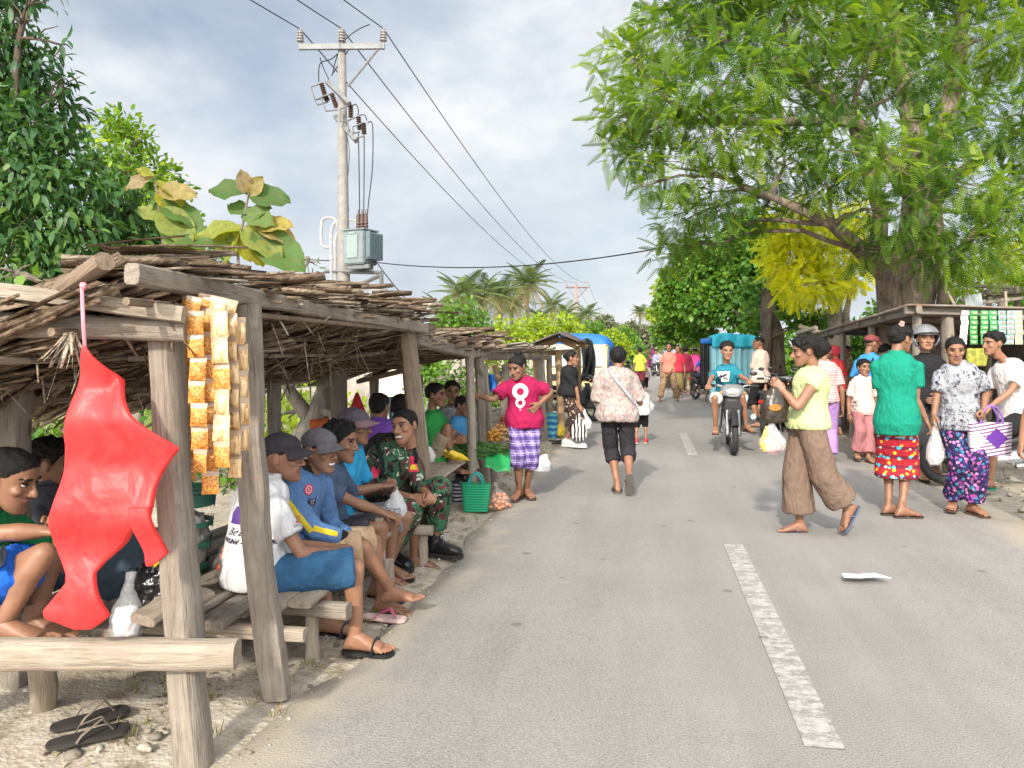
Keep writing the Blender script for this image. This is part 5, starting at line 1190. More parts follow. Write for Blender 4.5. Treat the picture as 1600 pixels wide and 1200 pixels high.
def palm(label, x, y, d, rpx, lean=0.0, n=34, fan=False, thin=False):
    top = P(x, y, d); base = V((top.x+lean, d, 0)); root = thing('palm_tree', label, 'palm', base, 'palms beyond the stalls'); mb = MB()
    pts = [base.lerp(top, u)+V((-lean*.4*math.sin(pi*u), 0, 0)) for u in (0, .25, .5, .75, 1)]; mb.tube(pts, [.2, .17, .15, .14, .15], 10); mb.obj('trunk', BK2, root)
    ps = np.tile(np.array(top), (n, 1)); az = np.arange(n)*2.399+RN.random(); e = np.linspace(1.25, -.75, n)
    if fan: e = np.linspace(1.3, -.6, n)
    xd = np.stack([np.cos(az)*np.cos(e), np.sin(az)*np.cos(e), np.sin(e)], 1); zd = np.stack([-np.cos(az)*np.sin(e), -np.sin(az)*np.sin(e), np.cos(e)], 1)
    s = rpx*d/F*(1+.2*(NR.random(n)-.5)); v, f, a = scatter(PF, PFF, ps, xd, zd, s, np.clip(np.linspace(.2, .95, n)+NR.normal(size=n)*.1, 0, 1), s*(1.0 if not fan else 1.5))
    link('crown', mesh_np('crown', v, f, a), L6, root, smooth=False)
palm('tall coconut palm with a full round crown over the tin gable', 824, 444, 50, 44, 1.0)
palm('coconut palm with upswept fronds leaning over the green bush', 722, 462, 40, 50, -1.2, 24)
palm('coconut palm with thin upright fronds next to the bush top', 752, 460, 42, 44, .8, 26)
palm('coconut palm with yellowing lower fronds', 782, 464, 46, 40, .6, 34)
palm('small coconut palm beyond the round crowned one', 862, 478, 64, 28, .6, 22); palm('coconut palm just before the far pole', 884, 490, 70, 28, -.6, 22); palm('coconut palm just past the far pole', 918, 492, 75, 26, .5, 22)
palm('coconut palm crowded against the round crowned one', 800, 478, 56, 34, .5); palm('coconut palm with a ragged crown left of the small bush', 690, 486, 44, 36, -.5, 26)
palm('low wide coconut palm under the far pole', 900, 505, 60, 30, .5, 22); palm('coconut palm crown hidden low behind the lime bushes', 845, 500, 58, 30, .4, 20)
palm('hazy fan palm at the road end, the taller one', 1000, 488, 100, 16, .2, 22, True); palm('hazy fan palm at the road end, the shorter one', 1018, 492, 98, 15, -.3, 22, True)
palm('coconut palm with a dry hanging frond behind the lime tree', 1062, 405, 37, 40, 2.2, 20)
# ---- pale dead trunk behind the nearest stall
mb = MB(); a = P(470, 740, 7.4); a.z = 0
mb.tube([a, P(478, 680, 7.4), P(500, 640, 7.4), P(512, 600, 7.5), P(520, 560, 7.6)], [.16, .13, .11, .09, .07], 12); mb.tube([P(488, 660, 7.4), P(452, 610, 7.3), P(440, 570, 7.3)], [.08, .06, .04], 10); mb.tube([P(500, 640, 7.4), P(530, 650, 7.2), P(545, 690, 7.1)], [.05, .04, .02], 8)
tag(mb.obj('bare_tree', bark('bark_pale', (.20, .17, .14), (.48, .44, .38))), 'pale bare twisted trunk behind the men on the bench', 'tree')
# ================================================================ POWER POLES AND WIRES
conc = plain('pole_concrete', (.27, .255, .24), .8, .2, 5, .3); galv = plain('galvanised', (.20, .205, .21), .6, .2, 8, 0, .3); ins = plain('insulator', (.10, .06, .05), .3, .2); pins = plain('pin_insulator', (.28, .26, .25), .35, .2)
trf = plain('transformer_grey', (.19, .23, .24), .55, .2, 6, .1); trd = plain('radiator_grey', (.11, .16, .18), .5, .15, 6); cab = plain('black_cable', (.015, .015, .017), .6, .1)
D0 = 20.5
def q(x, y, dd=0): return P(x, y, D0+dd)
pb = q(537, 550); pb.z = 0
root = thing('utility_pole', 'concrete power pole with crossarm and grey transformer rising behind the thatch', 'power pole', pb)
mb = MB(); mb.tube([pb, q(537, 440), q(534, 48)], [.19, .17, .10], 16); mb.obj('pole', conc, root)
AX = V((1, -.02, 0)).normalized()         # along the crossarms
c0 = q(534, 73, -.14); ex = 1.14/AX.x
mb = MB(); mb.box(c0, ex, .05, .075, Matrix.Rotation(math.atan2(AX.y, AX.x), 3, 'Z')); mb.obj('crossarm', galv, root, bevel=.008)
tops = []
for u in (-1, 0, 1):
    b = c0+AX*(ex*.97*u)+V((0, 0, .075)); mb = MB(); mb.tube([b, b+V((0, 0, .06))], .03, 8)
    for i in range(4): mb.tube([b+V((0, 0, .05+.075*i)), b+V((0, 0, .075+.075*i)), b+V((0, 0, .10+.075*i)), b+V((0, 0, .122+.075*i))], [.06, .10-.006*i, .10-.006*i, .055], 12)
    mb.ball(b+V((0, 0, .38)), .05, 10, 6); mb.obj('insulator', pins, root); tops.append(b+V((0, 0, .40)))
mb = MB(); mb.tube([c0+AX*(ex*.9), q(543, 135, -.12)], .035, 6); mb.obj('brace', galv, root)
def arm(a, b, r, name='lower_crossarm'):
    mb = MB(); mb.tube([a, b], r, 4); return mb.obj(name, galv, root, smooth=False)
A2 = V((.45, -.89, 0)).normalized()
arm(q(511, 128, .25), q(546, 162, -.5), .075); arm(q(524, 182, .3), q(557, 220, -.6), .085)
def cutout(a, b, r=.075):
    mb = MB(); d = (b-a); k = 7
    mb.tube([a+d*(i/(2*k)) for i in range(2*k+1)], [r if i % 2 else r*.55 for i in range(2*k+1)], 10)
    o = mb.obj('fuse_cutout', ins, root); m2 = MB(); s = V((-.28, 0, -.1)); m2.tube([a, a+s, b+s*1.0, b+d*.15], .025, 6); m2.obj('bracket', galv, o)
for x, y, x2, y2, dd in ((502, 130, 508, 150, .3), (518, 146, 526, 168, 0), (508, 150, 512, 158, .2), (548, 164, 548, 184, -.3), (560, 182, 562, 203, -.4), (568, 192, 569, 210, -.5)): cutout(q(x, y, dd), q(x2, y2, dd))
def hang(pts, r=.014, name='lead', parent=root, m=cab):
    mb = MB(); k = 8; P_ = []
    for i in range(len(pts)-1):
        p0, p1, p2, p3 = pts[max(i-1, 0)], pts[i], pts[i+1], pts[min(i+2, len(pts)-1)]
        for j in range(k):
            t_ = j/k; P_.append(.5*((2*p1)+(p2-p0)*t_+(2*p0-5*p1+4*p2-p3)*t_*t_+(3*p1-p0-3*p2+p3)*t_**3))
    P_.append(pts[-1]); mb.tube(P_, r, 6); return mb.obj(name, m, parent)
hang([q(534, 78), q(518, 92, .1), q(500, 100, .2), q(498, 128, .3)]); hang([q(500, 90, .2), q(506, 108, .2), q(514, 124)]); hang([q(545, 78), q(530, 100), q(518, 118)])
hang([q(578, 38), q(560, 46, -.1), q(540, 62), q(526, 90, .1), q(519, 118, .1)])
hang([q(549, 166, -.3), q(556, 163, -.3), q(560, 172, -.3), q(559, 180, -.4)]); hang([q(561, 180, -.4), q(570, 180, -.4), q(573, 188, -.5)])
hang([q(560, 208, -.4), q(561, 260, -.5), q(562, 340, -.6)]); hang([q(569, 212, -.5), q(569, 270, -.5), q(568, 345, -.6)]); hang([q(574, 192, -.5), q(582, 196, -.5), q(582, 260, -.5), q(576, 315, -.6), q(573, 348, -.7)]); hang([q(543, 215, .1), q(546, 240, .1), q(543, 290, .1), q(545, 330, 0)], .009)
# transformer
rz = Matrix.Rotation(-.45, 3, 'Z'); tc = q(563, 388, -.55)
mb = MB(); mb.box(tc, .33, .30, .44, rz); tk = mb.obj('transformer_tank', trf, root, bevel=.03)
mb = MB()
for i in range(8): mb.box(tc+rz @ V((.44, -.24+.07*i, .02)), .085, .014, .34, rz)
mb.box(tc+rz @ V((.46, -.28, .05)), .06, .02, .33, rz); mb.obj('radiator', trd, tk)
mb = MB(); mb.box(tc+V((0, 0, .45)), .36, .33, .02, rz); mb.obj('lid', trf, tk, bevel=.006)
mb = MB(); mb.box(tc+rz @ V((-.02, -.315, .02)), .17, .012, .30, rz); mb.box(tc+rz @ V((-.02, -.315, .36)), .1, .02, .03, rz); mb.obj('nameplate', plain('plate_pale', (.24, .30, .30), .5, .1), tk, bevel=.004)
for i in range(3):
    b = tc+rz @ V((-.02+.12*i, -.06, .47)); mb = MB(); mb.tube([b+V((0, 0, .04*j)) for j in range(11)], [.05 if j % 2 else .075-.002*j for j in range(11)], 10); mb.tube([b+V((0, 0, .4)), b+V((0, 0, .52))], .014, 6); mb.obj('bushing', ins, tk)
mb = MB(); mb.box(tc+V((0, -.2, -.50)), .34, .04, .05, rz); mb.box(tc+V((0, .2, -.50)), .34, .04, .05, rz); mb.obj('rail', galv, tk)
# platform
mb = MB()
for a, b in (((520, 424, 0), (596, 426, -.7)), ((596, 426, -.7), (596, 462, -.7)), ((596, 430, -.7), (540, 455, 0)), ((506, 424, .2), (540, 424, .3))): mb.tube([q(*a), q(*b)], .055, 4)
mb.obj('platform_frame', galv, root, smooth=False)
for x, y0, y1 in ((524, 375, 440), (518, 360, 445)):
    hang([q(538, y0-4), q((x+538)/2, y0-14), q(x, y0), q(x, (y0+y1)/2), q(x, y1)], .045, 'conduit', root, plain('conduit', (.36, .36, .37), .6, .15))
hang([q(530, 358), q(522, 342), q(506, 342), q(502, 356), q(504, 384), q(520, 386)], .04, 'conduit', root, MATS['conduit']); hang([q(536, 352), q(540, 345), q(555, 345), q(556, 356)], .03, 'conduit', root, MATS['conduit'])
# far pole
D1 = 98.0
fb = P(901, 550, D1); fb.z = 0
fr = thing('utility_pole', 'far reddish power pole with a crossarm above the lime bushes', 'power pole', fb)
mb = MB(); mb.tube([fb, P(900, 443, D1)], [.2, .14], 10); mb.obj('pole', plain('pole_red', (.36, .24, .20), .8, .2), fr)
mb = MB(); mb.tube([P(884, 449, D1), P(919, 449, D1)], .12, 4); mb.obj('crossarm', plain('arm_red', (.22, .16, .15), .7), fr, smooth=False)
mb = MB(); mb.tube([P(917, 450, D1), P(902, 466, D1)], .06, 4); mb.obj('brace', MATS['arm_red'], fr)
ft = []
for x in (884, 900, 919):
    mb = MB(); mb.tube([P(x, 449, D1), P(x, 442, D1)], [.14, .10], 8); mb.obj('insulator', pins, fr); ft.append(P(x, 442, D1))
fb3 = P(946, 550, 190); fb3.z = 0
f3 = thing('utility_pole', 'farthest thin power pole against the haze', 'power pole', fb3); mb = MB(); mb.tube([fb3, P(946, 498, 190)], [.2, .16], 8); mb.obj('pole', conc, f3); mb = MB(); mb.tube([P(938, 502, 190), P(954, 502, 190)], .14, 4); mb.obj('crossarm', galv, f3)
def wire(a, b, sag, label, r=.014, group='overhead power lines', pts=None, n=40):
    mb = MB(); mb.tube([a.lerp(b, i/n)-V((0, 0, 4*sag*(i/n)*(1-i/n))) for i in range(n+1)], r, 6)
    return tag(mb.obj('power_line', cab), label, 'wire', group)
for i, nm in enumerate(('leftmost insulator', 'middle insulator', 'rightmost insulator')):
    wire(tops[i], ft[i], 1.7+.0*i, 'overhead line sagging from the %s of the near crossarm to the far pole' % nm, .017)
    wire(tops[i], tops[i]+V((-.30, -.955, .02))*55, 1.3, 'overhead line leaving the frame from the %s of the near crossarm' % nm, .014)
    wire(ft[i], P((938, 946, 954)[i], 500, 190), 1.5, 'far line between the two distant poles, from the %s of the reddish pole' % nm, .02, 'far lines', n=16)
a, b = q(470, 402), P(1030, 388, 15.5)
wire(a, q(540, 403), .08, 'short piece of black service cable reaching the transformer pole', .015, None, n=10); wire(q(540, 403), b, .32, 'black service cable crossing above the road into the huge tree', .015, None)
wire(q(590, 412, -.7), P(668, 500, 24), .1, 'guy wire slanting down from the transformer platform', .014, None, n=10)
# ================================================================ STALLS
WG = wood('weathered_grey', (.15, .12, .095), (.41, .36, .30)); WL = wood('pale_log', (.22, .175, .13), (.47, .405, .325)); WB = wood('brown_pole', (.12, .085, .06), (.33, .25, .18)); WO = wood('fresh_timber', (.30, .19, .10), (.52, .36, .21)); WD = wood('dark_plank', (.11, .095, .08), (.33, .29, .245))
m, t = newmat('dry_stalk'); t_ = t.n('Attribute', attribute_name='var').outputs['Fac']; o = t.obj()
c = t.ramp(t_, [(0, (.075, .05, .034)), (.3, (.20, .135, .09)), (.6, (.36, .27, .19)), (.85, (.50, .42, .32)), (1, (.60, .53, .43))])
c = t.mix(t.ramp(t.noise(o, 30, 4, .6), [(.4, (.5,)*3), (.55, (0, 0, 0))]), c, (.09, .06, .04, 1))
fb = t.noise(t.scale(t.scale(o, (1, 1, 1), (0, 0, -ROADYAW)), (9, 150, 60)), 1, 4, .6, .5)
c = t.mix(t.ramp(fb, [(.36, (.75,)*3), (.5, (0, 0, 0))]), c, (.035, .024, .016, 1)); c = t.mix(t.ramp(fb, [(.54, (0, 0, 0)), (.68, (.6,)*3)]), c, (.42, .35, .26, 1))
t.out(c, .9, t.bump(fb, .8, .012), spec=.12); THATCH = m
def stalk_t(n=4):
    """slightly folded strip: gutter shaped section, bent along its length"""
    vs, fs = [], []
    for i in range(n+1):
        u = i/n; w = (1-.45*u); z = -.05*u*u
        vs += [(u, -.5*w, z+.013), (u, 0, z-.006), (u, .5*w, z+.013), (u, 0, z+.006)]
    for i in range(n):
        for j in range(4): a = i*4+j; b = i*4+(j+1) % 4; fs.append((a, b, b+4, a+4))
    fs += [(0, 3, 2, 1), (n*4, n*4+1, n*4+2, n*4+3)]
    return np.array(vs), np.array(fs)
ST, STF = stalk_t()
def thatch(parent, corner, along, slope, nrm, L, W, n, ln=.7, wd=.03, over=.12, thick=.09, heavy=0, extra=None):
    """corner: front start; along: unit along the eave, slope: unit vector running back down the roof"""
    a, s, z = (np.array(tuple(x)) for x in (along, slope, nrm)); c = np.array(tuple(corner))
    u = NR.random(n)*L; sz = ln*NR.uniform(.5, 1.2, n); v = -over*0+NR.normal(size=n)*.03+NR.random(n)**1.1*(W-.35*ln); h = NR.random(n)*thick
    p = c+np.outer(u, a)+np.outer(v, s)+np.outer(h, z)
    sg = np.where(NR.random(n) < .5, 1, -1)[:, None]; p = p+np.where(sg < 0, 1, 0)*np.outer(sz, s)
    x = s[None]*sg+a[None]*NR.normal(size=(n, 1))*.20+z[None]*NR.normal(size=(n, 1))*.06
    zz = np.tile(z, (n, 1))+NR.normal(size=(n, 3))*.35
    wdt = wd*np.where(NR.random(n) < .3, NR.uniform(.15, .5, n), NR.uniform(.7, 1.9, n))
    A = [scatter(ST, STF, p, unit(x), zz, sz, np.clip(NR.beta(2, 2.2, n), 0, 1), wdt)]
    if heavy:     # thick leaf butts poking over the eave
        u = NR.random(heavy)*L; p = c+np.outer(u, a)+np.outer(np.full(heavy, .26)+NR.normal(size=heavy)*.09, s)+np.outer(thick*.55+NR.random(heavy)*.13, z)
        x = (-s*np.array([1, 1, .25]))[None]+a[None]*(NR.normal(size=(heavy, 1))*.30+.35)+z[None]*(.02+.07*NR.normal(size=(heavy, 1)))
        A.append(scatter(ST, STF, p, unit(x), np.tile(z, (heavy, 1))+NR.normal(size=(heavy, 3))*.3, NR.uniform(.24, .40, heavy), np.clip(NR.beta(2.4, 1.8, heavy), 0, 1), NR.uniform(.035, .13, heavy)))
    if extra: A.append(extra)
    v_, f_, a_ = merge(A); return link('thatch', mesh_np('thatch', v_, f_, a_), THATCH, parent, smooth=False)
SG2 = 'roadside market stalls'
# ---------------- nearest stall
b0 = P(303, 1196, 2.72)
st = thing('market_stall', 'nearest roadside stall of grey posts and thick palm leaf thatch with a plank bench', 'market stall', (b0.x, b0.y, 0), SG2)
log_('post', P(304, 1215, 2.72), P(257, 531, 2.74), .066, .056, WG, st, .85, n=12, segs=9, p=4.0, jit=.05)
log_('post', P(432, 1088, 3.24), P(388, 476, 3.14), .062, .054, WG, st, .9, -.035, segs=9, p=3.2, jit=.07, up=V((0, 1, 0)))
p3 = P(675, 866, 5.55); p3.z = -.05
log_('post', p3, P(634, 510, 5.55), .052, .060, WB, st, 1, .03, segs=8); p3b = P(686, 862, 5.6); p3b.z = -.05
log_('post', p3b, P(646, 522, 5.62), .026, .026, WG, st, .6, p=4)
for px, y1, d, r in ((25, 600, 3.34, .066), (428, 602, 5.5, .046), (529, 578, 6.7, .075)):
    a = P(px+4, 600, d); a.z = -.05; log_('post', a, P(px, y1, d), r*.9, r, WD, st, 1, .02)
log_('roof_beam', P(205, 428, 2.42), P(664, 513, 5.72), .030, .028, WG, st, 1.25, .05, segs=12, p=4, jit=.10)
log_('roof_beam', RT(2.35, -2.72, 1.24), RT(5.9, -2.75, 1.27), .04, .04, WB, st)
log_('side_beam', P(-260, 500, 2.60), P(294, 514, 2.66), .052, .045, WG, st, .95, .015, segs=9, n=12, p=3, jit=.06)
log_('side_board', P(-200, 428, 2.55), P(288, 491, 2.60), .020, .022, WL, st, 1.3, -.02, p=4)
log_('rafter', P(164, 408, 2.42), P(-120, 626, 3.5), .030, .028, WB, st, 1, .02)
for u in (.38, .62, .9): log_('rafter', RT(2.4+3.3*u, -1.64, 1.66), RT(2.4+3.3*u+RN.uniform(-.2, .2), -2.9, 1.19), .030, .025, WB, st, 1, .02)
for v in (.1, .3, .5, .72, .9):
    z = 1.66-.48*v; log_('purlin', RT(2.2, -1.5-1.35*v, z), RT(5.8, -1.5-1.35*v+RN.uniform(-.06, .06), z+RN.uniform(-.04, .03)), .014, .012, WL if v in (.5, .9) else WB, st, 1, RN.uniform(-.04, .04))
sl = (N*-1.5+V((0, 0, -.50))).normalized(); nm = sl.cross(U); nm = nm if nm.z > 0 else -nm
thatch(st, RT(2.30, -1.67, 1.69), U, sl, nm, 3.45, 1.5, 2600, .55, .065, -.16, .09, 300)
# hanging dry leaf tips and loose ties under the eave belong to the thatch
ps, xd = [], []
for i in range(160): s = 2.3+RN.random()*3.4; v = RN.random(); ps.append(tuple(RT(s, -1.6-1.3*v, 1.64-.48*v))); xd.append((RN.gauss(0, .3), RN.gauss(0, .3), -.6))
for k in range(26): s = RN.random(); ps.append(tuple(P(118-s*18, 520, 2.52))); xd.append((-.2+RN.gauss(0, .25), RN.gauss(0, .2), -.5-RN.random()*.3))
A = scatter(ST, STF, np.array(ps), unit(np.array(xd)), NR.normal(size=(186, 3)), np.concatenate([NR.uniform(.08, .26, 160), NR.uniform(.06, .13, 26)]), np.concatenate([NR.random(160)*.7+.3, NR.random(26)*.3+.7]), NR.uniform(.006, .02, 186))
thatch(st, RT(2.25, -1.66, 1.65), U, sl, nm, 3.5, 1.40, 800, .8, .045, -.25, .03, 0, A)
# low log rail and its stumps
log_('rail_log', P(-260, 1026, 2.60), P(371, 1022, 2.66), .056, .050, WL, st, 1.0, .01, segs=10, n=14, p=2.8, jit=.05)
a = P(68, 1100, 3.15); a.z = -.05; log_('stump', a, P(66, 1012, 2.85), .052, .05, WL, st)
a = P(-120, 1100, 2.85); a.z = -.05; log_('stump', a, P(-120, 1030, 2.8), .055, .05, WL, st)
# plank platform of the bench: boards along the road from the near rail to the soldier
zb = .315
for i, (t_, w, s0, s1, mt) in enumerate([(-1.53, .055, 3.30, 3.66, WL), (-1.66, .07, 3.28, 5.35, WL), (-1.80, .07, 2.92, 5.35, WD), (-1.96, .075, 2.88, 5.3, WD), (-2.13, .075, 2.85, 5.3, WG), (-2.30, .075, 2.8, 5.3, WD), (-2.47, .07, 2.8, 5.25, WG), (-2.63, .07, 2.8, 5.2, WD)]):
    log_('bench_board', RT(s0+RN.uniform(-.12, .05), t_, zb+RN.uniform(-.008, .012)), RT(s1, t_+RN.uniform(-.02, .02), zb+RN.uniform(-.01, .01)), w, w*.95, mt, st, .30, RN.uniform(-.012, .012), n=10, segs=8, p=4, jit=.05)
log_('bench_board', P(222, 968, 2.95), P(318, 925, 3.2), .075, .07, WL, st, .3, .03, p=3)
log_('bench_joist', RT(3.05, -1.42, .255), RT(3.02, -2.7, .25), .028, .03, WL, st, p=4); log_('bench_joist', RT(3.38, -1.36, .25), RT(3.38, -2.7, .25), .036, .036, WG, st, p=4)
log_('bench_joist', RT(5.0, -1.42, .25), RT(5.0, -2.7, .25), .035, .035, WL, st)
for s, t_ in ((3.4, -1.55), (4.25, -1.47), (5.05, -1.5), (3.1, -2.5), (5.0, -2.5)): log_('bench_leg', RT(s, t_, -.05), RT(s, t_, .25), .035, .032, WL, st)
log_('bench_leg', P(598, 906, 4.55), P(592, 808, 4.55), .028, .028, WL, st)
# ---------------- second stall
def posts(root, L, mat):
    for a, b, d, r0, r1, *m_ in L: log_('post', V((P(*a, d).x, d, -.05)) if False else V((P(a[0], a[1], d).x, d, -.04)), P(b[0], b[1], d+RN.uniform(-.05, .05)), r0, r1, m_[0] if m_ else mat, root, 1, RN.uniform(-.015, .015))
b0 = P(742, 789, 7.27)
s2 = thing('market_stall', 'second stall with forked grey posts selling bananas and beans from a plank table', 'market stall', (b0.x, b0.y, 0), SG2)
posts(s2, [((738, 760), (733, 540), 7.3, .040, .042), ((758, 757), (748, 548), 8.1, .045, .052), ((773, 745), (756, 572), 8.5, .04, .038)], WG)
log_('fork', P(752, 585, 8.1), P(742, 545, 8.0), .05, .055, WG, s2); log_('post', V((P(655, 700, 9.3).x, 9.3, 0)), P(655, 585, 9.3), .05, .05, WD, s2); log_('post', V((P(585, 700, 8.4).x, 8.4, 0)), P(585, 590, 8.4), .05, .05, WD, s2)
log_('roof_beam', P(647, 530, 5.75), P(737, 552, 7.4), .042, .036, WG, s2, 1.3, .01, p=3.5); log_('roof_beam', P(737, 554, 7.35), P(770, 552, 9.3), .035, .03, WG, s2); log_('side_pole', P(560, 596, 7.0), P(656, 573, 5.6), .022, .02, WB, s2)
log_('rafter', P(653, 512, 5.8), P(676, 511, 6.1), .03, .03, WB, s2)
for u in (.25, .5, .75, 1): log_('rafter', RT(5.9+2.6*u, -1.55, 1.52), RT(5.9+2.6*u, -3.3, 1.22), .026, .024, WB, s2)
sl2 = (N*-1.7+V((0, 0, -.33))).normalized(); nm2 = sl2.cross(U); nm2 = nm2 if nm2.z > 0 else -nm2
thatch(s2, RT(5.8, -1.58, 1.55), U, sl2, nm2, 3.1, 1.75, 1400, .6, .05, -.15, .04, 50)
for a, b, r in (((690, 517), (748, 521), .035), ((700, 524), (752, 516), .03), ((675, 520), (735, 530), .03)): log_('loose_board', P(*a, 6.7), P(*b, 7.6), r, r*.8, WL, s2, .4, 0, p=3)
for i in range(6): log_('table_board', RT(6.0, -1.75-.17*i, .40), RT(8.7, -1.78-.17*i, .41), .08, .08, WL if i < 2 else WD, s2, .22, p=4)
for s, t_ in ((6.15, -1.8), (8.5, -1.8), (6.1, -2.5), (8.5, -2.5), (7.4, -1.78)): log_('table_leg', RT(s, t_, -.04), RT(s, t_, .38), .035, .03, WG, s2)
# ---------------- third stall, planks on posts
b0 = P(853, 690, 12.9)
s3 = thing('market_stall', 'third stall roofed with grey planks behind the woman in magenta', 'market stall', (b0.x, b0.y, 0), SG2)
posts(s3, [((851, 690), (845, 556), 12.6, .06, .065), ((862, 688), (858, 556), 13.2, .05, .05, WB), ((783, 690), (790, 570), 10.4, .05, .05), ((800, 640), (800, 570), 11.5, .05, .05)], WG)
log_('brace', P(790, 620, 10.5), P(772, 570, 10.4), .04, .04, WO, s3); log_('brace', P(780, 606, 10.3), P(800, 568, 10.6), .035, .03, WO, s3)
log_('roof_beam', P(757, 556, 9.3), P(856, 558, 13.2), .045, .045, WG, s3, 1.2, .02); log_('roof_beam', P(762, 548, 9.4), P(845, 547, 13), .03, .04, WL, s3)
for i in range(16):
    u = i/15; s = 9.2+4.0*u; log_('roof_board', RT(s, -1.55+RN.uniform(-.1, .1), 1.52+RN.uniform(-.02, .05)), RT(s+RN.uniform(-.2, .2), -3.5, 1.32), .10, .10, RN.choice([WG, WL, WD, WB]), s3, .16, 0, p=4, n=8)
for i in range(5): log_('table_board', RT(9.6, -1.95-.2*i, .48), RT(12.9, -1.95-.2*i, .48), .09, .09, WD, s3, .2, p=4)
for s, t_ in ((9.8, -2), (12.7, -2), (9.8, -2.7), (12.7, -2.7)): log_('table_leg', RT(s, t_, -.04), RT(s, t_, .46), .04, .035, WG, s3)
# ---------------- fourth stall under a tin gable
def corrugated(name, c00, c10, c11, c01, mat, parent, n=40, amp=.014, m=6):
    """sheet between four corners, waves across the first direction; real thickness"""
    c00, c10, c11, c01 = (V(q) for q in (c00, c10, c11, c01)); nn = (c10-c00).cross(c01-c00).normalized(); vs, fs = [], []
    L = (c10-c00).length; k = int(L/.076)*4
    for side in (0, 1):
        for j in range(m+1):
            for i in range(k+1):
                u, v = i/k, j/m; p = (c00.lerp(c10, u)).lerp(c01.lerp(c11, u), v); vs.append(p+nn*(amp*math.sin(i*pi/2)+side*.004+.01*noise.noise(p*2)))
    q = (m+1)*(k+1)
    for j in range(m):
        for i in range(k):
            a = j*(k+1)+i; fs.append((a, a+1, a+k+2, a+k+1)); fs.append((q+a, q+a+k+1, q+a+k+2, q+a+1))
    for i in range(k): fs.append((i, q+i, q+i+1, i+1)); a = m*(k+1)+i; fs.append((a, a+1, q+a+1, q+a))
    for j in range(m): a = j*(k+1); fs.append((a, a+k+1, q+a+k+1, q+a)); a = a+k; fs.append((a, q+a, q+a+k+1, a+k+1))
    me = bpy.data.meshes.new(name); me.from_pydata([tuple(x) for x in vs], [], fs); me.update(); return link(name, me, mat, parent)
def rust(name, a, b, r):
    m, t = newmat(name); o = t.obj(); n = t.noise(o, 3.5, 6, .65); s = t.noise(t.scale(o, (1, 6, 6)), 2, 4)
    c = t.ramp(t.math('ADD', t.math('MULTIPLY', n, .6), t.math('MULTIPLY', s, .4)), [(.38, a), (.5, b), (.62, r)]); t.out(c, .65, t.bump(n, .3, .01), .35, .4); return m
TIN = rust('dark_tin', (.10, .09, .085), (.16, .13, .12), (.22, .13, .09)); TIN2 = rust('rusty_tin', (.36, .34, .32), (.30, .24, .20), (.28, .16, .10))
b0 = P(876, 690, 13.2)
s4 = thing('market_stall', 'fourth stall of fresh brown timber under a dark corrugated gable', 'market stall', (b0.x, b0.y, 0), SG2)
posts(s4, [((878, 690), (872, 548), 13.6, .06, .06), ((840, 680), (838, 552), 14.6, .06, .06), ((905, 670), (903, 540), 16.5, .06, .06), ((893, 676), (890, 548), 15.2, .05, .05)], WO)
ra, rb = P(873, 520, 12.9), P(884, 519, 16.5); fa, fb_ = P(906, 533, 12.9), P(917, 536, 16.6); ba, bb = P(792, 551, 12.9), P(826, 549, 16.6)
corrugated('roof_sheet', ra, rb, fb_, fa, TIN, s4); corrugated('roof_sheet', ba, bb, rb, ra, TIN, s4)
ra, fa, ba = P(874, 529, 13.6), P(900, 540, 13.6), P(806, 556, 13.6)
log_('rafter', fa, ra, .05, .05, WO, s4, 1.3, p=4); log_('rafter', ra, ba, .05, .05, WO, s4, 1.3, p=4); log_('tie_beam', P(842, 552, 13.8), P(903, 549, 13.8), .04, .04, WO, s4, 1.2, p=4); log_('rafter', rb-V((0, 0, .09)), fb_-V((0, 0, .09)), .05, .05, WO, s4)
for i in range(4): log_('table_board', RT(13.2, -1.9-.2*i, .55), RT(16.2, -1.9-.2*i, .55), .09, .09, WO, s4, .2, p=4)
for s, t_ in ((13.4, -2), (16, -2), (13.4, -2.5)): log_('table_leg', RT(s, t_, -.04), RT(s, t_, .53), .04, .035, WO, s4)
# ---------------- tin roofed stall across the road
c0 = P(1420, 476, 9.2)
s5 = thing('market_stall', 'low rusty tin roofed stall across the road hung with sachet strips', 'market stall', (c0.x, c0.y, 0), SG2)
c1 = P(1272, 521, 17.0); c2 = c1+N*3.2+V((0, 0, -.12)); c3 = c0+N*3.2+V((0, 0, -.12))
corrugated('roof_sheet', c0, c1, c2, c3, TIN2, s5)
dz = V((0, 0, -.06))
log_('roof_beam', c0+dz+N*.12, c1+dz+N*.12, .035, .04, WD, s5, 1.4, .03, p=4); log_('roof_beam', c0+dz+U*.15, c3+dz+U*.15, .04, .04, WD, s5, 1.3, p=4); log_('roof_beam', c3+dz-N*.3, c2+dz-N*.3, .04, .04, WD, s5)
for u in (.03, .35, .66, .97): p = c0.lerp(c1, u)+N*.15; log_('post', V((p.x, p.y, -.04)), p+dz, .055, .05, WD, s5); p = c3.lerp(c2, u)-N*.3; log_('post', V((p.x, p.y, -.04)), p+dz, .055, .05, WD, s5)
for u in (.2, .4, .6, .8): log_('rafter', c0.lerp(c1, u)+dz, c3.lerp(c2, u)+dz, .03, .03, WD, s5)
log_('post', V((P(1482, 600, 9.35).x, 9.35, 0)), P(1480, 490, 9.35), .075, .075, WG, s5, .7, p=4)
for i in range(5): log_('counter_board', c0+U*(1.2)+N*(.3+.2*i)+V((0, 0, .78-c0.z)), c0+U*6.5+N*(.3+.2*i)+V((0, 0, .78-c0.z)), .09, .09, WD, s5, .2, p=4)
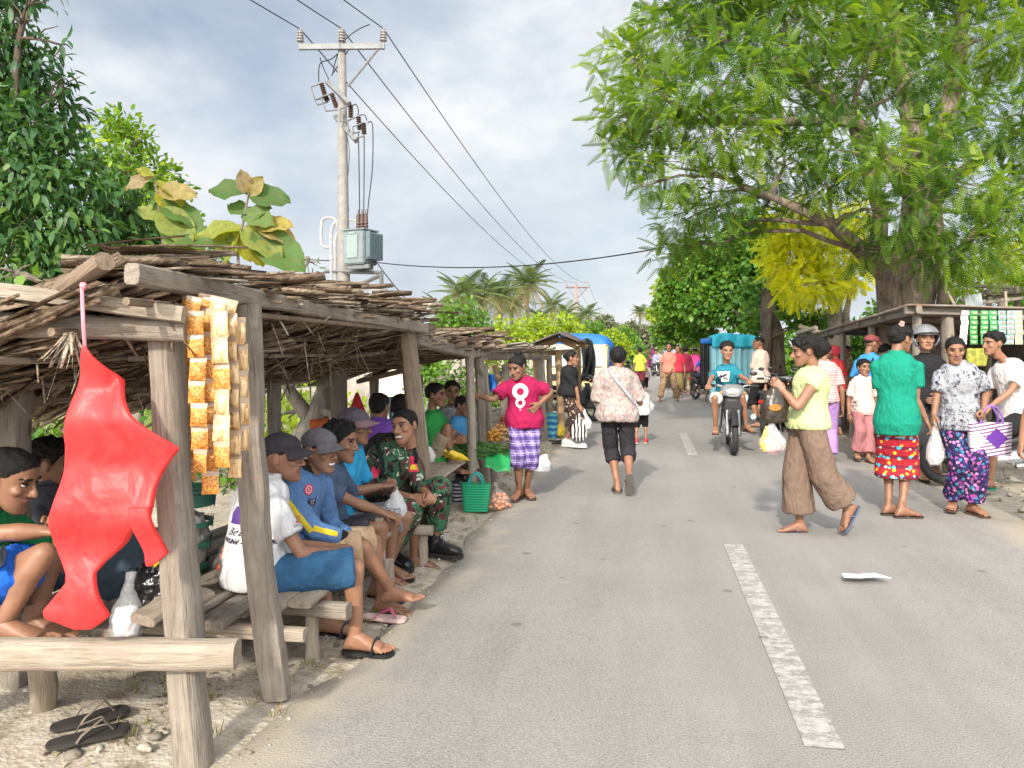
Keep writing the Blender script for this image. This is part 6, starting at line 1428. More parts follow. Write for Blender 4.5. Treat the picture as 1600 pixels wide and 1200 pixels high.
for u in (1.4, 4, 6.3):
    for n_ in (.35, 1.1): p = c0+U*u+N*n_; log_('counter_leg', V((p.x, p.y, -.04)), V((p.x, p.y, .77)), .04, .04, WD, s5)
for u in range(11): p = c3+U*(.3+.7*u)-N*.25; log_('back_board', V((p.x, p.y, .1)), V((p.x, p.y, 1.75)), .30, .30, WD, s5, .06, p=5)
# lean-to behind it
c = P(1480, 462, 12.5); s6 = thing('market_stall', 'stick framed lean-to rising behind the rusty tin roof', 'market stall', (c.x, c.y, 0), SG2)
for px, d, y in ((1545, 12.5, 452), (1590, 12.8, 446), (1488, 13, 462), (1650, 12.5, 450)): p = P(px, y, d); log_('post', V((p.x, p.y, 0)), p, .05, .045, WG, s6)
for a, b, d in (((1500, 470), (1700, 448), 12.5), ((1540, 455), (1720, 470), 12.8), ((1470, 482), (1640, 460), 12.2), ((1520, 447), (1700, 455), 13.4)): log_('roof_pole', P(*a, d), P(*b, d+.3), .03, .028, WG, s6)
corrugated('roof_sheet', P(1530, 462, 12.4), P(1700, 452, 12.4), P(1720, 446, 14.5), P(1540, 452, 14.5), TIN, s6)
corrugated('loose_sheet', P(1507, 462, 11.5), P(1533, 458, 11.5), P(1537, 484, 11.4), P(1510, 487, 11.4), plain('pale_sheet', (.42, .47, .47), .6, .2), s6, m=3)
log_('leaning_stick', P(1492, 478, 11.2), P(1480, 455, 11.2), .02, .018, WL, s6); log_('upright_stick', P(1572, 486, 10.8), P(1571, 455, 10.8), .02, .018, WL, s6)
# sticks left of the tin roof
for a, b, lb in (((1250, 510), (1300, 526), 'loose pale pole leaning across the end of the tin roof'), ((1246, 520), (1275, 512), 'short pale pole beside the tin roof end')):
    p = P(*a, 17.5); tag(log_('pole', P(*a, 17.5), P(*b, 16.5), .05, .045, WL), lb, 'wooden pole')
# ---------------- open stall with draped cyan tarpaulin
cy = plain('cyan_tarpaulin', (.02, .40, .55), .45, .15, 4, .3); cyl = plain('pale_cyan_curtain', (.28, .55, .62), .55, .12, 3, .3); blt = plain('blue_tarpaulin', (.02, .16, .52), .45, .2, 4, .3); bkt = plain('black_tarpaulin', (.02, .021, .024), .5, .3, 4, .4)
D = 19.5; b0 = P(1138, 640, D); b0.z = 0
s7 = thing('tarpaulin_stall', 'stall draped with a bright cyan tarpaulin and pale hanging curtain beyond the scooter rider', 'market stall', b0, SG2)
x0, x1 = P(1096, 0, D).x, P(1182, 0, D).x; z1 = P(0, 521, D).z; z2 = P(0, 543, D).z
def sheet(name, fn, nu, nv, mat, parent, th=.01):
    vs = [fn(i/nu, j/nv) for j in range(nv+1) for i in range(nu+1)]; k = nu+1
    me = bpy.data.meshes.new(name); me.from_pydata([tuple(q) for q in vs], [], [(j*k+i, j*k+i+1, (j+1)*k+i+1, (j+1)*k+i) for j in range(nv) for i in range(nu)]); me.update()
    bm = bmesh.new(); bm.from_mesh(me); bmesh.ops.solidify(bm, geom=bm.faces[:], thickness=th); bm.to_mesh(me); bm.free(); return link(name, me, mat, parent)
def top(u, v):
    x = x0+.26+(x1-x0-.26)*u; e = .12*abs(math.sin(pi*u))**.4
    if v < .25: k = v/.25; return V((x, D-.02-.03*math.sin(u*21), z2+(z1-.1-z2)*k))
    k = (v-.25)/.75; return V((x+.44*k, D+2.6*k, z1-.12+e+.03*math.sin(u*7+k*5)))
sheet('tarpaulin', top, 36, 20, cy, s7)
sheet('curtain', lambda u, v: V((x0+.24+(x1-x0-.24)*u, D+.05+.05*math.sin(u*46)*(1-.4*v)+.03*math.sin(u*15+2), .25+(z2+.04-.25)*v)), 110, 8, cyl, s7)
sheet('side_cloth', lambda u, v: V((x0+.26*u, D+.1+.04*math.sin(u*16), .5+(z1-.16-.5)*v)), 16, 6, bkt, s7)
sheet('ridge_cloth', lambda u, v: V((x0+.28*u, D+.05, z1-.26+.13*v)), 8, 3, blt, s7)
for x in (x0+.34, x1-.05):
    for y, sx_ in ((D+.12, 0), (D+2.6, .44)): log_('post', V((x+sx_, y, -.03)), V((x+sx_, y, z1-.15)), .03, .03, WB, s7)
# black sheet hung at the front of the fourth stall
sh = sheet('black_tarpaulin', lambda u, v: P(906+20*u+5*math.sin(pi*v), 537+64*v-9*math.sin(pi*u*.9), 17.2-.5*u+.08*math.sin(u*14+v*5)), 14, 16, bkt, None, .012); tag(sh, 'torn black sheet hanging beside the fourth stall in front of the yellow truck', 'tarpaulin')
sh = sheet('blue_sheet', lambda u, v: P(760+26*u, 582+28*v+3*math.sin(u*6), 12.5+.2*math.sin(u*9)), 12, 8, blt, None, .01); tag(sh, 'folded blue sheet hanging under the third stall roof', 'tarpaulin')
# white wall far behind the stalls
wl = plain('limewash', (.62, .58, .52), .85, .15, 3, .2)
hb = P(560, 640, 15); hb.z = 0
h = thing('shed', 'whitewashed shed wall glimpsed behind the woman in purple', 'shed', hb)
mb = MB(); mb.box(hb+V((.1, 1.0, .75)), .85, .9, .78); mb.obj('wall', wl, h)
mb = MB(); mb.box(hb+V((-.1, .09, .7)), .32, .03, .62); mb.obj('door', plain('door_grey', (.4, .36, .32), .7), h, bevel=.01)
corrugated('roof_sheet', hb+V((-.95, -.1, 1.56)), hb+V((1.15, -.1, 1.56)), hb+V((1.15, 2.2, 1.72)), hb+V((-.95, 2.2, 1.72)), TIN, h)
p = P(520, 600, 12); mb = MB(); mb.tube([V((P(519, 0, 12).x, 12, 0)), P(519, 560, 12)], .05, 8); tag(mb.obj('fence_post', conc), 'thin pale concrete fence post in the grass behind the bench', 'post')
# ================================================================ GOODS, BAGS, VEHICLES
def lump(name, rings, mat, parent=None, n=22, amp=.02, fr=9, vox=.010, mw=None, smooth=2):
    mb = MB(); mb.loft(rings, n, True, 2.2); me = remesh(mb, vox, smooth); v = get_co(me); nn = get_no(me); s = RN.random()*40
    a = np.array([noise.noise(V(q)*fr+V((s, 0, 0)))+.5*(1-2*abs(noise.noise(V(q)*fr*2.2+V((0, s, 0))))) for q in v]); set_co(me, v+nn*(a*amp)[:, None]); return link(name, me, mat, parent)
def ell(c, rx, ry): return (V(c), V((rx, 0, 0)), V((0, ry, 0)))
# ---- red plastic bag on a string
m, t = newmat('red_plastic'); o = t.obj(); n = t.noise(o, 7, 4, .6, 1.5)
b, out = t.out(t.ramp(n, [(.3, (.66, .045, .05)), (.7, (.78, .085, .085))]), .40, t.bump(t.noise(t.scale(o, (1, 1, .6)), 11, 3, .5, 1.2), .35, .03), spec=.4)
tb = t.n('BsdfTranslucent', {'Color': (.95, .12, .05, 1)}); mx = t.n('MixShader', {0: .38, 1: b.outputs[0], 2: tb.outputs[0]}); t.t.links.new(mx.outputs[0], out.inputs[0]); REDP = m
d = 2.48
RB = thing('plastic_bag', 'large red plastic bag hanging by a pink string from the nearest stall beam', 'plastic bag', P(160, 760, d))
rows = [(541, 132, 136), (560, 126, 148), (590, 119, 168), (620, 112, 188), (650, 106, 209), (680, 101, 241), (704, 97, 267), (722, 94, 256), (745, 91, 243), (765, 89, 236), (790, 85, 236), (808, 80, 232), (820, 78, 209), (835, 77, 197), (850, 79, 185), (866, 84, 169), (882, 92, 154), (898, 101, 144), (912, 103, 147), (926, 94, 151), (940, 83, 156), (954, 71, 161), (964, 72, 165), (974, 92, 152), (984, 112, 136)]
def crumple(o, amp, fr, sd, sheet_=0.0):
    me = o.data; v = get_co(me); nn = get_no(me); a = np.array([(1-2*abs(noise.noise(V((q[0]*fr*1.3+sd, q[1]*fr, q[2]*fr*.8)))))+.8*noise.noise(V(q)*fr*.6) for q in v]); w_ = nn*(a*amp*.25)[:, None]; w_[:, 1] += a*amp*sheet_; set_co(me, v+w_)
def flatbag(name, rows, d, mat, parent, depth=.05, n=40, amp=.008, fr=9, sub=3, p=1.7):
    rr = []
    for i in range(len(rows)-1):
        for j in range(sub):
            u = j/sub; rr.append(tuple(rows[i][k]*(1-u)+rows[i+1][k]*u for k in range(3)))
    rr.append(rows[-1]); mb = MB(); rings = []
    for y, a, b in rr:
        c = P((a+b)/2, y, d); hw = (b-a)/2*d/F; rings.append((c+V((0, .02*math.sin(y*.045), 0)), V((hw, 0, 0)), V((0, min(depth, hw*.55), 0))))
    mb.loft(rings, n, True, 7.0 if depth < .03 else p); o = mb.obj(name, mat, parent); crumple(o, amp, fr, RN.random()*30, 1.0 if depth < .03 else 0.0); return o
flatbag('bag_body', rows, d, REDP, RB, .012, 70, .036, 4.4, 4)
flatbag('bag_handle', [(792, 205, 236), (815, 208, 240), (835, 213, 245), (855, 218, 250), (868, 221, 254), (878, 222, 243), (887, 223, 230)], d-.004, REDP, RB, .010, 30, .012, 5)
mb = MB(); mb.tube([P(128, 442, 2.47), P(130, 500, 2.45), P(133, 545, d)], .006, 6); mb.ball(P(131, 447, 2.47), .013, 8, 6); mb.obj('string', plain('pink_string', (.72, .28, .34), .6), RB)
# ---- snack strips over the end of the side beam
m, t = newmat('fried_grains'); o = t.obj(); v = t.n('TexVoronoi', {'Vector': o, 'Scale': 190.0}); c = t.ramp(t.n('SeparateColor', {0: v.outputs['Color']}).outputs[0], [(0, (.35, .11, .02)), (.5, (.58, .24, .04)), (1, (.72, .38, .09))]); t.out(c, .25, t.bump(v.outputs['Distance'], .6, .004), spec=.6); GR = m
m, t = newmat('cracker_sticks'); o = t.obj(); n = t.noise(t.scale(o, (90, 90, 8)), 1, 3); c = t.ramp(n, [(.36, (.42, .22, .08)), (.5, (.70, .46, .22)), (.62, (.80, .60, .36))]); t.out(c, .28, t.bump(n, .6, .006), spec=.6); CK = m
FILM = plain('packet_film', (.46, .33, .23), .18, .12, 40, .3, spec=.7)
def packet(c, w, h, ry, m2, parent, tilt):
    rows_, nx_ = 9, 6; vs, fs, ms = [], [], []
    R_ = Matrix.Rotation(ry, 3, 'Z') @ Matrix.Rotation(tilt, 3, 'Y')
    for side in (1, -1):
        for j in range(rows_+1):
            v_ = j/rows_
            for i in range(nx_+1):
                u_ = i/nx_; prof = math.sin(pi*u_)**.6*(math.sin(pi*min(1, v_*1.15))**.5 if v_ < .87 else .04)*(1.0 if v_ < .62 else .55)
                x = (u_-.5)*w*(1-.06*math.sin(pi*v_)); z = (v_-.5)*h; y = -side*(.013*prof+.0008); p = V((x, y, z)); vs.append(c+R_ @ (p+V((0, .0015*noise.noise(p*160), 0))))
    k = nx_+1; q = (rows_+1)*k
    for sd in (0, 1):
        for j in range(rows_):
            for i in range(nx_):
                a = sd*q+j*k+i; fs.append((a, a+1, a+k+1, a+k) if sd == 0 else (a, a+k, a+k+1, a+1)); ms.append(0 if j < 7 else 1)
    me = bpy.data.meshes.new('packet'); me.from_pydata([tuple(x) for x in vs], [], fs); me.update(); me.polygons.foreach_set('material_index', ms)
    return link('packet', me, [m2, FILM], parent)
desc = ['shaded strip of orange snack packets nearest the corner post', 'strip of orange snack packets folded over the beam, second from the corner post', 'longest strip of orange snack packets', 'strip of mixed orange and pale cracker packets', 'strip of pale cracker packets', 'narrow outermost strip of cracker packets against the second post']
for si, (x0, y0, x1, y1, d, w, mt, lean) in enumerate([(286, 500, 296, 752, 2.84, 24, GR, .0), (304, 486, 314, 738, 2.66, 24, GR, 0), (322, 482, 331, 772, 2.72, 25, GR, 0), (343, 486, 347, 730, 2.70, 27, CK, 0), (362, 490, 366, 746, 2.78, 20, CK, 0), (378, 496, 383, 704, 2.82, 15, CK, 0)]):
    root = thing('snack_strip', desc[si], 'snack strip', P(x0, y0, d), 'snack packet strips hanging from the beam'); n_ = max(5, int((y1-y0)/35.5))
    for k in range(n_):
        u = (k+.5)/n_; x = x0+(x1-x0)*u+RN.uniform(-2, 2); y = y0+(y1-y0)*u
        packet(P(x, y, d+RN.uniform(-.008, .008)), w*d/F*1.06, (y1-y0)/n_*d/F*1.02, RN.uniform(-.35, .35)+(.7 if si == 5 else 0), mt if not (si == 3 and k % 3 == 2) else GR, root, RN.uniform(-.07, .07))
    # tail folded back over the beam
    if si in (1, 2, 3, 4):
        for k in range(2): packet(P(x0-3-6*k, y0-6-2*k, d+.035+.06*k), w*d/F, .075, RN.uniform(-.3, .3), mt, root, .2)
# ---- green laundry basket
bm = bmesh.new(); n_, m_ = 30, 16; R0, R1, Hh = .105, .145, .42; grid = []
for j in range(m_+1): grid.append([bm.verts.new((math.cos(2*pi*i/n_)*(R0+(R1-R0)*j/m_), math.sin(2*pi*i/n_)*(R0+(R1-R0)*j/m_), Hh*j/m_)) for i in range(n_)])
holes = []
for j in range(m_):
    for i in range(n_):
        f = bm.faces.new((grid[j][i], grid[j][(i+1) % n_], grid[j+1][(i+1) % n_], grid[j+1][i]))
        if 1 < j < m_-3 and (j+i//2*0) % 1 == 0 and j % 4 != 1: holes.append(f)
bm.faces.new(list(reversed(grid[0])))
r = bmesh.ops.inset_individual(bm, faces=holes, thickness=.0075); bmesh.ops.delete(bm, geom=holes, context='FACES'); bmesh.ops.recalc_face_normals(bm, faces=bm.faces[:]); bmesh.ops.solidify(bm, geom=bm.faces[:], thickness=.004)
c = P(292, 898, 3.95); c.z = .325; bm.transform(Matrix.Translation(c)); me = bpy.data.meshes.new('basket'); bm.to_mesh(me); bm.free()
GP = plain('green_plastic', (.035, .14, .10), .4, .2)
bk = tag(link('basket', me, GP), 'tall green plastic basket with slotted sides on the plank bench', 'basket')
mb = MB(); mb.torus(c+V((0, 0, Hh)), R1+.004, .009, V((0, 0, 1)), 30, 8); mb.torus(c+V((R1*.0, -R1-.004, Hh+.0)), .05, .007, V((0, 1, .25)), 20, 6, .2, pi-.2); mb.obj('rim', GP, bk)
lump('contents', [ell(c+V((0, 0, .03)), .09, .09), ell(c+V((0, 0, .2)), .10, .10), ell(c+V((.02, 0, .30)), .07, .07)], plain('pale_wrap', (.5, .5, .45), .4, .3, 14), bk)
# ---- bags on the bench
BKP = plain('black_bag_plastic', (.012, .012, .014), .22, .3, 9, .6, spec=.6)
c = P(243, 915, 3.3); lump_b = lump('garbage_bag', [ell(V((c.x, c.y, .32)), .10, .09), ell(V((c.x+.01, c.y, .40)), .13, .11), ell(V((c.x+.02, c.y, .50)), .10, .09), ell(V((c.x+.04, c.y, .58)), .05, .05), ell(V((c.x+.05, c.y, .64)), .06, .04)], BKP, None, 22, .02, 16, .008); tag(lump_b, 'glossy black plastic bag slumped on the bench beside the corner post', 'plastic bag')
mb = MB(); mb.tube([V((c.x+.03, c.y-.07, .55)), V((c.x+.05, c.y-.08, .57)), V((c.x+.07, c.y-.06, .55))], .008, 6); mb.obj('yellow_tie', plain('yellow_tape', (.7, .5, .03), .4), lump_b)
c = P(178, 880, 3.6); tag(lump('sack', [ell(V((c.x, c.y, .32)), .19, .12), ell(V((c.x+.02, c.y, .42)), .2, .14), ell(V((c.x+.06, c.y+.02, .52)), .14, .11), ell(V((c.x+.12, c.y+.03, .60)), .08, .07)], cloth('slate_sack', (.05, .075, .10), .3), None, 22, .018, 9), 'slate blue cloth bundle lying behind the white bag', 'bundle')
c = P(198, 960, 3.05); c.z = .33
wb = thing('plastic_bag', 'small clear bag with a white packet inside on the bench edge', 'plastic bag', c)
lump('packet', [ell(c+V((0, 0, .0)), .045, .04), ell(c+V((.0, 0, .06)), .05, .04), ell(c+V((.0, 0, .11)), .04, .03)], plain('white_paper', (.60, .61, .65), .5, .12), wb, 16, .008, 20, .007)
CLR = plastic_film('clear_film', (.78, .80, .83), .20, .15)
lump('film', [ell(c+V((0, 0, -.01)), .055, .05), ell(c+V((0, 0, .06)), .065, .052), ell(c+V((.005, 0, .13)), .045, .035), ell(c+V((.012, 0, .20)), .014, .012), ell(c+V((.02, 0, .25)), .022, .016)], CLR, wb, 18, .008, 22, .007)
def balls(name, c, n, r, spread, mat, parent=None, h=.1):
    mb = MB(); k = 0; pts = []
    tries = 0
    while len(pts) < n and tries < 6000:
        tries += 1; p = V((RN.gauss(0, 1)*spread*.55, RN.gauss(0, 1)*spread*.55, RN.random()*h)); 
        if (p.x**2+p.y**2)**.5 < spread*(1-.5*p.z/max(h, .01)) and all((p-q_).length > r*1.55 for q_ in pts): pts.append(p)
    for p in pts: mb.ball(V(c)+p+V((0, 0, r)), (r, r, r*.9), 12, 8)
    return mb.obj(name, mat, parent)
TOM = plain('tomato_skin', (.55, .075, .03), .22, .35, 14, spec=.6); ONI = plain('shallot_skin', (.62, .24, .13), .4, .3, 20, spec=.5)
c = P(368, 905, 3.75); c.z = .33; tb_ = thing('tomato_bag', 'clear bag of small ripe tomatoes beside the man in white', 'bag of tomatoes', c); balls('tomato', c, 34, .021, .085, TOM, tb_, .15)
lump('film', [ell(c+V((0, 0, -.005)), .095, .09), ell(c+V((0, 0, .1)), .10, .095), ell(c+V((.0, 0, .18)), .06, .05), ell(c+V((.0, .0, .25)), .015, .015)], plastic_film('thin_film', (.85, .8, .76), .12, .12), tb_, 20, .006, 20, .009)
mb = MB(); c = P(188, 1000, 2.9); c.z = .30; mb.torus(c, .045, .008, V((.1, .1, 1)), 20, 6); mb.torus(c+V((.008, .005, .012)), .04, .007, V((-.1, .1, 1)), 20, 6); tag(mb.obj('cord_loop', blk), 'small loop of black cord lying on the bench by the log', 'cord')
# hanging red bag and orange roll in the back, white sacks
flat = flatbag('plastic_bag', [(614, 556, 559), (630, 550, 566), (650, 543, 574), (672, 540, 580), (695, 546, 578), (715, 552, 575)], 6.9, REDP, None, .10, 26, .02, 6); tag(flat, 'dark red plastic bag hanging behind the woman in purple', 'plastic bag')
m_ = flatbag('striped_sack', [(620, 604, 616), (640, 606, 618), (660, 610, 620)], 7.2, stripes('teal_stripe', (.05, .22, .26), (.5, .5, .42), .05, 0), None, .04, 20, .008); tag(m_, 'teal striped sack hanging between the two seated women', 'sack')
mb = MB(); mb.tube([P(486, 664, 6.6), P(514, 660, 6.6)], [.045, .045], 14); tag(mb.obj('cloth_roll', cloth('orange_cloth', (.5, .12, .03))), 'orange cloth roll on the bench behind the caps', 'cloth')
# ---- flip flops
def flipflop(label, x, y, rot, mat, m2, s=1.0, group=None, z=.0, pitch=0):
    c = G(x, y, z); M = Matrix.Translation(c+V((0, 0, .088*s+.003))) @ Matrix.Rotation(math.radians(rot), 4, 'Z') @ Matrix.Rotation(pitch, 4, 'X')
    r = thing('flip_flop', label, 'flip flop', c, group); shoe_parts(M, s, 'sandal', (mat, m2), r, 1); return r
dk = plain('worn_black_rubber', (.035, .032, .03), .7, .3); tn = plain('worn_strap', (.16, .13, .10), .7, .3)
flipflop('worn dark flip flop on the dust, the one nearer the stump', 113, 1136, 128, dk, tn, 1.05, 'pair of worn flip flops', .02); flipflop('worn dark flip flop on the dust with a wide tan strap, the closer one', 108, 1164, 122, dk, tn, 1.05, 'pair of worn flip flops', .02)
flipflop('empty pink flip flop beside the bare foot of the man in the blue jersey', 584, 968, 75, MATS['pink_sole'], MATS['pink_strap'], 1.0, None, .0)
for i, (x, y, r_) in enumerate(((868, 694, 60), (874, 692, 75), (864, 690, 80))): flipflop(['black slipper nearest the plaid shorts by the third stall post', 'black slipper closest to the road edge by the third stall', 'black slipper tucked behind the third stall post'][i], x, y, r_, dk, blk, 1.0, 'slippers at the third stall')
# ---- paper on the road
mb = MB(); c = G(1347, 902, .035); mb.v = []
vs = [c+V((x, y, .004+.012*abs(math.sin(x*30)))) for x, y in ((-.135, -.05), (-.04, -.07), (.05, -.05), (.15, -.075), (.11, .07), (.0, .05), (-.10, .065))]; mb.prism(vs, V((0, 0, .002))); tag(mb.obj('paper_scrap', plain('paper_white', (.80, .80, .80), .7, .05), smooth=False), 'torn white scrap of paper lying on the asphalt', 'paper')
# ---- goods on the second stall
zt = .425
def at(x, y, z): d = (CH-z)*F/(y-HY); return P(x, y, d)
c = at(686, 704, zt); root = thing('thermos', 'dark red thermos jug with a pale lid on the second stall', 'thermos', c)
mb = MB(); mb.tube([c, c+V((0, 0, .02)), c+V((0, 0, .22)), c+V((0, 0, .26)), c+V((0, 0, .28))], [.075, .085, .085, .075, .05], 20); mb.torus(c+V((.085, -.01, .14)), .05, .010, V((.2, 1, 0)), 16, 6); mb.obj('jug', plain('thermos_red', (.48, .06, .11), .35, .1), root)
mb = MB(); mb.tube([c+V((0, 0, .28)), c+V((0, 0, .32)), c+V((0, 0, .33))], [.05, .05, .03], 16); mb.obj('lid', plain('lid_pale', (.6, .55, .55), .4), root)
YB = plain('banana_skin', (.72, .50, .02), .45, .18, 10); 
for i, (x, y, n_, lb) in enumerate(((690, 716, 7, 'hand of ripe yellow bananas nearest the thermos'), (703, 722, 6, 'hand of ripe yellow bananas with browned tips at the table edge'))):
    c = at(x, y, zt); mb = MB()
    for k in range(n_):
        a = -.9+1.8*k/(n_-1); pts = [c+V((math.sin(a)*.05*u_+(u_*.12-.03), -.02-.10*math.sin(pi*u_*.9)*math.cos(a), .05+.04*math.cos(a)*math.sin(pi*u_)-.03*u_)) for u_ in (0, .2, .45, .7, .9, 1)]; mb.tube([c+(q_-c)*1.35 for q_ in pts], [.010, .025, .029, .028, .017, .008], 8, round_=True)
    mb.ball(c+V((-.035, -.02, .055)), .016, 8, 6); tag(mb.obj('banana_bunch', YB), lb, 'bananas', 'banana bunches on the second stall')
GB = leafm('bean_green', [(0, (.03, .10, .02)), (.6, (.07, .19, .035)), (1, (.15, .27, .06))], .4, .1)
def beans(label, x, y, n_, L, w):
    c = at(x, y, zt); ps = np.array([tuple(c+V((RN.gauss(0, .06*w), RN.gauss(0, .06), .02+RN.random()*.09))) for _ in range(n_)]); xd = np.array([(1, RN.gauss(0, .35), RN.gauss(-.05, .18)) for _ in range(n_)])
    TT = ST.copy(); v, f, a = scatter(TT, STF, ps-unit(xd)*L/2, unit(xd), NR.normal(size=(n_, 3)), NR.uniform(.7, 1.1, n_)*L, None, np.full(n_, .012)); tag(link('bean_bundle', mesh_np('bean_bundle', v, f, a), GB), label, 'long beans', 'long bean bundles on the second stall')
beans('heap of long green beans between the two nearest posts', 728, 716, 260, .34, 1.2); beans('bundle of long green beans with pale tips beyond the forked post', 762, 713, 150, .26, .8)
c = at(775, 712, .44); sh = sheet('green_tarp', lambda u, v: V((c.x-.10+.24*u, c.y-.3+.6*v+.0, .455+.015*math.sin(u*9+v*7)-.16*max(0, .28-v)*(1+.5*u)*2)), 18, 16, plain('green_sheet', (.02, .32, .09), .4, .2, 6, .4), None, .004); tag(sh, 'bright green plastic sheet draped over the table end', 'plastic sheet')
c = at(752, 690, zt); mb = MB(); mb.tube([c, c+V((0, 0, .20)), c+V((0, 0, .21))], [.09, .11, .115], 20); tag(mb.obj('bucket', plain('bucket_white', (.62, .62, .68), .4, .08)), 'whitish plastic bucket behind the forked post', 'bucket')
c = at(712, 700, zt); tag(lump('plastic_bag', [ell(c, .07, .06), ell(c+V((0, 0, .06)), .08, .07), ell(c+V((0, 0, .12)), .04, .04)], plain('lime_bag', (.08, .55, .12), .35, .15), None, 16, .012, 14), 'small lime green bag among the goods of the second stall', 'plastic bag')
c = at(672, 700, zt); tag(lump('plastic_bag', [ell(c, .06, .05), ell(c+V((0, 0, .08)), .07, .06), ell(c+V((0, 0, .16)), .03, .03)], MATS['lime_bag'], None, 16, .012, 14), 'lime green bag beside the leaning post', 'plastic bag')
c = at(668, 722, zt); tag(lump('plastic_bag', [ell(c, .06, .05), ell(c+V((0, 0, .05)), .07, .055), ell(c+V((0, 0, .10)), .045, .035), ell(c+V((0, 0, .14)), .03, .012)], plain('cream_bag', (.66, .62, .58), .4, .1), None, 18, .016, 13), 'cream carrier bag by the bananas', 'plastic bag')
c = at(697, 709, zt); root = thing('water_bottle', 'clear water bottle with violet label beside the thermos', 'bottle', c); mb = MB(); mb.tube([c, c+V((0, 0, .10)), c+V((0, 0, .14)), c+V((0, 0, .17))], [.032, .032, .016, .015], 14); mb.obj('bottle', plain('bottle_film', (.55, .6, .72), .1, .1), root); mb = MB(); mb.tube([c+V((0, 0, .04)), c+V((0, 0, .085))], .0335, 14); mb.obj('bottle_label', plain('violet_label', (.2, .2, .5), .5), root); mb = MB(); mb.tube([c+V((0, 0, .17)), c+V((0, 0, .19))], .017, 12); mb.obj('bottle_cap', plain('blue_cap', (.05, .15, .5), .4), root)
# heaps on the third stall
for x, y, s, col, lb in ((782, 680, .10, (.6, .32, .12), 'heap of tan roots on the third stall'), (790, 664, .08, (.35, .12, .05), 'heap of brown fruit further back on the third stall'), (772, 690, .07, (.65, .33, .06), 'small heap of orange fruit next to the forked post'), (800, 690, .08, (.62, .42, .22), 'heap of tan chips behind the plaid shorts')):
    c = at(x, y, .50); tag(balls('produce_heap', c, 30, .022, s*1.2, plain('produce_%d' % x, col, .5, .35, 15), None, .10), lb, 'produce', 'produce heaps on the third stall')
c = P(861, 660, 13.0)
mb = MB(); mb.tube([V((c.x, c.y, .0)), V((c.x, c.y, .2)), V((c.x, c.y, .42))], [.10, .11, .11], 18); tag(mb.obj('drum', stripes('blue_teal_stripe', (.03, .12, .35), (.12, .4, .42), .10)), 'blue and teal striped drum standing by the third stall', 'drum')
c = G(869, 682); tag(lump('yellow_bag', [ell(V((c.x, c.y, .02)), .14, .12), ell(V((c.x, c.y, .12)), .15, .12), ell(V((c.x, c.y, .2)), .06, .06)], plain('yellow_plastic', (.68, .48, .03), .4, .2), None, 16, .02, 9, .014), 'yellow plastic bag on the ground by the third stall', 'plastic bag')
# ---- woven bags on the verge
m, t = newmat('green_weave'); o = t.obj(); sx = t.n('SeparateXYZ', {0: o}); f = t.math('FRACT', t.math('MULTIPLY', sx.outputs[2], 45.0)); g_ = t.math('FRACT', t.math('MULTIPLY', sx.outputs[0], 45.0)); c_ = t.ramp(f, [(.15, (.005, .16, .07)), (.5, (.02, .48, .24)), (.85, (.005, .2, .09))]); t.out(c_, .35, t.bump(t.math('MULTIPLY', f, g_), .6, .005), spec=.5); GW = m
def tote(name, label, base, w, dpt, h, mat, hmat, rot=0.0, taper=1.18, arc=.10, cat='woven bag'):
    root = thing(name, label, cat, base); R_ = Matrix.Rotation(rot, 3, 'Z'); mb = MB(); rings = []
    for i in range(7): u = i/6; k = 1+(taper-1)*u; rings.append((base+V((0, 0, h*u)), R_ @ V((w*k, 0, 0)), R_ @ V((0, dpt*(1-.25*u), 0))))
    mb.loft(rings, 28, True, 4.5); o = mb.obj('bag_body', mat, root); crumple(o, .004, 12, RN.random()*9)
    for s in (-1, 1):
        mb = MB(); mb.tube([base+R_ @ V((math.cos(a)*w*.55, s*dpt*.7, h-.01+math.sin(a)*arc)) for a in [pi*i/10 for i in range(11)]], .009, 8); mb.obj('handle', hmat, root)
    return root
b = G(743, 801); b.y += .1; tote('woven_bag', 'bright green woven plastic tote standing on the verge', b, .115, .07, .25, GW, plain('teal_handle', (.02, .28, .26), .4), -.1)
b = G(722, 790); b.y += .2; dw = stripes('dark_weave', (.05, .03, .07), (.45, .42, .46), .035); root = tote('woven_bag', 'dark striped woven bag stuffed full behind the green tote', b, .10, .08, .20, dw, blk, .2, 1.1, .05)
lump('contents', [ell(b+V((0, 0, .17)), .085, .07), ell(b+V((0, 0, .24)), .09, .075), ell(b+V((0, 0, .29)), .05, .04)], BKP, root, 16, .015, 14)
b = G(781, 795); root = thing('shallot_bag', 'knotted clear bag of orange shallots next to the green tote', 'bag of shallots', b); balls('shallot', b, 46, .021, .095, ONI, root, .12); lump('film', [ell(b+V((0, 0, .0)), .095, .09), ell(b+V((0, 0, .09)), .105, .1), ell(b+V((-.01, 0, .16)), .05, .045), ell(b+V((-.03, 0, .19)), .012, .012), ell(b+V((-.045, 0, .25)), .018, .012)], MATS['thin_film'], root, 18, .006, 18, .009)
b = G(846, 735); tag(lump('plastic_bag', [ell(b+V((0, 0, .0)), .12, .10), ell(b+V((0, 0, .07)), .13, .10), ell(b+V((.02, 0, .15)), .06, .05), ell(b+V((.04, 0, .2)), .03, .02)], plain('white_bag', (.68, .68, .70), .35, .08), None, 18, .02, 11), 'white plastic bag on the ground behind the plaid shorts', 'plastic bag')
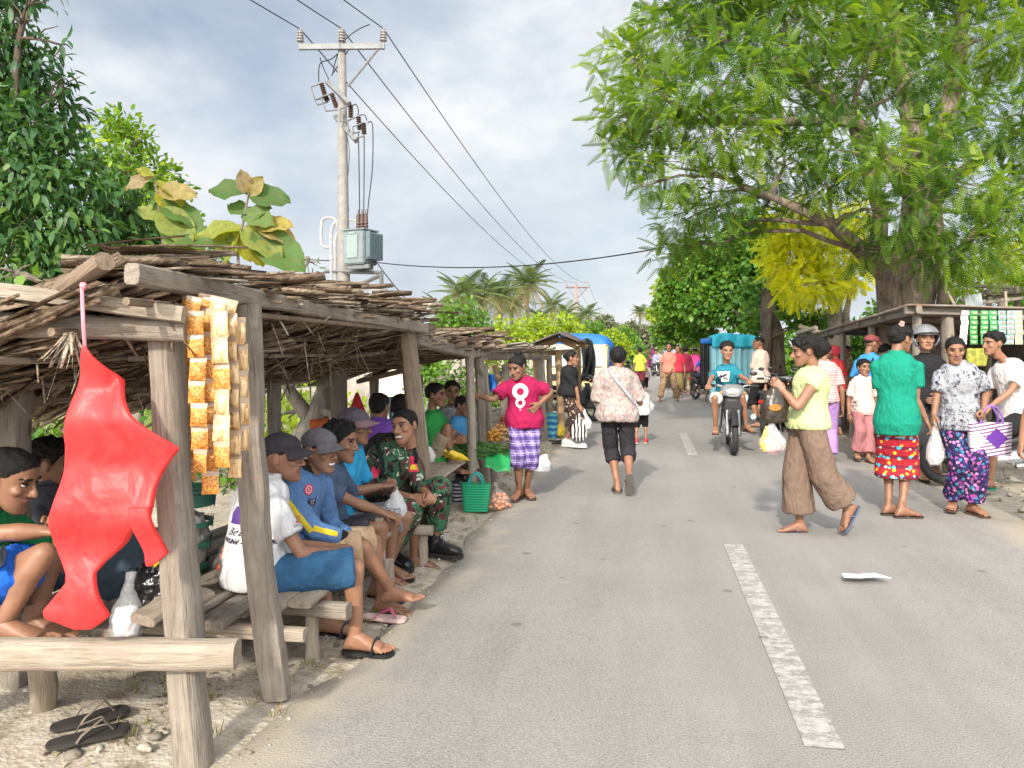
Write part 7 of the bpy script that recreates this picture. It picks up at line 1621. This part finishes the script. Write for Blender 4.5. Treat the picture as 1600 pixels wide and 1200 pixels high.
# ---- things people carry
PB = plastic_film('carrier_film', (.80, .80, .82), .55, .2); PBt = plastic_film('carrier_film_thin', (.82, .82, .84), .32, .2)
def carry(name, label, hand, w, h, mat, fill=None, fmat=None, dpt=None, cat='plastic bag', off=V((0, 0, 0))):
    c = hand+off; root = thing(name, label, cat, c-V((0, 0, h))); dpt = dpt or w*.7
    lump('bag_body', [ell(c+V((0, 0, -h)), w*.55, dpt*.6), ell(c+V((0, 0, -h*.85)), w*.95, dpt), ell(c+V((0, 0, -h*.6)), w, dpt), ell(c+V((0, 0, -h*.3)), w*.55, dpt*.5), ell(c+V((0, 0, -h*.08)), w*.16, dpt*.2), ell(c+V((0, 0, .015)), w*.2, dpt*.2)], mat, root, 18, .012, 13, max(.009, w*.07))
    if fill: lump('contents', [ell(c+V((0, 0, -h*.98)), w*.5, dpt*.5), ell(c+V((0, 0, -h*.8)), w*.8, dpt*.8), ell(c+V((0, 0, -h*fill)), w*.5, dpt*.5)], fmat, root, 16, .012, 16, max(.009, w*.07))
    return root
J = lambda k, j: PE[k].J[j]
carry('plastic_bag', 'thin white plastic bag held by the man in sky blue', J('D', 'pR')+V((.015, -.01, -.0)), .075, .20, PB, .6, plain('white_rice', (.72, .72, .74), .6), .06)
carry('plastic_bag', 'clear bag with pink goods held by the woman in black', J('N', 'pR')+V((.06, 0, .02)), .11, .32, PB, .45, plain('pink_goods', (.55, .22, .2), .5, .3, 8)); carry('shopping_bag', 'black and white striped bag held by the woman in black', J('N', 'pR')+V((-.03, -.08, -.05)), .125, .38, ZEBRA, None, None, .1, 'bag')
carry('plastic_bag', 'white carrier bag hanging from the hand of the walking woman in the sun hat', P(1092, 596, 25.8), .15, .36, PB)
carry('plastic_bag', 'small white bag carried by the child in red shoes', J('O', 'pR')+V((0, 0, .02)), .09, .20, PB)
carry('plastic_bag', 'pale bag hanging beside the long haired woman in khaki', P(1331, 608, 14.6), .17, .38, plain('dull_bag', (.45, .42, .38), .5, .15))
carry('plastic_bag', 'white plastic bag hanging from the hand of the woman in grey print', J('AG', 'pR')+V((-.02, -.02, .02)), .075, .36, PBt)
carry('plastic_bag', 'clear bag holding a yellow pack behind the woman in emerald', P(1384, 664, 6.9), .085, .34, PBt, .35, plain('yellow_pack', (.72, .52, .05), .4, .2))
X_ = J('X', 'pL')
root = thing('shopping_bag', 'dark brown printed carrier bag held up by the striding woman', 'bag', P(1211, 660, 5.98)); c = P(1211, 612, 5.96); lump('bag_body', [ell(c+V((0, 0, -.235)), .105, .05), ell(c+V((0, 0, -.12)), .105, .06), ell(c+V((0, 0, -.03)), .085, .035), ell(c+V((.02, 0, .03)), .05, .015)], plain('brown_bag', (.035, .026, .018), .3, .4, 7, .3), root, 20, .010, 9)
q = MB(); q.v = []; q.loft([(c+V((-.02, -.064, -.12)), V((.05, 0, 0)), V((0, 0, .028))), (c+V((-.02, -.070, -.12)), V((.045, 0, 0)), V((0, 0, .024)))], 16); q.obj('print', plain('amber_print', (.34, .16, .03), .4, .4, 20), root)
carry('plastic_bag', 'clear bag with red and yellow produce swinging below the brown carrier bag', P(1206, 658, 5.95), .10, .25, PBt, .5, plain('red_produce', (.42, .10, .08), .5, .4, 20), .07)
carry('produce_bag', 'yellow pack in the clear bag at the knee of the striding woman', P(1197, 668, 5.93), .045, .19, plain('yellow_crisp', (.72, .55, .12), .4, .25), None, None, .04)
# woven purple bag
m, t = newmat('purple_weave'); o = t.obj(); sx = t.n('SeparateXYZ', {0: o}); ctr = P(1546, 684, 6.75)
z_ = t.math('SUBTRACT', sx.outputs[2], ctr.z); x_ = t.math('SUBTRACT', sx.outputs[0], ctr.x+.03)
st_ = t.math('GREATER_THAN', t.math('FRACT', t.math('MULTIPLY', t.math('ADD', z_, t.math('MULTIPLY', x_, -.2)), 33.0)), .42)
di = t.math('LESS_THAN', t.math('ADD', t.math('ABSOLUTE', x_), t.math('ABSOLUTE', z_)), .092); di2 = t.math('LESS_THAN', t.math('ADD', t.math('ABSOLUTE', t.math('ADD', x_, .165)), t.math('ABSOLUTE', t.math('SUBTRACT', z_, -.02))), .085)
c_ = t.mix(st_, (.16, .05, .20, 1), (.58, .54, .54, 1)); c_ = t.mix(di2, c_, (.6, .58, .58, 1)); c_ = t.mix(di, c_, (.10, .025, .26, 1)); t.out(c_, .4, t.bump(t.math('FRACT', t.math('MULTIPLY', x_, 60.0)), .3, .004), spec=.4)
b = ctr-V((0, 0, .155)); tote('woven_bag', 'purple and white woven tote with a diamond pattern held by the woman in grey print', b, .165, .06, .29, m, plain('violet_handle', (.26, .12, .45), .4), -.12, 1.08, .16)
# rucksack of the soldier
q = PE['E']; c = lambda u, x, y: (lambda t_: t_[0]+t_[1]*x+t_[2]*y)(q.tf(u))
lump_ = lump('rucksack', [(c(.35, 0, .18), q.ll*.11, q.fl*.06), (c(.6, 0, .20), q.ll*.15, q.fl*.09), (c(.85, 0, .19), q.ll*.14, q.fl*.08), (c(1.0, 0, .16), q.ll*.09, q.fl*.05)], cloth('black_nylon', (.014, .015, .018), .3, .6), None, 20, .008, 9); tag(lump_, 'black rucksack on the back of the man in camouflage', 'backpack')
for s in (-1, 1): mb = MB(); mb.tube([c(1.0, .11*s, .10), c(1.0, .12*s, .02), c(.90, .125*s, -.10), c(.7, .125*s, -.125), c(.5, .14*s, -.09), c(.42, .16*s, .02)], [.018]*6, 8, .3, up=q.fl); mb.obj('strap', MATS['black_nylon'], lump_)
# ---- prints on the clothes
def pr(key, shirt, polys, px, py, dd, normal, mats, right=None, name='print', off=.005):
    p = PE[key]; nrm = normal.normalized(); rt = right or V((0, 0, 1)).cross(nrm).normalized(); up_ = nrm.cross(rt)*1
    if up_.z < 0: up_ = -up_
    return p.decal(shirt, name, polys, P(px, py, p.d+dd), rt, up_, mats, nrm, off)
WP = plain('white_print', (.74, .70, .72), .7, .08); PP = plain('purple_print', (.10, .045, .26), .7); DP = plain('dark_print', (.03, .025, .05), .7); SKP = plain('skin_print', (.36, .2, .13), .7); RP = plain('red_print', (.6, .03, .08), .7)
f0 = V((.0, -1, .05))
mw = lambda tp, dx, dy, s=1: ([(x*s+dx, y*s+dy) for x, y in tp[0]], tp[1])
pr('L', L_shirt, [(0, ringpoly(0, .045, .036, .078, 28), 0), (0, ringpoly(.0, -.065, .024, .048, 24), 0), (0, mw(text_poly('8', .03), 0, -.13), 0), (1, gridpoly(-.018, .02, .02, .035), .001)], 813, 619, -.15, f0, [WP, plain('magenta_ink', (.43, .01, .1), .8)])
for k in range(10): a = 2*pi*k/10
pr('V', V_shirt, [(0, gridpoly(-.085, .085, -.075, .075), 0), (1, gridpoly(-.05, .03, -.02, .03, 6, 6, lambda x, y: (x+.02*math.sin(y*90), y+.015*math.sin(x*80))), .002), (1, gridpoly(0, .06, -.05, -.03, 6, 4, lambda x, y: (x, y+.02*math.sin(x*60))), .002)], 1136, 588, -.05, f0, [plain('pale_print', (.55, .56, .55), .7), DP])
# back of the white T-shirt
nb = V((-.80, -.60, .05))
mt = [PP, SKP, DP, RP]
head = ringpoly(-.0, .055, 0, .026, 18)
pr('A', A_shirt, [(0, gridpoly(-.05, .05, -.06, .02, 8, 6, lambda x, y: (x*(1-.35*max(0, y+.02)/.04), y)), 0), (2, ringpoly(0, .062, 0, .034, 18), .001), (1, ringpoly(.0, .05, 0, .023, 18), .003), (2, mw(text_poly('Beta', .05, None, 0, .3), .005, -.095), 0), (2, mw(text_poly('PAULINA - SARI', .026, None, .0012), .03, -.135), 0)], 364, 800, -.15, nb, mt)
pr('A', A_shirt, [(3, mw(text_poly('2', .05), 0, 0), 0), (2, mw(text_poly('SATU', .016), 0, -.03), 0)], 466, 812, -.15, V((.35, -.93, .1)), mt)
# jersey badge and stripe
njb = V((.45, -.88, .15))
pr('B', B_shirt, [(0, ringpoly(0, 0, 0, .030, 20), 0), (1, ringpoly(0, 0, .017, .021, 20), .001), (1, mw(text_poly('K', .026), 0, 0), .0015)], 495, 765, -.12, V((.75, -.62, .1)), [RP, WP])
pr('B', B_shirt, [(0, gridpoly(-.03, .03, -.018, .018), 0), (1, mw(text_poly('DTP', .018), 0, .005), .0015), (1, mw(text_poly('SPORT', .009), 0, -.009), .0015)], 503, 785, -.10, V((.75, -.62, .1)), [DP, WP])
pb_ = PE['B']; S, E_, W_ = pb_.J['sR'], pb_.J['eR'], pb_.J['wR']
def stripe(p, shirt, a, b, nrm, w, mat, k=14):
    d_ = (b-a); L = d_.length; up_ = d_.normalized(); rt = nrm.cross(up_).normalized()
    return p.decal(shirt, 'sleeve_stripe', [(0, gridpoly(-w/2, w/2, -L/2, L/2, 3, k), 0)], (a+b)/2, rt, up_, [mat], rt.cross(up_) if (rt.cross(up_)).dot(nrm) > 0 else nrm, .004)
stripe(pb_, B_shirt, S.lerp(E_, -.15), S.lerp(E_, 1.02), V((-.1, -1, .25)).normalized(), .03, yel); stripe(pb_, B_shirt, E_, E_.lerp(W_, .78), V((.1, -.9, .5)).normalized(), .028, yel, 18)
ps_ = PE['E']
pr('E', E_shirt, [(0, gridpoly(-.028, .028, -.03, .03, 6, 6, lambda x, y: (x, y+abs(x)*.9-.012)), 0)], 586, 738, -.15, V((-.5, -.86, .1)), [RP], None, 'arm_patch')
pr('E', E_shirt, [(0, gridpoly(-.03, .03, -.06, .05), 0), (1, gridpoly(-.02, .02, -.045, -.01), .002)], 654, 724, -.1, V((.62, -.78, .1)), [RP, yel], None, 'arm_patch')
pr('AD', AD_shirt, [(0, mw(text_poly('LOVE', .05), 0, 0), 0), (0, mw(text_poly('sunday', .035), 0, -.05), 0)], 1345, 628, -.2, f0, [plain('faded_print', (.45, .36, .36), .8)])
# ---- sachet strips at the tin roofed stall
SCH = [('white sachet strip at the post end of the row', (.62, .60, .58), (.3, .3, .3), 1508, 1), ('first bright green sachet strip', (.06, .27, .08), (.4, .5, .25), 1522, 1), ('second bright green sachet strip', (.07, .31, .10), (.45, .5, .3), 1538, 1), ('narrow green sachet strip beside the teal ones', (.08, .33, .12), (.42, .5, .35), 1552, 1),
       ('teal grey sachet strip with red marks', (.25, .42, .38), (.5, .2, .2), 1566, 1), ('teal grey sachet strip over the young man', (.28, .44, .40), (.5, .22, .22), 1579, 1), ('cream sachet strip near the picture edge', (.55, .55, .42), (.35, .4, .15), 1592, 1), ('cream sachet strip outermost of the row', (.58, .56, .44), (.4, .4, .2), 1606, 1)]
for i, (lb, c1_, c2_, px, _) in enumerate(SCH):
    d = 8.85; root = thing('sachet_strip', lb, 'sachet strip', P(px, 487, d), 'sachet strips at the tin roofed stall')
    m1 = plain('sachet_%d' % i, c1_, .25, .1, 20, spec=.6); m2 = plain('sachet_mark_%d' % i, c2_, .3, .2, 40)
    rowsn = 7 if i < 4 else 7
    for k in range(rowsn):
        c = P(px-(487-487)-k*.5*(1 if i == 0 else 0), 489+k*7.6, d)+V((0, RN.uniform(-.01, .01), 0)); mb = MB(); w = 6.1*d/F; h = 3.55*d/F
        mb.loft([(c+V((0, 0, -h)), V((w, 0, 0)), V((0, .003, 0))), (c+V((0, 0, -h*.6)), V((w*.97, 0, 0)), V((0, .010, 0))), (c+V((0, 0, h*.6)), V((w*.97, 0, 0)), V((0, .010, 0))), (c+V((0, 0, h)), V((w, 0, 0)), V((0, .003, 0)))], 12, True, 3)
        sc_ = mb.obj('sachet', m1, root); mb = MB(); mb.box(c+V((RN.uniform(-.4, .4)*w*.5, -.0115, 0)), w*.45, .002, h*.42); mb.obj('mark', m2, sc_)
# yellow pack and jar on the counter
c = P(1526, 557, 9.6); tag(lump('snack_pack', [ell(c-V((0, 0, .12)), .12, .05), ell(c, .13, .06), ell(c+V((0, 0, .1)), .12, .03)], plain('yellow_green_pack', (.62, .62, .1), .35, .2), None, 14, .008, 12), 'yellow green snack pack on the counter behind the woman in grey print', 'snack pack')
# ---- motorcycles
tyre = plain('tyre', (.03, .03, .031), .75, .2, 20, .3); chrome = plain('chrome', (.42, .43, .44), .25, .1, 8, 0, .9); dkp = plain('dark_plastic', (.022, .022, .025), .4, .2); grp = plain('grey_fairing', (.22, .23, .24), .3, .12, 8, 0, .1, .6); rdp = plain('red_fairing', (.35, .03, .03), .3, .1); bup = plain('black_fairing', (.02, .02, .024), .25, .1, 8, 0, 0, .6); lens = plain('lamp_lens', (.55, .55, .52), .1, .1, 30, .2, .3, .8); amb = plain('amber_lens', (.6, .25, .03), .2, .1); seatm = plain('seat_vinyl', (.02, .02, .02), .6, .2)
def motorcycle(label, base, yaw, body, group=None, steer=0.0, plate=True):
    """bike faces local -Y, wheels on z=0"""
    root = thing('motorcycle', label, 'motorcycle', base, group, math.radians(yaw)); M0 = WM[root.name]
    def ob(mb, name, mat, par=None, **k): mb.v = [tuple(M0 @ V(x)) for x in mb.v]; return mb.obj(name, mat, par or root, **k)
    sr = Matrix.Rotation(steer, 3, 'Z')
    for y in (-.62, .62):
        f_ = lambda p: V(p) if y > 0 else V((0, -.55, 0))+sr @ (V(p)-V((0, -.55, 0)))
        axis = V((1, 0, 0)) if y > 0 else sr @ V((1, 0, 0)); c = f_((0, y, .285))
        mb = MB(); mb.torus(c, .242, .044, axis, 32, 10); w = ob(mb, 'wheel', tyre)
        mb = MB(); mb.torus(c, .202, .016, axis, 28, 6); mb.ball(c, .055, 12, 8)
        for k in range(5):
            a = 2*pi*k/5; dv = (V((0, math.cos(a), math.sin(a))) if y > 0 else sr @ V((0, math.cos(a), math.sin(a))))*.2; mb.tube([c, c+dv], [.022, .014], 6)
        ob(mb, 'rim', chrome if body is not bup else MATS['dark_plastic'], w)
        mb = MB(); mb.torus(c, .315, .05, axis, 20, 6, pi*.1 if y < 0 else pi*.15, pi*.85); 
        ob(mb, 'fender', dkp)
    mb = MB()
    for s in (-1, 1): mb.tube([V((s*.075, -.62, .285)), V((s*.075, -.50, .62)), V((s*.06, -.44, .80))], .022, 8)
    ob(mb, 'fork', chrome)
    mb = MB(); mb.loft([(V((0, -.50, .50)), V((.11, 0, 0)), V((0, .035, 0))), (V((0, -.47, .66)), V((.15, 0, 0)), V((0, .05, 0))), (V((0, -.44, .80)), V((.12, 0, 0)), V((0, .06, 0)))], 16, True, 2.6); ob(mb, 'front_cowl', dkp)
    for s in (-1, 1):
        mb = MB(); mb.prism([V((s*.15, -.46, .74)), V((s*.17, -.40, .40)), V((s*.16, -.20, .28)), V((s*.13, -.16, .36)), V((s*.12, -.38, .70))], V((s*.018, 0, 0))); ob(mb, 'leg_shield', body, bevel=.006)
    mb = MB(); mb.loft([(V((0, -.40, .56)), V((.05, 0, 0)), V((0, 0, .06))), (V((0, -.1, .42)), V((.06, 0, 0)), V((0, 0, .07))), (V((0, .15, .50)), V((.09, 0, 0)), V((0, 0, .09))), (V((0, .55, .62)), V((.10, 0, 0)), V((0, 0, .09))), (V((0, .85, .70)), V((.05, 0, 0)), V((0, 0, .05)))], 16, True, 2.5); ob(mb, 'body', body)
    mb = MB(); mb.loft([(V((0, -.05, .64)), V((.06, 0, 0)), V((0, 0, .03))), (V((0, .12, .69)), V((.11, 0, 0)), V((0, 0, .045))), (V((0, .45, .73)), V((.12, 0, 0)), V((0, 0, .05))), (V((0, .80, .78)), V((.09, 0, 0)), V((0, 0, .03)))], 16, True, 3); ob(mb, 'seat', seatm)
    mb = MB(); mb.tube([V((0, -.1, .28)), V((0, .12, .30))], [.10, .12], 14, round_=True); mb.tube([V((.0, -.05, .30)), V((0, -.28, .34))], [.075, .06], 12, round_=True); mb.tube([V((.13, .05, .22)), V((.14, .45, .27)), V((.15, .85, .36))], [.03, .045, .05], 12); ob(mb, 'engine', chrome)
    mb = MB(); mb.tube([V((-.35, -.36, .96)), V((-.2, -.42, .97)), V((0, -.46, .92)), V((.2, -.42, .97)), V((.35, -.36, .96))], .016, 8); hb_ = ob(mb, 'handlebar', chrome)
    for s in (-1, 1):
        mb = MB(); mb.tube([V((s*.24, -.405, .965)), V((s*.36, -.355, .96))], .022, 8); mb.tube([V((s*.2, -.41, .966)), V((s*.26, -.46, .958)), V((s*.34, -.43, .955))], .008, 6); ob(mb, 'grip', seatm, hb_)
    mb = MB(); mb.loft([(V((0, -.57, .87)), V((.10, 0, 0)), V((0, 0, .055))), (V((0, -.52, .89)), V((.16, 0, 0)), V((0, 0, .085))), (V((0, -.42, .92)), V((.17, 0, 0)), V((0, 0, .07))), (V((0, -.34, .95)), V((.09, 0, 0)), V((0, 0, .03)))], 18, True, 2.6); ob(mb, 'headlamp_cowl', body)
    mb = MB(); mb.ball(V((0, -.555, .885)), (.10, .035, .05), 16, 10); ob(mb, 'headlight', lens)
    for s in (-1, 1):
        mb = MB(); mb.ball(V((s*.155, -.50, .87)), (.03, .03, .022), 10, 6); ob(mb, 'indicator', amb)
        mb = MB(); mb.tube([V((s*.2, -.40, .98)), V((s*.27, -.40, 1.12))], .006, 6); mb.ball(V((s*.29, -.40, 1.14)), (.055, .015, .032), 12, 8); ob(mb, 'mirror', dkp)
    mb = MB(); mb.box(V((0, .93, .62)), .05, .03, .03); ob(mb, 'tail_light', plain('tail_red', (.4, .02, .02), .3), bevel=.01)
    mb = MB(); mb.tube([V((-.12, .05, .25)), V((-.16, .1, .03))], .011, 6); mb.tube([V((-.22, -.02, .26)), V((.22, -.02, .26))], .014, 6); ob(mb, 'foot_peg', chrome)
    if plate: mb = MB(); mb.box(V((0, -.535, .70)), .08, .004, .05); ob(mb, 'number_plate', dkp)
    return root
b = G(1145, 712); motorcycle('grey and silver scooter ridden towards the camera by the young man in teal', V((b.x+.15, b.y+.62, .004)), -13, grp, None, .05)
b = P(1468, 752, 8.35); motorcycle('black motorcycle standing sideways behind the woman in grey print', V((b.x+.72, 8.38, .0)), -94, bup)
PKG = 'motorcycles parked by the huge tree'
pk = [('parked dark motorcycle nearest the man in peach', 1208, 13.6, 150, bup), ('parked silver motorcycle behind the striding woman', 1232, 14.2, 165, grp), ('parked red motorcycle next to the woman in khaki', 1252, 15.0, 140, rdp), ('parked black motorcycle second row behind the silver one', 1222, 16.0, 200, bup), ('parked silver motorcycle turned sideways behind the man in peach', 1182, 16.8, 120, grp), ('parked dark motorcycle partly behind the tin stall end', 1275, 15.8, 120, bup)]
for lb, x, d, yw, bd in pk: c = P(x, 600, d); motorcycle(lb, V((c.x, d, .0)), yw, bd, PKG)
c = P(1101, 600, 22.7); motorcycle('motorcycle under the man in the blue sports shirt', V((c.x, 22.6, .02)), 15, bup)
c = P(926, 600, 16.0); motorcycle('black motorcycle parked beside the fourth stall', V((c.x-.55, 16.1, .0)), 85, bup)
c = P(1024, 600, 46); motorcycle('far scooter coming along the road beyond the crowd', V((c.x, 46, .02)), 5, grp); 
far('FR', 'far rider in violet print shirt on the distant scooter', 46.3, (1024, 588), 0, 1.55, cloth('violet_top', (.3, .3, .45)), blkc)
c = P(1008, 600, 38); motorcycle('far motorcycle on the road just before the flowering hedge', V((c.x-.9, 38, .02)), 170, bup)
# ---- small yellow truck with blue load cover
D = 19.0; tb0 = P(922, 640, D); tb0.z = 0
tr = thing('truck', 'pale yellow truck with bright blue load cover parked beyond the fourth stall', 'truck', tb0); ax = -U; ay = U; nx_ = N
def tp(a, f, z): return V((P(948, 0, D).x, D, 0))+N*(-a)+U*f+V((0, 0, z))
TY = plain('truck_yellow', (.56, .46, .24), .4, .12); GLS = plain('windscreen', (.30, .34, .36), .08, .2, 3, 0, 0, .8); W_ = 1.65
mb = MB(); mb.prism([tp(0, 0, .55), tp(0, .02, 1.02), tp(0, .30, 1.62), tp(0, 1.5, 1.66), tp(0, 1.5, .45), tp(0, .1, .45)], -N*W_); mb.obj('cab', TY, tr, bevel=.04)
mb = MB(); mb.prism([tp(.12, .005, 1.08), tp(.17, .235, 1.54), tp(W_-.17, .235, 1.54), tp(W_-.12, .005, 1.08)], (V((0, 0, .01))-U*.02)); mb.obj('windscreen', GLS, tr)
mb = MB(); mb.prism([tp(-.006, .35, 1.1), tp(-.006, .42, 1.52), tp(-.006, 1.1, 1.52), tp(-.006, 1.1, 1.1)], N*.01); mb.obj('side_window', GLS, tr)
mb = MB(); mb.box(tp(W_/2, -.05, .50), W_/2+.02, .06, .10, Matrix.Rotation(ROADYAW, 3, 'Z')); mb.obj('bumper', plain('bumper', (.12, .12, .12), .5), tr, bevel=.02)
mb = MB(); mb.box(tp(W_/2, -.005, .82), W_/2-.25, .02, .08, Matrix.Rotation(ROADYAW, 3, 'Z')); mb.obj('grille', dkp, tr)
for a in (.16, W_-.16): mb = MB(); mb.box(tp(a, -.012, .80), .11, .025, .08, Matrix.Rotation(ROADYAW, 3, 'Z')); mb.obj('headlight', lens, tr, bevel=.02)
for a in (-.06, W_-.16):
    for f_ in (.65, 3.3):
        mb = MB(); c = tp(a+.1, f_, .34); mb.torus(c, .24, .09, N, 24, 8); w = mb.obj('wheel', tyre, tr); mb = MB(); mb.tube([c-N*.06, c+N*.07], .17, 16); mb.obj('rim', TY, w)
mb = MB(); mb.box(tp(W_/2, 2.9, .75), W_/2, 1.35, .14, Matrix.Rotation(ROADYAW, 3, 'Z')); mb.obj('load_bed', plain('bed_blue', (.05, .12, .25), .5), tr, bevel=.02)
mb = MB(); rg = []
for f_, k in ((1.45, .88), (1.6, 1), (2.4, 1.02), (3.4, 1), (4.3, .96)): rg.append((tp(W_/2-.02, f_, 1.33), N*(W_/2+.05)*k, V((0, 0, .62))*k))
mb.loft(rg, 26, True, 3.4); cv = mb.obj('load_cover', blt, tr); crumple(cv, .03, 3, 3)
mb = MB(); mb.tube([tp(-.08, .25, 1.25), tp(-.2, .15, 1.3)], .012, 6); mb.box(tp(-.22, .13, 1.25), .05, .02, .11, Matrix.Rotation(ROADYAW, 3, 'Z')); mb.obj('mirror', dkp, tr)
# far pickup with blue canopy
tb0 = P(976, 600, 48); tb0.z = 0; tr = thing('pickup', 'far pickup under a light blue canopy at the road end', 'pickup truck', tb0); R_ = Matrix.Rotation(ROADYAW, 3, 'Z')
mb = MB(); mb.box(tb0+V((0, 0, .75)), .8, 1.9, .32, R_); mb.box(tb0+V((0, -.5, 1.2)), .72, .7, .28, R_, .85); mb.obj('body', plain('pale_body', (.5, .52, .55), .4), tr, bevel=.05)
mb = MB(); mb.box(tb0+V((0, .8, 1.6)), .85, 1.3, .32, R_); mb.obj('canopy', plain('light_blue', (.08, .25, .55), .5), tr, bevel=.08)
for s in (-1, 1):
    for f_ in (-1.2, 1.2): mb = MB(); mb.torus(tb0+R_ @ V((s*.75, f_, .3)), .22, .08, N, 18, 8); mb.obj('wheel', tyre, tr)
# ================================================================ LIGHT AND CAMERA
SUN_EL, SUN_TO = 31.0, V((.27, .963, 0)).normalized()    # light travels to the right and away from the camera
el = math.radians(SUN_EL)
w = bpy.data.worlds.new('World'); SC.world = w; w.use_nodes = True
t = w.node_tree; t.nodes.clear()
class _W: pass
wt = NT.__new__(NT); wt.t = t
sky = wt.n('TexSky', sky_type='NISHITA'); sky.sun_disc = False
sky.sun_elevation = el; sky.sun_rotation = math.atan2(-SUN_TO.x, -SUN_TO.y)
sky.air_density = 1.0; sky.dust_density = 2.2; sky.ozone_density = 1.2; sky.altitude = 10
co = wt.n('TexCoord').outputs['Generated']
sx = wt.n('SeparateXYZ', {0: co})
zz = wt.math('MAXIMUM', sx.outputs[2], .03)
n1 = wt.noise(wt.scale(co, (1.0, 1.0, 1.7), (0, 0, 0), (1.3, .4, .2)), 2.6, 6, .52, .25)
n2 = wt.noise(wt.scale(co, (1.0, 1.0, 1.9), (0, 0, 0), (7.2, 3.6, 1)), 3.4, 7, .55, .2)
cov = wt.math('MAXIMUM', wt.ramp(n1, [(.36, (.35,)*3), (.60, (.97,)*3)]), wt.math('SUBTRACT', 1.0, wt.math('MULTIPLY', zz, 2.6)))
clc = wt.ramp(n2, [(.33, (3.15, 3.5, 4.0)), (.48, (3.9, 4.2, 4.5)), (.62, (5.1, 5.15, 5.2))])
skd = wt.mix(1.0, sky.outputs[0], (.62, .62, .64, 1), 'MULTIPLY')
# thin cloud glows round the veiled sun, which stands behind the camera
gl = wt.math('MAXIMUM', wt.n('VectorMath', {0: co, 1: (-SUN_TO.x*math.cos(el), -SUN_TO.y*math.cos(el), math.sin(el))}, operation='DOT_PRODUCT').outputs['Value'], 0.0)
gl = wt.math('ADD', 1.0, wt.math('MULTIPLY', wt.math('POWER', gl, 1.6), 5.0))
clc = wt.mix(wt.math('MULTIPLY', wt.math('SUBTRACT', gl, 1.0), .2), clc, wt.mix(1.0, clc, (1.06, .98, .88, 1), 'MULTIPLY'))
clc = wt.n('VectorMath', {0: clc}, operation='SCALE'); wt.t.links.new(gl, clc.inputs['Scale'])
col = wt.mix(cov, skd, clc.outputs[0])
bg = wt.n('Background', {'Color': col, 'Strength': .12}); wt.n('OutputWorld', {'Surface': bg.outputs[0]})
ld = bpy.data.lights.new('sun', 'SUN'); ld.energy = 2.9; ld.angle = math.radians(3.0); ld.color = (1, .92, .79)
lo = bpy.data.objects.new('sun', ld); C.objects.link(lo); lo.location = (-5, -5, 12)
lo.rotation_euler = V((SUN_TO.x*math.cos(el), SUN_TO.y*math.cos(el), -math.sin(el))).to_track_quat('-Z', 'Y').to_euler()
cd = bpy.data.cameras.new('camera'); cam = bpy.data.objects.new('camera', cd); C.objects.link(cam); SC.camera = cam
cd.sensor_width = 36; cd.lens = 27; cd.shift_y = -50/1600; cd.clip_start = .05; cd.clip_end = 3000
cam.location = (0, 0, CH); cam.rotation_euler = (math.radians(90), 0, 0)
SC.view_settings.view_transform = 'Standard'; SC.view_settings.look = 'None'; SC.view_settings.exposure = .76; SC.view_settings.gamma = 1
SC.cycles.max_bounces = 6; SC.cycles.diffuse_bounces = 3; SC.cycles.glossy_bounces = 2; SC.cycles.transmission_bounces = 4; SC.cycles.transparent_max_bounces = 12; SC.cycles.volume_bounces = 0
SC.cycles.use_denoising = True; SC.cycles.caustics_reflective = False; SC.cycles.caustics_refractive = False
